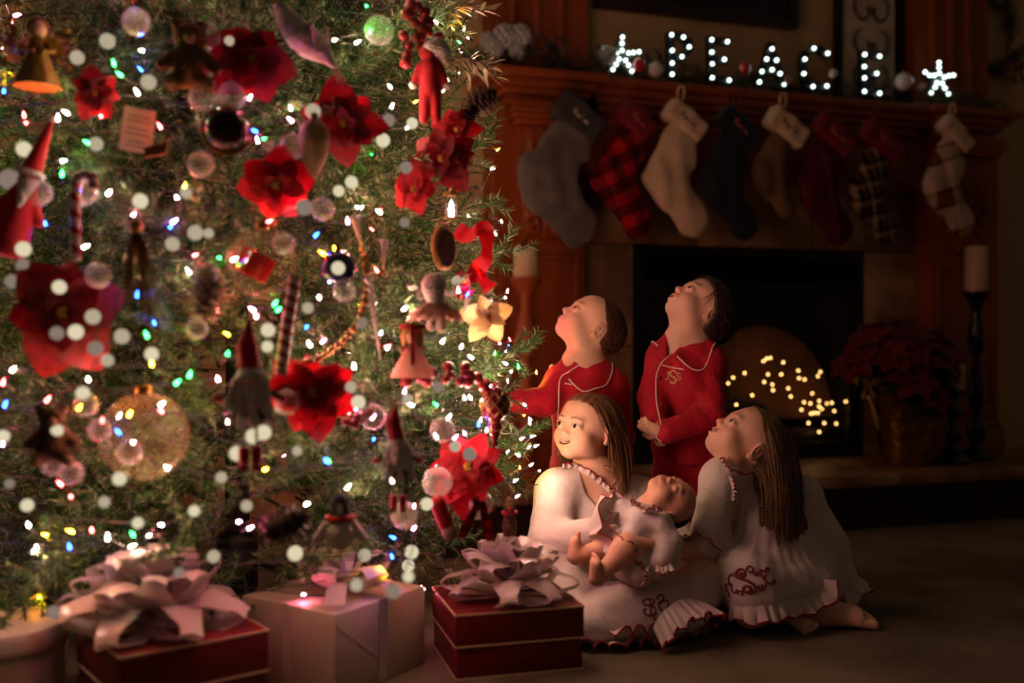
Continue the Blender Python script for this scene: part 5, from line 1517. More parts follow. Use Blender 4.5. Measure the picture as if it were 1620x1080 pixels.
class Head:
    def __init__(s, Rm, t, sc): s.R = np.array(Rm); s.t = np.array(t, float); s.s = sc
    def P(s, p): return s.t+s.R@(np.array(p, float)*s.s)
    def inv(s, W): return (W-s.t)@s.R/s.s
    def sculpt(s, F, mouth='closed', eyes='open', chub=1.0):
        def E(c, r, k=.01, mode='add', rot=None):
            Rl = s.R if rot is None else s.R@rotm(rot)
            F.ell(s.P(c), np.array(r)*s.s, Rl, k*s.s, mode)
        def Cn(p, q, a, b_, k=.01, mode='add'): F.cone(s.P(p), s.P(q), a*s.s, b_*s.s, k*s.s, mode)
        E((0, .014, .03), (.0735, .088, .076), .02)
        E((0, -.028, .034), (.063, .058, .056), .03)
        E((0, -.03, -.028), (.0535, .053, .054), .03)
        E((0, -.058, -.068), (.026, .024, .020), .026)           # chin
        for x in (-1, 1):
            E((x*.033, -.052, -.033), (.029*chub, .027*chub, .029*chub), .02)   # cheek
            E((x*.037, -.012, -.052), (.021, .03, .02), .03)     # jaw
        E((0, -.0815, .022), (.042, .006, .007), .02)             # brow
        for x in (-1, 1):
            E((x*.031, -.103, .002), (.018, .016, .0110), .014, 'sub')
        # eyelids and eye opening
        for x in (-1, 1):
            E((x*.030, -.0765, .003), (.0164, .0150, .0148), .006)
            if eyes == 'open':
                E((x*.0305, -.0955, .002), (.0142, .0125, .0073), .002, 'sub', (0, x*.12, 0))
            else:
                E((x*.0305, -.0945, -.003), (.013, .006, .0012), .002, 'sub', (0, -x*.1, 0))
        # nose
        Cn((0, -.0795, .010), (0, -.0940, -.019), .0062, .0090, .014)
        E((0, -.0970, -.0205), (.0085, .0082, .0076), .006)
        for x in (-1, 1):
            E((x*.0092, -.0905, -.0232), (.0062, .0072, .0056), .005)
            E((x*.0050, -.0955, -.0295), (.0032, .004, .0032), .002, 'sub')
        # mouth
        E((0, -.080, -.046), (.024, .013, .014), .012)
        if mouth == 'closed':
            E((0, -.0890, -.0448), (.0150, .0065, .0040), .004); E((0, -.0875, -.0522), (.0130, .0065, .0044), .004)
            E((0, -.0955, -.0485), (.018, .008, .0012), .0015, 'sub')
        elif mouth == 'open':
            E((0, -.0905, -.0420), (.0140, .006, .004), .004); E((0, -.0870, -.0585), (.013, .0065, .005), .004)
            E((0, -.094, -.0500), (.0118, .015, .0062), .002, 'sub')
        else:  # smile
            E((0, -.0895, -.0420), (.020, .006, .0036), .004); E((0, -.0870, -.0562), (.018, .006, .0042), .004)
            E((0, -.097, -.0492), (.012, .015, .0040), .002, 'sub')
            for x in (-1, 1):
                E((x*.0125, -.0945, -.0475), (.0085, .013, .0034), .002, 'sub', (0, -x*.30, 0))
                E((x*.0200, -.0890, -.0445), (.0050, .008, .0018), .002, 'sub', (0, -x*.5, 0))
                E((x*.040, -.058, -.026), (.020, .021, .02), .012)
        # ears
        for x in (-1, 1):
            E((x*.073, .012, -.002), (.0075, .018, .0275), .006, 'add', (R(12), 0, x*R(25)))
            E((x*.0795, .009, -.000), (.0055, .0105, .0165), .003, 'sub', (R(12), 0, x*R(25)))
            E((x*.0725, .006, -.024), (.005, .009, .009), .004)
            E((x*.0775, .008, .002), (.0028, .006, .010), .002, 'add', (R(12), 0, x*R(25)))
    def tint(s, W, mouth='closed', brow=(.22, .11, .06), browk=.85, hair=None, lashk=1.0):
        L = s.inv(W); x, y, z = L[:, 0], L[:, 1], L[:, 2]; ax = np.abs(x)
        c = np.ones((len(W), 3))*np.array((.80, .47, .33))
        def mixc(mask, col):
            c[:] = c*(1-mask[:, None])+np.array(col)*mask[:, None]
        near = (np.abs(L).max(1) < .14)
        ch = np.exp(-(((ax-.038)/.02)**2+((y+.06)/.03)**2+((z+.03)/.02)**2))
        mixc(.45*ch*near, (.80, .34, .27))
        mixc(.3*np.exp(-((x/.012)**2+((y+.1)/.015)**2+((z+.021)/.012)**2)), (.78, .36, .28))
        w, zc = {'closed': (.0165, -.0485), 'open': (.0155, -.050), 'smile': (.0235, -.0495)}[mouth]
        hh = {'closed': .0075, 'open': .0105, 'smile': .0092}[mouth]
        zc = zc+(.010*(x/.022)**2 if mouth == 'smile' else 0)
        lips = np.clip(1.6-1.6*((x/w)**2+((z-zc)/hh)**2), 0, 1)*(y < -.075)
        mixc(.8*lips*near, (.62, .20, .18))
        if mouth != 'closed':
            inn = ((x/(w*.9))**2+((z-zc)/(hh*.62))**2 < 1)*(y < -.06)*(y > -.0905)
            mixc(inn*near*1.0, (.20, .04, .04))
        bz = .0225+.004*np.sin(np.clip((ax-.012)/.036, 0, 1)*math.pi)
        br = np.clip(1.7-np.abs(z-bz)/.0022, 0, 1)*(ax > .013)*(ax < .047)*(y < -.05)
        mixc(browk*br*near, brow)
        el = ((ax-.0305)/.0150)**2+((z-.0025)/.0082)**2
        lash = np.clip(1-np.abs(el-1.0)/.30, 0, 1)*(z > .0035)*(y < -.07)
        mixc(.95*lash*near*lashk, (.07, .035, .02))
        ear = np.exp(-(((ax-.078)/.006)**2+((y-.01)/.02)**2+(z/.026)**2))
        mixc(.35*ear*(ax > .0735), (.72, .30, .22))
        return c
    def teeth(s, root, low=False):
        b = MB()
        for k in range(-4, 5):
            x = k*.0042; y = -.0868+.5*abs(k*.0042)**1.5*1.6; z = -.0462+.008*(x/.02)**2
            w = .0036 if abs(k) < 2 else .0031; h = .0034
            b.M = Matrix.Translation(V3(s.P((x, y, z)))-root.location) @ Matrix(s.R.tolist()).to_4x4() @ Matrix.Rotation(math.atan(-k*.16), 4, 'Z')
            b.box(-w*.56*s.s, w*.56*s.s, -.002*s.s, .002*s.s, -h*s.s, h*s.s, .0008)
        b.build('teeth', M_teeth, root)
    def eyes(s, root, gaze=(0, -1, 0), col=(.10, .05, .025)):
        g = np.array(gaze, float); g /= np.linalg.norm(g)
        for x in (-1, 1):
            b = MB().ball((0, 0, 0), .0131*s.s, 28, 20)
            me = b.mesh('eye')
            v = mco(me)/(.0131*s.s)
            gd = s.R@g
            a = np.degrees(np.arccos(np.clip(v@gd, -1, 1)))
            c = np.ones((len(v), 3))*np.array((.62, .56, .52))
            c[a < 43] = np.array(col)*.45; c[a < 25] = (.005, .004, .004)
            color_attr(me, c)
            link('eye', me, M_eye, root, Vector(s.P((x*.0302, -.0768, .0025)))-root.location)

def person_part(name, me, m, root, smooth=True):
    return link(name, me, m, root, -root.location)

def strands(root, name, hd, m, seed, n, region, flow, length, steps=16, thick=.0016, grav=.25, colliders=(), stiff=.75, lift=1.035, jitter=.05, parent=None, hug=0.0):
    """many hair strands grown from the scalp: one mesh"""
    r = np.random.default_rng(seed)
    cen = np.array((0, .014, .03)); rad = np.array((.0735, .088, .076))
    cen2 = np.array((0, -.028, .034)); rad2 = np.array((.063, .058, .056))
    pts = []
    while len(pts) < n:
        u = r.normal(0, 1, 3); u /= np.linalg.norm(u)
        p = cen+u*rad*1.0
        if region(p): pts.append(p)
    P = np.array(pts)
    g = hd.R.T@np.array((0, 0, -1.0))
    D = np.array([flow(p) for p in P], float)
    D += r.normal(0, jitter, D.shape)
    D /= np.linalg.norm(D, axis=1)[:, None]
    Ls = np.array([length(p) for p in P])*r.uniform(.82, 1.08, n)
    path = [P.copy()]
    lay = lift+r.uniform(0, .05, n)
    for k in range(steps):
        f = (k+1)/steps
        D = D*stiff+g*grav*(.5+f)+r.normal(0, .02, D.shape)
        # stay tangent while on the head
        for c_, r_s in ((cen, rad), (cen2, rad2)):
            q_ = (P-c_)/r_s; rr = np.linalg.norm(q_, axis=1)
            nrm = q_/r_s; nrm /= np.linalg.norm(nrm, axis=1)[:, None]
            near = rr < lay+.06
            dn = (D*nrm).sum(1)
            D = np.where((near & (dn < 0))[:, None], D-nrm*dn[:, None], D)
            if hug and c_ is cen: D = D-nrm*(hug*np.clip(rr-lay, 0, .4)+(.35 if hug else 0)*(rr > lay))[:, None]
        D /= np.linalg.norm(D, axis=1)[:, None]+1e-9
        P = P+D*(Ls/steps)[:, None]
        for c_, r_s in ((cen, rad), (cen2, rad2)):
            q_ = (P-c_)/r_s; rr = np.linalg.norm(q_, axis=1)
            P = np.where((rr < lay)[:, None], c_+(P-c_)*(lay/np.maximum(rr, 1e-6))[:, None], P)
        for (c_, r_s) in colliders:      # given in world space
            cl = (np.array(c_)-hd.t)@hd.R/hd.s; rl = r_s/hd.s
            dv = P-cl; dd = np.linalg.norm(dv, axis=1)
            P = np.where((dd < rl)[:, None], cl+dv*(rl/np.maximum(dd, 1e-6))[:, None], P)
        path.append(P.copy())
    A = np.stack(path, 1)                      # n, steps+1, 3
    bad = ((A[..., 1] < -.045) & (A[..., 2] < .05) & (np.abs(A[..., 0]) < .075)).any(1)
    A = A[~bad]; n = len(A)
    W = hd.t+(A*hd.s)@hd.R.T
    T = np.gradient(W, axis=1); T /= np.linalg.norm(T, axis=2)[..., None]+1e-9
    up = r.normal(0, 1, (n, 1, 3)); S = np.cross(T, up); S /= np.linalg.norm(S, axis=2)[..., None]+1e-9
    B = np.cross(T, S)
    tt = np.linspace(0, 1, steps+1)[None, :, None]
    th = thick*r.uniform(.7, 1.25, (n, 1, 1))*np.clip(1.25-tt**2.2, .2, 1)
    ring = np.stack([W+th*(S*math.cos(a)+B*math.sin(a)) for a in (0, 2.094, 4.189)], 2)   # n, k, 3, 3
    V = ring.reshape(-1, 3)
    idx = np.arange(n*(steps+1)*3).reshape(n, steps+1, 3)
    fs = []
    for j in range(3):
        j2 = (j+1) % 3
        fs.append(np.stack([idx[:, :-1, j], idx[:, :-1, j2], idx[:, 1:, j2], idx[:, 1:, j]], -1).reshape(-1, 4))
    Q = np.concatenate(fs)
    me = bpy.data.meshes.new(name)
    me.vertices.add(len(V)); me.vertices.foreach_set('co', V.ravel())
    me.loops.add(len(Q)*4); me.loops.foreach_set('vertex_index', Q.ravel().astype(np.int32))
    me.polygons.add(len(Q)); me.polygons.foreach_set('loop_start', np.arange(0, len(Q)*4, 4, dtype=np.int32))
    me.polygons.foreach_set('loop_total', np.full(len(Q), 4, dtype=np.int32))
    me.update(calc_edges=True); me.shade_smooth()
    tone = np.repeat(r.uniform(.6, 1.25, n), (steps+1)*3)
    color_attr(me, np.stack([tone]*3, 1))
    if parent is not None: return link(name, me, m, parent)
    return person_part(name, me, m, root)

def hair_cap(root, hd, m, ys, zs, grow=.006, bulge=(), name='hair', wave=.0015):
    """close-fitting mass of hair above a hairline z=f(y) in head space"""
    c = hd.P((0, .01, .02)); e = .16*hd.s
    F = Field(c-e, c+e, .003)
    s = hd.s
    F.ell(hd.P((0, .014, .03)), (np.array((.0735, .088, .076))+grow)*s, hd.R, .01)
    F.ell(hd.P((0, -.028, .034)), (np.array((.063, .058, .056))+grow)*s, hd.R, .02*s)
    for (bc, br) in bulge: F.ell(hd.P(bc), np.array(br)*s, hd.R, .02*s)
    X, Y, Z = np.meshgrid(*F.ax, indexing='ij')
    L = np.stack([X-hd.t[0], Y-hd.t[1], Z-hd.t[2]], -1)@hd.R/hd.s
    zm = np.interp(L[..., 1], ys, zs)-.35*np.abs(L[..., 0])*0
    g = (zm-L[..., 2])*.75*s
    F.d = np.maximum(F.d, g.astype(np.float32))
    F.d += (wave*np.sin(L[..., 0]*260+L[..., 1]*60)*np.cos(L[..., 2]*40)).astype(np.float32)
    me = F.mesh(name)
    color_attr(me, np.ones((len(me.vertices), 3))*.85)
    return person_part(name, me, m, root)

def hand(F, wrist, fwd, nrm, size=1.0, curl=.5, side=1, spread=.12, thumb=True):
    """palm and five fingers from the wrist; fwd = finger direction, nrm = back of the hand, side=+1 thumb on the fwd x nrm side"""
    f = np.array(fwd, float); f /= np.linalg.norm(f)
    n_ = np.array(nrm, float); n_ -= f*(f@n_); n_ /= np.linalg.norm(n_)
    s = np.cross(f, n_)*side
    w = np.array(wrist, float); z = size
    Rm = np.stack([s, f, n_], 1)
    F.ell(w+f*.028*z, (.024*z, .031*z, .0115*z), Rm, .008)
    F.cone(w-f*.02*z, w+f*.012*z, .0165*z, .017*z, .01)
    for i, (o, L) in enumerate(((.0165, .036), (.0055, .041), (-.0055, .038), (-.0160, .029))):
        d = f+s*spread*(o/.016); d /= np.linalg.norm(d)
        p = w+f*.046*z+s*o*z
        rr = .0066*z
        for j, fr in enumerate((.45, .32, .25)):
            a = curl*(.5+.5*j)
            d2 = d*math.cos(a)-n_*math.sin(a)
            d2 /= np.linalg.norm(d2)
            q_ = p+d2*L*fr*z*1.0
            F.cone(p, q_, rr, rr*.92, .003)
            p = q_; rr *= .93; d = d2
    if thumb:
        p = w+f*.012*z+s*.02*z
        q_ = p+(f*.5+s*.75-n_*.35)*.022*z; F.cone(p, q_, .0088*z, .0078*z, .006)
        F.cone(q_, q_+(f*.85+s*.15-n_*.35)*.022*z, .0078*z, .0062*z, .003)

def foot(F, heel, fwd, up, size=1.0, side=1):
    f = np.array(fwd, float); f /= np.linalg.norm(f)
    u = np.array(up, float); u -= f*(f@u); u /= np.linalg.norm(u)
    s = np.cross(f, u)*side; h = np.array(heel, float); z = size
    F.cone(h, h+f*.075*z, .021*z, .0195*z, .01); F.cone(h+s*.0, h+f*.08*z+s*.014*z, .018*z, .014*z, .012); F.cone(h+f*.03*z, h+f*.074*z-s*.017*z, .016*z, .0125*z, .012)
    F.cone(h+u*.02*z+f*.01*z, h+f*.06*z+u*.006*z, .02*z, .014*z, .014)
    for i, (o, L, r_) in enumerate(((.020, .108, .0098), (.007, .108, .0074), (-.004, .104, .007), (-.014, .098, .0066), (-.023, .091, .0062))):
        F.cone(h+f*.078*z+s*o*.95*z-u*.002*z, h+f*L*z+s*o*z-u*.006*z, r_*z*.95, r_*z, .003)

def wrinkle(amp, seed, freq=40):
    r = np.random.default_rng(seed)
    K = r.normal(0, 1, (7, 3)); K /= np.linalg.norm(K, axis=1)[:, None]; K *= (freq*r.uniform(.5, 1.5, 7))[:, None]
    ph = r.uniform(0, 6.28, 7)
    def fn(X, Y, Z):
        v = 0
        for k, p in zip(K, ph): v = v+np.sin(k[0]*X+k[1]*Y+k[2]*Z+p)
        return amp*np.tanh(v*.6)
    return fn

CAMP = Vector((0, 0, CAM_H))
def raypx(bvh, u, v, lift=.002, fallback=None):
    d = (px(u, v, 1.0)-CAMP).normalized()
    hit = bvh.ray_cast(CAMP, d)
    if hit[0] is None:
        if fallback is None: return None
        p = px(u, v, fallback); h2 = bvh.find_nearest(p)
        return h2[0]+(p-h2[0]).normalized()*lift
    return hit[0]+hit[1]*lift*(1 if hit[1].dot(d) < 0 else -1)
def trace(root, bvh, name, pts, m, rad=.0026, n=40, lift=.001, parent=None, fallback=None, close=False):
    pp = [p for p in (raypx(bvh, q_.x, q_.y, lift, fallback) for q_ in arc_path([(u, v, 0) for u, v in pts], n)) if p is not None]
    # drop jumps to far-away surfaces
    clean = [pp[0]]
    for p in pp[1:]:
        if (p-clean[-1]).length < .06: clean.append(p)
    off = V3((0, 0, 0)) if parent is not None else root.location
    b = MB(); b.tube([p-off for p in clean], rad, 6)
    return b.build(name, m, parent or root)
def ruffle(root, name, base, outd, width, m, waves=14, amp=.012, thread=M_redthread, parent=None, tr=.0018, rows=5, seed=1, closed=False):
    """gathered frill: base polyline (world), outward direction per point, wavy free edge with a thread rim"""
    r = random.Random(seed)
    B = arc_path(base, max(len(base)*10, waves*7))
    O = arc_path(outd, max(len(base)*10, waves*7))
    off = V3((0, 0, 0)) if parent is not None else root.location
    N = len(B)
    tot = sum((B[i+1]-B[i]).length for i in range(N-1)); acc = 0
    G = [[] for _ in range(rows+1)]
    for i in range(N):
        if i: acc += (B[i]-B[i-1]).length
        tng = (B[min(i+1, N-1)]-B[max(i-1, 0)]).normalized()
        o = O[min(i, len(O)-1)].normalized()
        nn = tng.cross(o)
        nn = nn.normalized() if nn.length > 1e-5 else Vector((0, 0, 1))
        ph = acc/tot*waves*2*math.pi
        wv = math.sin(ph+.7*math.sin(ph*.37+seed))*(.8+.4*math.sin(ph*.23+seed*2))
        for k in range(rows+1):
            t = k/rows
            G[k].append(B[i]+o*width*t*(1+.12*math.cos(ph*.5))+nn*amp*wv*t+tng*amp*.5*math.cos(ph)*t - off)
    par = parent or root
    f = MB().grid(G).build(name, m, par)
    if thread is not None:
        b = MB(); b.tube(G[-1], tr, 5); b.build('stitched_edge', thread, f)
    return f
V3 = Vector
def npv(v): return np.array(v, float)
M_hairA = mat('fine brown toddler hair', '#6a3f22', .55, attr='tint', col2='#4d2b16', nscale=9)
M_hairB = mat('dark brown hair', '#3b2013', .45, attr='tint', col2='#28140b', nscale=9)
M_hairC = mat('light brown hair', '#8f6238', .52, attr='tint', col2='#6b4525', nscale=7)
M_hairE = mat('dark blonde hair', '#92704a', .52, attr='tint', col2='#6c4c2c', nscale=7)

def collar(root, bvh, neck, pts_in, pts_out, m, parent):
    """turned-down collar: inner and outer edges given as world points"""
    A = arc_path(pts_in, 48); B = arc_path(pts_out, 48)
    n = min(len(A), len(B)); G = [[], [], [], []]
    for i in range(n):
        a, b_ = A[i], B[i]
        for k in range(4):
            t = k/3
            p = a.lerp(b_, t)+V3((0, 0, .007*math.sin(t*math.pi)))
            G[k].append(p)
    g2 = [[p+V3((0, 0, -.003)) for p in r_] for r_ in reversed(G)]
    c_ = MB().grid(G+g2).build('collar', m, parent)
    b = MB(); b.tube([p+V3((0, 0, .001)) for p in G[3]], .0021, 6); b.build('collar_piping', M_piping, c_)
    return c_

# ---------------------------------------------------------------- toddler reaching into the tree
def build_boy(label, base, hd, neck, chest, hip, shR, elR, wrR, shL, elL, wrL, hands, hair, mouth, seed, facing, scale=1.0, bellyr=.098):
    root = thing('person', label, 'person', base)
    sh_mid = (V3(shR)+V3(shL))/2
    lo = np.min([hd.t-.13, npv(hip)-.16, npv(wrR)-.1, npv(wrL)-.1, npv(elR)-.06, npv(elL)-.06], 0); hi = np.max([hd.t+.13, npv(hip)+.16, npv(shR)+.1, npv(shL)+.1, npv(elL)+.06], 0)
    lo[2] = 0.0
    F = Field(lo, hi, .0028)
    hd.sculpt(F, mouth, 'open', 1.05)
    nb = hd.P((0, .034, -.03)); nf = hd.P((0, .026, -.04))
    F.cone(nb, npv(neck), .034*scale, .037*scale, .014); F.cone(nf, npv(neck)+npv(facing)*.008, .028*scale, .033*scale, .010)
    F.cone(npv(neck), npv(chest), .05*scale, .072*scale, .05)
    F.cone(npv(chest), npv(hip), .078*scale, .08*scale, .05)
    for sh, el, wr in ((shR, elR, wrR), (shL, elL, wrL)):
        F.cone(npv(neck)*.4+npv(sh)*.6, npv(sh), .04*scale, .036*scale, .04); F.cone(npv(sh), npv(el), .031*scale, .024*scale, .02); F.cone(npv(el), npv(wr), .024*scale, .0175*scale, .01)
    for h_ in hands: hand(F, *h_)
    legs = []
    side = (V3(shL)-V3(shR)); side.z = 0; side.normalize()
    for sg in (-1, 1):
        h0 = V3(hip)+side*sg*.045*scale; kn = V3((h0.x, h0.y, h0.z*.52))+V3(facing)*.015; an = V3((h0.x, h0.y, .05))
        legs.append((h0, kn, an))
        F.chain([npv(h0), npv(kn), npv(an)], [.055*scale, .038*scale, .028*scale], .03)
        foot(F, npv(an)+np.array((0, 0, -.026))-npv(facing)*.01, npv(facing), (0, 0, 1), .95*scale, sg)
    me = F.mesh('body'); color_attr(me, hd.tint(mco(me), mouth, hair[1]))
    person_part('body', me, M_skin, root)
    hd.eyes(root, (.05, -1, .12))
    # pyjama jacket
    F = Field(lo-.05, hi+.05, .0046)
    fc = npv(facing)
    F.cone(npv(neck)-np.array((0, 0, .012)), npv(chest), .056*scale, (bellyr-.008)*scale, .05)
    F.cone(npv(chest), npv(hip), (bellyr-.004)*scale, (bellyr+.008)*scale, .05)
    for sh, el, wr in ((shR, elR, wrR), (shL, elL, wrL)):
        F.cone(npv(neck)*.35+npv(sh)*.65, npv(sh), .045*scale, .046*scale, .045); F.cone(npv(sh), npv(el), .047*scale, .041*scale, .022)
        w2 = npv(el)+(npv(wr)-npv(el))*.97
        F.cone(npv(el), w2, .041*scale, .033*scale, .016)
    F.warp(wrinkle(.0030, seed, 42)); F.warp(wrinkle(.0012, seed+1, 90))
    # jacket hem
    hz = V3(hip).z-.035
    F.below(hz)
    # cuffs open at wrist
    # V neck
    vb = npv(neck)+fc*.062*scale+np.array((0, 0, -.052*scale))
    F.cone(npv(neck)+np.array((0, 0, .04))+fc*.005, npv(neck)+np.array((0, 0, -.004))+fc*.02, .052*scale, .040*scale, .004, 'sub')
    F.cone(npv(neck)+fc*.048*scale, vb+fc*.03, .026*scale, .006*scale, .004, 'sub')
    jm = F.mesh('pyjama_jacket')
    jk = person_part('pyjama_jacket', jm, M_redpj, root)
    # trousers
    F = Field((lo[0], lo[1], 0.02), (hi[0], hi[1], V3(hip).z+.08), .0056)
    F.cone(npv(hip), npv(hip)+np.array((0, 0, .03)), .088*scale, .085*scale, .02)
    for (h0, kn, an) in legs:
        F.chain([npv(h0), npv(kn), npv(an)], [.074*scale, .058*scale, .050*scale], .04)
    F.warp(wrinkle(.005, seed+5, 45))
    person_part('pyjama_trousers', F.mesh('pyjama_trousers'), M_redpj, root)
    return root, jk, bvh_of(jm)

YA = 2.85
hdA = Head(headrot(-78, 47), npv(px(933, 519, YA)), .90)
fA = (-.72, -.69, 0)
A, A_j, A_b = build_boy('toddler in red pyjamas reaching into the tree, looking up', (px(935, 0, YA).x, YA+.01, 0), hdA,
    px(922, 570, YA+.0), px(925, 635, YA), px(928, 740, YA+.01),
    px(886, 602, YA-.03), px(862, 636, YA-.10), px(818, 634, YA-.15),
    px(966, 606, YA+.02), px(984, 690, YA+.04), px(965, 745, YA-.03),
    [(px(816, 634, YA-.15), (-.9, -.1, .12), (0, -.2, 1), .95, .35, -1), (px(965, 745, YA-.03), (-.4, -.5, -.6), (1, -.3, 0), .95, .6, 1)],
    (None, (.30, .17, .10)), 'closed', 31, fA, .93)
hl = [-.09, -.05, -.02, .03, .05, .1]; hlz = [.11, .098, .06, .02, -.045, -.06]
hair_cap(A, hdA, M_hairA, hl, hlz, .0030, name='hair', wave=.0003)
strands(A, 'hair_strands', hdA, M_hairA, 4, 2200, lambda p: p[2] > np.interp(p[1], hl, hlz)-.004, lambda p: (p[0]*6, .8, -.35), lambda p: .034, 7, .0005, .015, jitter=.16, stiff=.95, lift=1.04, hug=4)
def pj_details(root, jk, bv, placket, pocket, buttons, cuffs=()):
    trace(root, bv, 'placket_piping', placket, M_piping, .0019, 40, parent=jk)
    if pocket: trace(root, bv, 'pocket_piping', pocket, M_piping, .0019, 20, parent=jk)
    for (u, v) in buttons:
        p = raypx(bv, u, v, .002)
        if p is not None: MB().ball(p, .006, 12, 8, (1, .6, 1)).build('button', mat('red button', '#9a0a1c', .3), jk)
    for c in cuffs: trace(root, bv, 'cuff_piping', c, M_piping, .0019, 20, parent=jk)
pj_details(A, A_j, A_b, [(915, 578), (900, 588), (888, 596), (884, 612), (883, 650), (882, 690), (884, 720)], [(893, 606), (898, 607), (905, 608)], [(889, 660)])
def snap(bv, p, lift=.004):
    h = bv.find_nearest(V3(p)); n_ = (V3(p)-h[0])
    return h[0]+h[1]*lift if h[1].z > -.2 else h[0]+V3((0, 0, lift))
nA = V3(px(922, 570, YA))
def collar_for(root, jk, bv, nk, facing, r_in, r_out, drop, parent, gap=.25, rise=.012):
    f = V3(facing); sdir = V3((-f.y, f.x, 0))
    ins, outs = [], []
    N = 15
    for i in range(N):
        t = gap+(2*math.pi-2*gap)*i/(N-1)
        d = f*math.cos(t)+sdir*math.sin(t)
        fr = .5+.5*math.cos(t)
        ins.append(nk+d*(r_in+.012*fr)+V3((0, 0, rise-.045*fr**1.6)))
        ro = r_out+.016*fr
        o = nk+d*ro+V3((0, 0, .0))
        h = bv.ray_cast(o+V3((0, 0, .08)), V3((0, 0, -1)))
        z = h[0].z+.006 if h[0] is not None else nk.z-drop
        z = max(min(z, nk.z+.01), nk.z-.085)
        outs.append(V3((o.x, o.y, z)))
    return collar(root, bv, nk, ins, outs, M_redpj, jk)
collar_for(A, A_j, A_b, nA, fA, .047, .082, .05, A_j, .32)

# ---------------------------------------------------------------- boy with clasped hands
YB = 2.86
hdB = Head(headrot(-74, 56), npv(px(1106, 493, YB)), .93)
fB = (-.66, -.75, 0)
B, B_j, B_b = build_boy('boy in red pyjamas with clasped hands gazing upward by the fireplace', (px(1090, 0, YB).x, YB+.02, 0), hdB,
    px(1084, 535, YB), px(1086, 602, YB), px(1092, 712, YB+.02),
    px(1048, 566, YB-.01), px(1033, 630, YB-.05), px(1034, 668, YB-.11),
    px(1124, 574, YB-.03), px(1124, 664, YB-.09), px(1050, 684, YB-.16),
    [(px(1032, 668, YB-.115), (.25, -.35, -.8), (-.75, -.55, 0), .85, .5, 1), (px(1046, 684, YB-.165), (-.85, -.1, .35), (-.3, -.8, -.3), .85, .7, -1)],
    (None, (.12, .06, .03)), 'open', 47, fB, .95, .094)
hlB = [-.095, -.06, -.03, .0, .02, .045, .1]; hlBz = [.075, .062, .04, .015, -.01, -.06, -.075]
hair_cap(B, hdB, M_hairB, hlB, hlBz, .012, [((0, .055, .015), (.070, .056, .066))], wave=.0008)
strands(B, 'hair_strands', hdB, M_hairB, 8, 3000, lambda p: p[2] > np.interp(p[1], hlB, hlBz), lambda p: (p[0]*7, .6 if p[1] > -.02 else -.5, -.25 if p[1] > -.02 else .1), lambda p: .075 if p[1] > -.03 else .045, 10, .0008, .04, lift=1.12, jitter=.16, stiff=.95, hug=4)
pj_details(B, B_j, B_b, [(1076, 548), (1062, 560), (1048, 572), (1041, 586), (1038, 600), (1038, 630), (1042, 655), (1046, 672)], [(1047, 577), (1062, 581), (1081, 584)], [(1043, 598), (1046, 640)],
    [[(1040, 668), (1037, 680), (1040, 692), (1046, 698)]])
nB = V3(px(1084, 535, YB))
collar_for(B, B_j, B_b, nB, fB, .047, .084, .05, B_j, .32)
# monogram J S S on the pocket
S_ = [(.86, .80), (.72, .95), (.48, 1.0), (.24, .92), (.14, .74), (.28, .58), (.55, .48), (.80, .36), (.88, .2), (.76, .05), (.5, 0), (.24, .04), (.1, .18)]
J_ = [(.35, 1.0), (.85, 1.0), (.62, 1.0), (.62, .25), (.5, .05), (.28, .0), (.12, .12)]
for nm, st, (u0, v0, w, h) in (('monogram_letter', J_, (1051, 600, 11, -11)), ('monogram_letter', S_, (1059, 606, 12, -20)), ('monogram_letter', S_, (1070, 601, 8, -11))):
    trace(B, B_b, nm, [(u0+x*w, v0+y*h) for x, y in st], mat('gold thread', '#d9b48c', .6), .0017 if h > -15 else .0025, 40, parent=B_j)
# ---------------------------------------------------------------- seated girl holding the newborn
YC = 2.64
hdC = Head(headrot(-46, 13, 4), npv(px(929, 681, YC+.03)), .93)
C_ = thing('person', 'smiling girl in a white nightgown seated beside the tree, holding the baby', 'person', (px(950, 0, YC).x, YC, 0))
nC = V3(px(942, 748, YC+.05))
chC = V3(px(945, 812, YC+.06)); hiC = V3(px(965, 925, YC+.10)); hiC.z = .10
shR = V3(px(882, 775, YC+.0)); elR = V3(px(872, 862, YC-.08)); wrR = V3(px(958, 838, YC-.16))
shL = V3(px(1008, 786, YC+.06)); elL = V3(px(1062, 850, YC+.02)); wrL = V3(px(1085, 868, YC-.05))
F = Field(np.array((hdC.t[0]-.16, YC-.42, 0)), np.array((hdC.t[0]+.36, YC+.25, hdC.t[2]+.12)), .0028)
hdC.sculpt(F, 'smile', 'open', 1.04)
F.cone(hdC.P((0, .02, -.04)), npv(nC), .034, .036, .016); F.cone(hdC.P((0, .008, -.045)), npv(nC)+np.array((-.006, -.008, 0)), .028, .032, .016)
F.cone(npv(nC), npv(chC), .046, .075, .05); F.cone(npv(chC), npv(hiC), .075, .085, .05)
for a, b_, c in ((shR, elR, wrR), (shL, elL, wrL)):
    F.cone(npv(nC)*.4+npv(a)*.6, npv(a), .04, .034, .04); F.cone(npv(a), npv(b_), .03, .024, .02); F.cone(npv(b_), npv(c), .023, .017, .01)
hand(F, npv(wrR), (.9, -.12, -.22), (.15, -.75, .65), 1.0, .55, 1)
hand(F, npv(wrL), (-.75, -.3, .25), (.2, -.5, .6), 1.0, .4, -1)
for kn, an in ((V3(px(1105, 915, YC-.16)), V3(px(985, 990, YC-.18))), (V3(px(880, 925, YC-.12)), V3(px(1010, 985, YC-.05)))):
    F.chain([npv(hiC), npv(kn), npv(an)], [.07, .045, .03], .03)
meC = me = F.mesh('body'); color_attr(me, hdC.tint(mco(me), 'smile', (.20, .11, .06)))
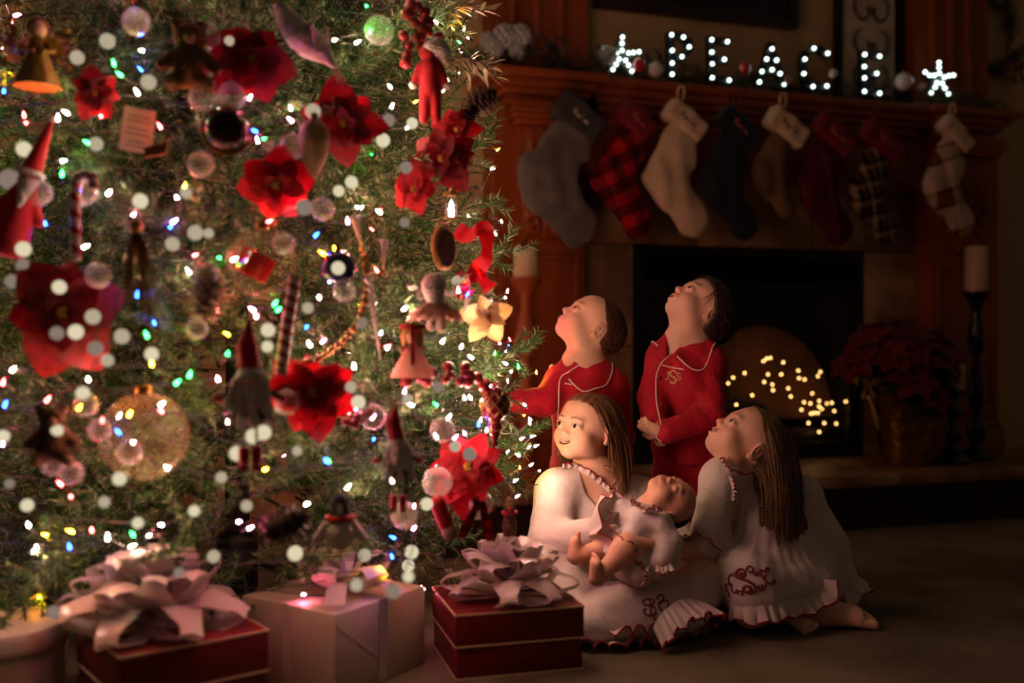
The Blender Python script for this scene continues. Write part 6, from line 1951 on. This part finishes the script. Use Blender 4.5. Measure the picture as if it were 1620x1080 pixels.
person_part('body', me, M_skin, C_)
hdC.eyes(C_, (-.28, -1, .22), (.07, .035, .02)); hdC.teeth(C_)
# nightgown
F = Field(np.array((-.08, YC-.42, 0)), np.array((.64, YC+.32, .62)), .0050)
F.cone(npv(nC)-np.array((0, 0, .02)), npv(chC), .054, .10, .05); F.cone(npv(chC), npv(hiC), .10, .135, .06)
for a, b_, c in ((shR, elR, wrR), (shL, elL, wrL)):
    F.cone(npv(nC)*.35+npv(a)*.65, npv(a), .046, .054, .045); F.cone(npv(a), npv(b_), .058, .056, .03)
    F.cone(npv(b_), npv(b_)+(npv(c)-npv(b_))*.85, .056, .036, .02)
# lap: skirt over crossed legs
kR = V3(px(1108, 915, YC-.14)); kL = V3(px(880, 925, YC-.10))
F.cone(npv(hiC), npv(kR), .10, .062, .06); F.cone(npv(hiC), npv(kL), .11, .07, .06)
F.cone(npv(kL)+np.array((.02, -.06, -.03)), npv(kR)+np.array((-.03, -.05, -.04)), .055, .05, .07)
F.cone(npv(px(1010, 965, YC-.22)), npv(px(925, 985, YC-.25)), .045, .04, .07)
F.cone(npv(px(930, 995, YC-.28)), npv(px(1085, 985, YC-.24)), .022, .024, .06)
F.cone(npv(hiC)+np.array((0, .08, -.02)), npv(hiC)+np.array((.06, .05, -.03)), .1, .1, .06)
F.warp(wrinkle(.0040, 61, 30)); F.warp(wrinkle(.0014, 62, 80))
# vertical gathers in the skirt
F.warp(lambda X, Y, Z: .0020*np.sin(26*np.arctan2(X-hiC.x, Y-hiC.y))*np.clip((.28-Z)/.15, 0, 1))
# open V neckline
F.cone(npv(nC)+np.array((0, 0, .03)), npv(nC)+np.array((-.0, -.02, -.015)), .056, .045, .004, 'sub')
F.cone(npv(nC)+np.array((.0, -.05, -.01)), npv(nC)+np.array((.025, -.125, -.085)), .046, .02, .006, 'sub')
F.below(.003)
gmC = F.mesh('nightgown')
gC = person_part('nightgown', gmC, M_gown, C_)
bC = bvh_of(gmC)
bCb = bvh_pair(meC, gmC)
# neckline frill
def frill_px(root, bv, pts, out, w, waves, amp, parent, seed, Y=None, n=None, thread=M_redthread, tr=.0016):
    base = [raypx(bv, u, v, .001, Y) for u, v in pts]
    od = [V3(o) for o in (out if isinstance(out, list) else [out]*len(pts))]
    return ruffle(root, 'frill', base, od, w, M_gown, waves, amp, thread, parent, tr, seed=seed)
frill_px(C_, bCb, [(892, 734), (908, 742), (928, 752), (950, 768), (968, 782), (980, 770), (983, 752), (984, 740)],
    [(-.2, -.3, .9), (.3, -.4, .7), (.4, -.4, .7), (.4, -.4, .7), (0, -.5, .8), (-.6, -.4, .5), (-.7, -.4, .4), (-.7, -.2, .4)], .017, 15, .006, gC, 3, YC-.03)
# wide cuff frills of the right sleeve around the wrist
wd = (npv(wrR)-npv(elR)); wd /= np.linalg.norm(wd)
def cuff(root, at, axis, r0, r1, length, waves, amp, parent, seed, sx=1.0):
    ax_ = V3(axis).normalized(); u_ = ax_.orthogonal().normalized(); w_ = ax_.cross(u_)
    N = 17; base = []; od = []
    for i in range(N):
        t = 2*math.pi*i/(N-1); d = u_*math.cos(t)+w_*math.sin(t)
        base.append(V3(at)+d*r0); od.append(ax_*length+d*(r1-r0))
    L = math.hypot(length, r1-r0)
    return ruffle(root, 'cuff_frill', base, od, L, M_gown, waves, amp, M_redthread, parent, .0018, seed=seed)
cuff(C_, V3(npv(elR)+(npv(wrR)-npv(elR))*.80), wd, .034, .085, .068, 9, .013, gC, 4)
cuff(C_, V3(npv(elL)+(npv(wrL)-npv(elL))*.8), (npv(wrL)-npv(elL)), .032, .05, .04, 9, .008, gC, 5)
# hem frill on the carpet
hem = [(905, 1000), (925, 1010), (960, 1012), (1000, 1008), (1035, 1004), (1070, 998), (1105, 986), (1135, 968)]
base = []
for (u, v) in hem:
    Y = FPX*(CAM_H-.012)/(v-540); base.append(px(u, v, Y))
ruffle(C_, 'hem_frill', base, [V3((-.3, -1, .1)), V3((-.1, -1, .1)), V3((0, -1, .1)), V3((.1, -1, .1)), V3((.25, -1, .1)), V3((.4, -1, .1)), V3((.6, -.8, .1)), V3((.8, -.6, .1))], .066, M_gown, 15, .013, M_redthread, gC, .0026, seed=6)
base2 = [px(u, v-12, FPX*(CAM_H-.03)/(v-12-540)) for (u, v) in hem[2:]]
ruffle(C_, 'hem_frill', [p+V3((0, -.012, .012)) for p in base2], [V3((.1, -1, .05))]*3+[V3((.4, -.9, .05))]*(len(base2)-3), .05, M_gown, 10, .014, M_redthread, gC, .0026, seed=9)
fl_b = [(1028, 990), (1046, 968), (1068, 954), (1092, 950), (1112, 954)]
ruffle(C_, 'hem_frill', [raypx(bC, u, v, .012, YC-.25)+V3((0, -.012, .004)) for u, v in fl_b], [V3((.25, -.55, -.75)), V3((.35, -.6, -.7)), V3((.5, -.6, -.6)), V3((.7, -.55, -.5)), V3((.8, -.5, -.4))], .062, M_gown, 9, .010, M_redthread, gC, .0026, seed=12)
# embroidered monogram curls on the lap
def z6(l): return [(840+x/3.176, 740+y/3.176) for x, y in l]
for pts in (z6([(560, 672), (575, 660), (605, 660), (618, 674), (600, 690), (575, 688), (562, 676)]), z6([(596, 664), (600, 700), (602, 738)]), z6([(600, 694), (622, 702), (622, 728), (598, 742), (574, 734), (566, 716), (578, 708)]),
            z6([(634, 660), (640, 644), (660, 640), (668, 656), (652, 670), (640, 684), (652, 712), (672, 722), (686, 704), (690, 680)]), z6([(628, 730), (618, 752), (632, 772), (640, 782), (626, 788), (618, 776)]), z6([(640, 690), (660, 672), (690, 668)])):
    trace(C_, bC, 'monogram_stroke', pts, M_maroon, .0021, 36, parent=gC)
# hair
hlC = [-.09, -.06, -.03, .005, .03, .05, .1]; hlCz = [.082, .070, .045, .03, .0, -.055, -.07]
hair_cap(C_, hdC, M_hairC, hlC, hlCz, .006, name='hair')
def flowC(p):
    sx = 1 if p[0] > -.012 else -1
    if p[1] < .0: return (sx*.75, .75, -.25)
    return (sx*.45, .5, -.75)
strands(C_, 'hair_strands', hdC, M_hairC, 12, 3600, lambda p: p[2] > np.interp(p[1], hlC, hlCz)-.001, flowC, lambda p: .235 if p[1] > -.02 else .25, 15, .0010, .30,
        colliders=[(npv(shL)+np.array((0, 0, -.005)), .062), (npv(chC)+np.array((0, .02, 0)), .105), (npv(nC), .055), (hdC.P((.078, .0, -.004)), .034*.93), (hdC.P((.06, -.045, -.03)), .055), (hdC.P((-.06, -.045, -.03)), .05)], jitter=.07)

# ---------------------------------------------------------------- the other girl, head thrown back
YE = 2.62
hdE = Head(headrot(-86, 53), npv(px(1181, 705, YE)), .98)
E_ = thing('person', 'girl in a white nightgown with long dark blonde hair, head tilted back', 'person', (px(1220, 0, YE).x, YE, 0))
nE = V3(px(1196, 760, YE+.03)); chE = V3(px(1205, 830, YE+.03)); hiE = V3(px(1235, 925, YE+.06)); hiE.z = .10
sRE = V3(px(1140, 756, YE-.03)); eRE = V3(px(1124, 835, YE-.06)); wRE = V3(px(1108, 868, YE-.13))
sLE = V3(px(1262, 790, YE+.03)); eLE = V3(px(1308, 862, YE+.06)); wLE = V3(px(1338, 930, YE+.06))
F = Field(np.array((.42, YE-.36, 0)), np.array((1.02, YE+.22, .64)), .0028)
hdE.sculpt(F, 'smile', 'open', 1.03)
F.cone(hdE.P((0, .02, -.035)), npv(nE), .035, .038, .016); F.cone(hdE.P((0, .01, -.045)), npv(nE)+np.array((-.01, 0, 0)), .028, .033, .016)
F.cone(npv(nE), npv(chE), .048, .078, .05); F.cone(npv(chE), npv(hiE), .078, .09, .05)
for a, b_, c in ((sRE, eRE, wRE), (sLE, eLE, wLE)):
    F.cone(npv(nE)*.4+npv(a)*.6, npv(a), .04, .034, .04); F.cone(npv(a), npv(b_), .03, .024, .02); F.cone(npv(b_), npv(c), .023, .017, .01)
hand(F, npv(wRE), (-.85, -.1, -.05), (.25, -.85, .35), 1.08, .35, -1)
hand(F, npv(wLE)+np.array((0, 0, 0)), (.3, -.1, -.9), (.8, -.4, .3), 1.0, .2, 1)
# legs: knee forward, feet tucked to the side
kE = V3(px(1175, 910, YE-.14)); aE = V3(px(1275, 968, YE-.05)); aE.z = .045
F.chain([npv(hiE), npv(kE), npv(aE)], [.075, .046, .03], .03)
f1 = V3(px(1290, 978, 2.52)); f1.z = .03
F.chain([npv(hiE), npv(px(1260, 940, YE-.02)), npv(f1)], [.07, .045, .03], .03)
foot(F, npv(f1), (.95, -.12, 0), (.0, -.35, .9), 1.28, 1)
foot(F, npv(V3((px(1243, 980, 2.50).x, 2.50, .035))), (.25, -.35, -.1), (-.6, -.3, .6), .75, -1)
meE = me = F.mesh('body'); color_attr(me, hdE.tint(mco(me), 'smile', (.34, .20, .11)))
person_part('body', me, M_skin, E_)
hdE.eyes(E_, (0, -1, .1), (.09, .06, .04)); hdE.teeth(E_)
F = Field(np.array((.42, YE-.36, 0)), np.array((1.04, YE+.30, .62)), .0050)
F.cone(npv(nE)-np.array((0, 0, .01)), npv(chE), .052, .105, .05); F.cone(npv(chE), npv(hiE), .105, .135, .06)
F.cone(npv(nE)*.35+npv(sRE)*.65, npv(sRE), .046, .052, .045); F.cone(npv(sRE), npv(eRE), .052, .048, .03); F.cone(npv(eRE), npv(eRE)+(npv(wRE)-npv(eRE))*.8, .047, .034, .02)
F.cone(npv(nE)*.35+npv(sLE)*.65, npv(sLE), .05, .058, .045); F.cone(npv(sLE), npv(eLE), .06, .054, .03); F.cone(npv(eLE), npv(eLE)+(npv(wLE)-npv(eLE))*.85, .052, .036, .02)
F.cone(npv(hiE), npv(kE), .11, .062, .06)
F.cone(npv(kE)+np.array((.0, -.0, -.02)), npv(px(1185, 962, YE-.15)), .055, .045, .05)
F.cone(npv(kE)+np.array((.03, -.02, -.03)), npv(px(1290, 930, YE-.06)), .06, .05, .06)
F.cone(npv(hiE)+np.array((.02, .05, -.03)), npv(hiE)+np.array((.08, .02, -.04)), .10, .08, .06)
F.warp(wrinkle(.0040, 71, 30)); F.warp(wrinkle(.0014, 72, 80))
F.warp(lambda X, Y, Z: .0014*np.sin(30*np.arctan2(X-chE.x, Y-chE.y))*np.clip((.40-Z)/.1, 0, 1)*np.clip((Z-.1)/.1, 0, 1))
F.cone(npv(nE)+np.array((0, 0, .03)), npv(nE)+np.array((-.01, -.0, -.0)), .055, .046, .004, 'sub')
F.below(.004)
gmE = F.mesh('nightgown'); gE = person_part('nightgown', gmE, M_gown, E_); bE = bvh_of(gmE); bEb = bvh_pair(meE, gmE)
frill_px(E_, bEb, [(1146, 726), (1150, 738), (1157, 748), (1166, 752), (1178, 756), (1192, 756)], [(-.5, -.6, .5), (-.5, -.6, .4), (-.2, -.7, .4), (0, -.7, .6), (0, -.6, .7), (.2, -.5, .7)], .014, 9, .006, gE, 13, YE-.04)
frill_px(E_, bE, [(1152, 752), (1155, 765), (1157, 778), (1155, 790)], [(.6, -.7, 0)]*4, .012, 6, .006, gE, 14, YE-.04)
trace(E_, bE, 'yoke_seam', [(1110, 768), (1135, 785), (1165, 796), (1200, 800), (1230, 800)], M_gown, .0022, 30, parent=gE)
cuff(E_, V3(npv(eRE)+(npv(wRE)-npv(eRE))*.7), npv(wRE)-npv(eRE), .03, .052, .036, 8, .008, gE, 15)
cuff(E_, V3(npv(eLE)+(npv(wLE)-npv(eLE))*.78), npv(wLE)-npv(eLE), .034, .06, .05, 9, .008, gE, 16)
# skirt hem frills
def floor_px(u, v, z): return px(u, v, FPX*(CAM_H-z)/(v-540))
hem = [(1155, 950), (1185, 958), (1215, 956), (1245, 948), (1275, 944), (1300, 930), (1302, 915)]
b2 = [raypx(bE, u, v, .0, YE-.08) for u, v in hem]
ruffle(E_, 'hem_frill', b2, [V3((-.2, -.3, -1)), V3((0, -.3, -1)), V3((.1, -.3, -1)), V3((.15, -.35, -.9)), V3((.3, -.4, -.8)), V3((.6, -.4, -.5)), V3((.8, -.4, -.2))], .042, M_gown, 11, .011, M_redthread, gE, .0024, seed=17)
def z5(l): return [(1120+x/5.4, 860+y/5.4) for x, y in l]
trace(E_, bE, 'monogram_stroke', z5([(300, 262), (280, 250), (268, 268), (290, 282), (316, 262), (312, 232), (284, 216), (250, 232), (238, 264), (262, 290), (310, 306), (360, 328), (402, 362), (402, 400), (366, 418), (318, 408), (300, 380), (326, 360), (362, 370), (366, 394), (346, 396)]), M_maroon, .0034, 90, parent=gE)
for pts in (z5([(148, 350), (160, 382), (176, 420), (188, 450)]), z5([(206, 356), (180, 318), (182, 280), (212, 258), (236, 262), (226, 284)]), z5([(150, 352), (170, 342), (196, 350), (204, 384), (216, 412), (246, 416), (262, 402), (240, 396)]),
            z5([(254, 430), (262, 408), (286, 404), (300, 424), (284, 436)]), z5([(330, 226), (338, 200), (366, 194), (384, 214), (374, 240), (350, 246), (362, 232)]), z5([(380, 240), (400, 268), (424, 266), (424, 244), (410, 246)]),
            z5([(438, 222), (452, 262), (478, 300), (494, 330), (482, 362), (456, 360), (462, 342)]), z5([(440, 224), (484, 234), (516, 228), (516, 208), (494, 208), (496, 222)]), z5([(464, 300), (486, 276), (494, 250)]), z5([(486, 312), (516, 332), (548, 342), (572, 326), (556, 312), (540, 322)]), z5([(430, 350), (436, 384), (458, 398), (474, 382), (456, 372)])):
    trace(E_, bE, 'monogram_stroke', pts, M_maroon, .0022, 36, parent=gE)
hlE = [-.09, -.06, -.03, .005, .03, .05, .1]; hlEz = [.085, .072, .048, .03, -.01, -.06, -.075]
hair_cap(E_, hdE, M_hairE, hlE, hlEz, .006, name='hair')
strands(E_, 'hair_strands', hdE, M_hairE, 22, 3800, lambda p: p[2] > np.interp(p[1], hlE, hlEz)-.001, lambda p: ((.6 if p[0] > 0 else -.6), .8, -.1), lambda p: .225+.06*(p[1] < 0), 15, .0010, .34,
        colliders=[(npv(sLE), .06), (npv(chE)+np.array((.01, .0, 0)), .115), (npv(nE), .056), (hdE.P((.075, .005, -.006)), .030), (hdE.P((.05, -.05, -.03)), .055)], jitter=.06)

# ---------------------------------------------------------------- newborn on the lap
YD = 2.46
zx = np.array((.95, .05, -.22)); zx /= np.linalg.norm(zx)
fd = np.array((.12, -.42, .88)); fd -= zx*(fd@zx); fd /= np.linalg.norm(fd)
Rd = np.stack([np.cross(-fd, zx), -fd, zx], 1)
hdD = Head(Rd, npv(px(1056, 793, YD+.02)), .67)
D_ = thing('person', 'newborn baby in a white gown lying across the lap, eyes closed', 'person', (px(1010, 0, YD).x, YD, .20))
nD = V3(px(1025, 806, YD+.02)); chD = V3(px(1015, 835, YD)); hpD = V3(px(1000, 878, YD-.01))
F = Field(np.array((.08, YD-.15, .1)), np.array((.50, YD+.14, .46)), .0019)
hdD.sculpt(F, 'closed', 'closed', 1.12)
F.cone(hdD.P((0, .015, -.03)), npv(nD), .024, .026, .02); F.cone(npv(nD), npv(chD), .03, .042, .03); F.cone(npv(chD), npv(hpD), .043, .046, .03)
# arms
F.chain([npv(px(1040, 830, YD-.04)), npv(px(1058, 862, YD-.06)), npv(px(1040, 880, YD-.08))], [.02, .016, .012], .01)
hand(F, npv(px(1016, 858, YD-.075)), (-.85, -.1, .25), (0, -.6, .7), .62, .8, 1)
F.cone(npv(px(1058, 862, YD-.06)), npv(px(1016, 858, YD-.075)), .015, .012, .01)
# legs: one foot raised with the sole to the left, one stretched toward us
F.chain([npv(hpD), npv(px(975, 862, YD-.02)), npv(px(916, 878, YD-.03))], [.034, .027, .019], .02)
foot(F, npv(px(912, 884, YD-.03)), (-.05, .05, 1), (-.9, -.35, 0), .58, 1)
F.chain([npv(hpD)+np.array((0, -.03, 0)), npv(px(990, 868, YD-.08)), npv(px(952, 908, YD-.10))], [.036, .031, .019], .02)
foot(F, npv(px(946, 918, YD-.105)), (-.12, -.1, .9), (-.85, -.45, -.05), .56, -1)
me = F.mesh('body'); color_attr(me, hdD.tint(mco(me), 'closed', (.55, .30, .2), .4, None, .0)*np.array((1.0, .9, .86)))
person_part('body', me, M_skin, D_)
F = Field(np.array((.12, YD-.17, .1)), np.array((.52, YD+.16, .44)), .0040)
F.cone(npv(nD)-np.array((.008, 0, .0)), npv(chD), .034, .056, .03); F.cone(npv(chD), npv(hpD), .056, .062, .03)
F.chain([npv(px(1040, 830, YD-.04)), npv(px(1058, 862, YD-.06)), npv(px(1048, 885, YD-.075))], [.036, .03, .026], .02)
F.cone(npv(px(1020, 815, YD-.03)), npv(px(1000, 845, YD-.055)), .028, .026, .02)
F.cone(npv(hpD), npv(px(1012, 905, YD-.06)), .05, .035, .03)
F.cone(npv(px(985, 805, YD+.01)), npv(px(968, 845, YD-.0)), .026, .03, .03)
F.warp(wrinkle(.0032, 81, 60)); F.warp(wrinkle(.0012, 82, 130))
gmD = F.mesh('baby_gown'); gD = person_part('baby_gown', gmD, M_gown, D_); bD = bvh_of(gmD)
frill_px(D_, bD, [(990, 790), (1004, 800), (1016, 812), (1030, 808), (1040, 812)], [(-.3, -.5, .8), (0, -.6, .7), (.2, -.7, .6), (.4, -.7, .5), (.5, -.6, .4)], .016, 7, .006, gD, 31, YD-.04)
frill_px(D_, bD, [(965, 800), (972, 820), (984, 838), (1000, 850), (1012, 862)], [(-.5, -.7, .2), (-.6, -.6, 0), (-.5, -.7, -.2), (-.4, -.7, -.3), (-.3, -.7, -.4)], .03, 6, .010, gD, 32, YD-.05)
frill_px(D_, bD, [(1002, 868), (1012, 876), (1024, 884), (1030, 898), (1022, 912)], [(-.7, -.6, -.2), (-.7, -.6, -.3), (-.6, -.6, -.5), (-.5, -.6, -.6), (-.5, -.6, -.6)], .026, 6, .008, gD, 33, YD-.07)
frill_px(D_, bD, [(1036, 892), (1048, 896), (1060, 890)], [(-.1, -.6, -.8), (0, -.6, -.8), (.2, -.6, -.7)], .02, 4, .007, gD, 34, YD-.08)
hair_cap(D_, hdD, mat('downy dark hair', '#3a2216', .7, attr='tint', col2='#2b170e', nscale=20), [-.09, -.03, .0, .03, .05, .1], [.13, .115, .09, .05, .0, -.04], .001, name='hair', wave=.0003)
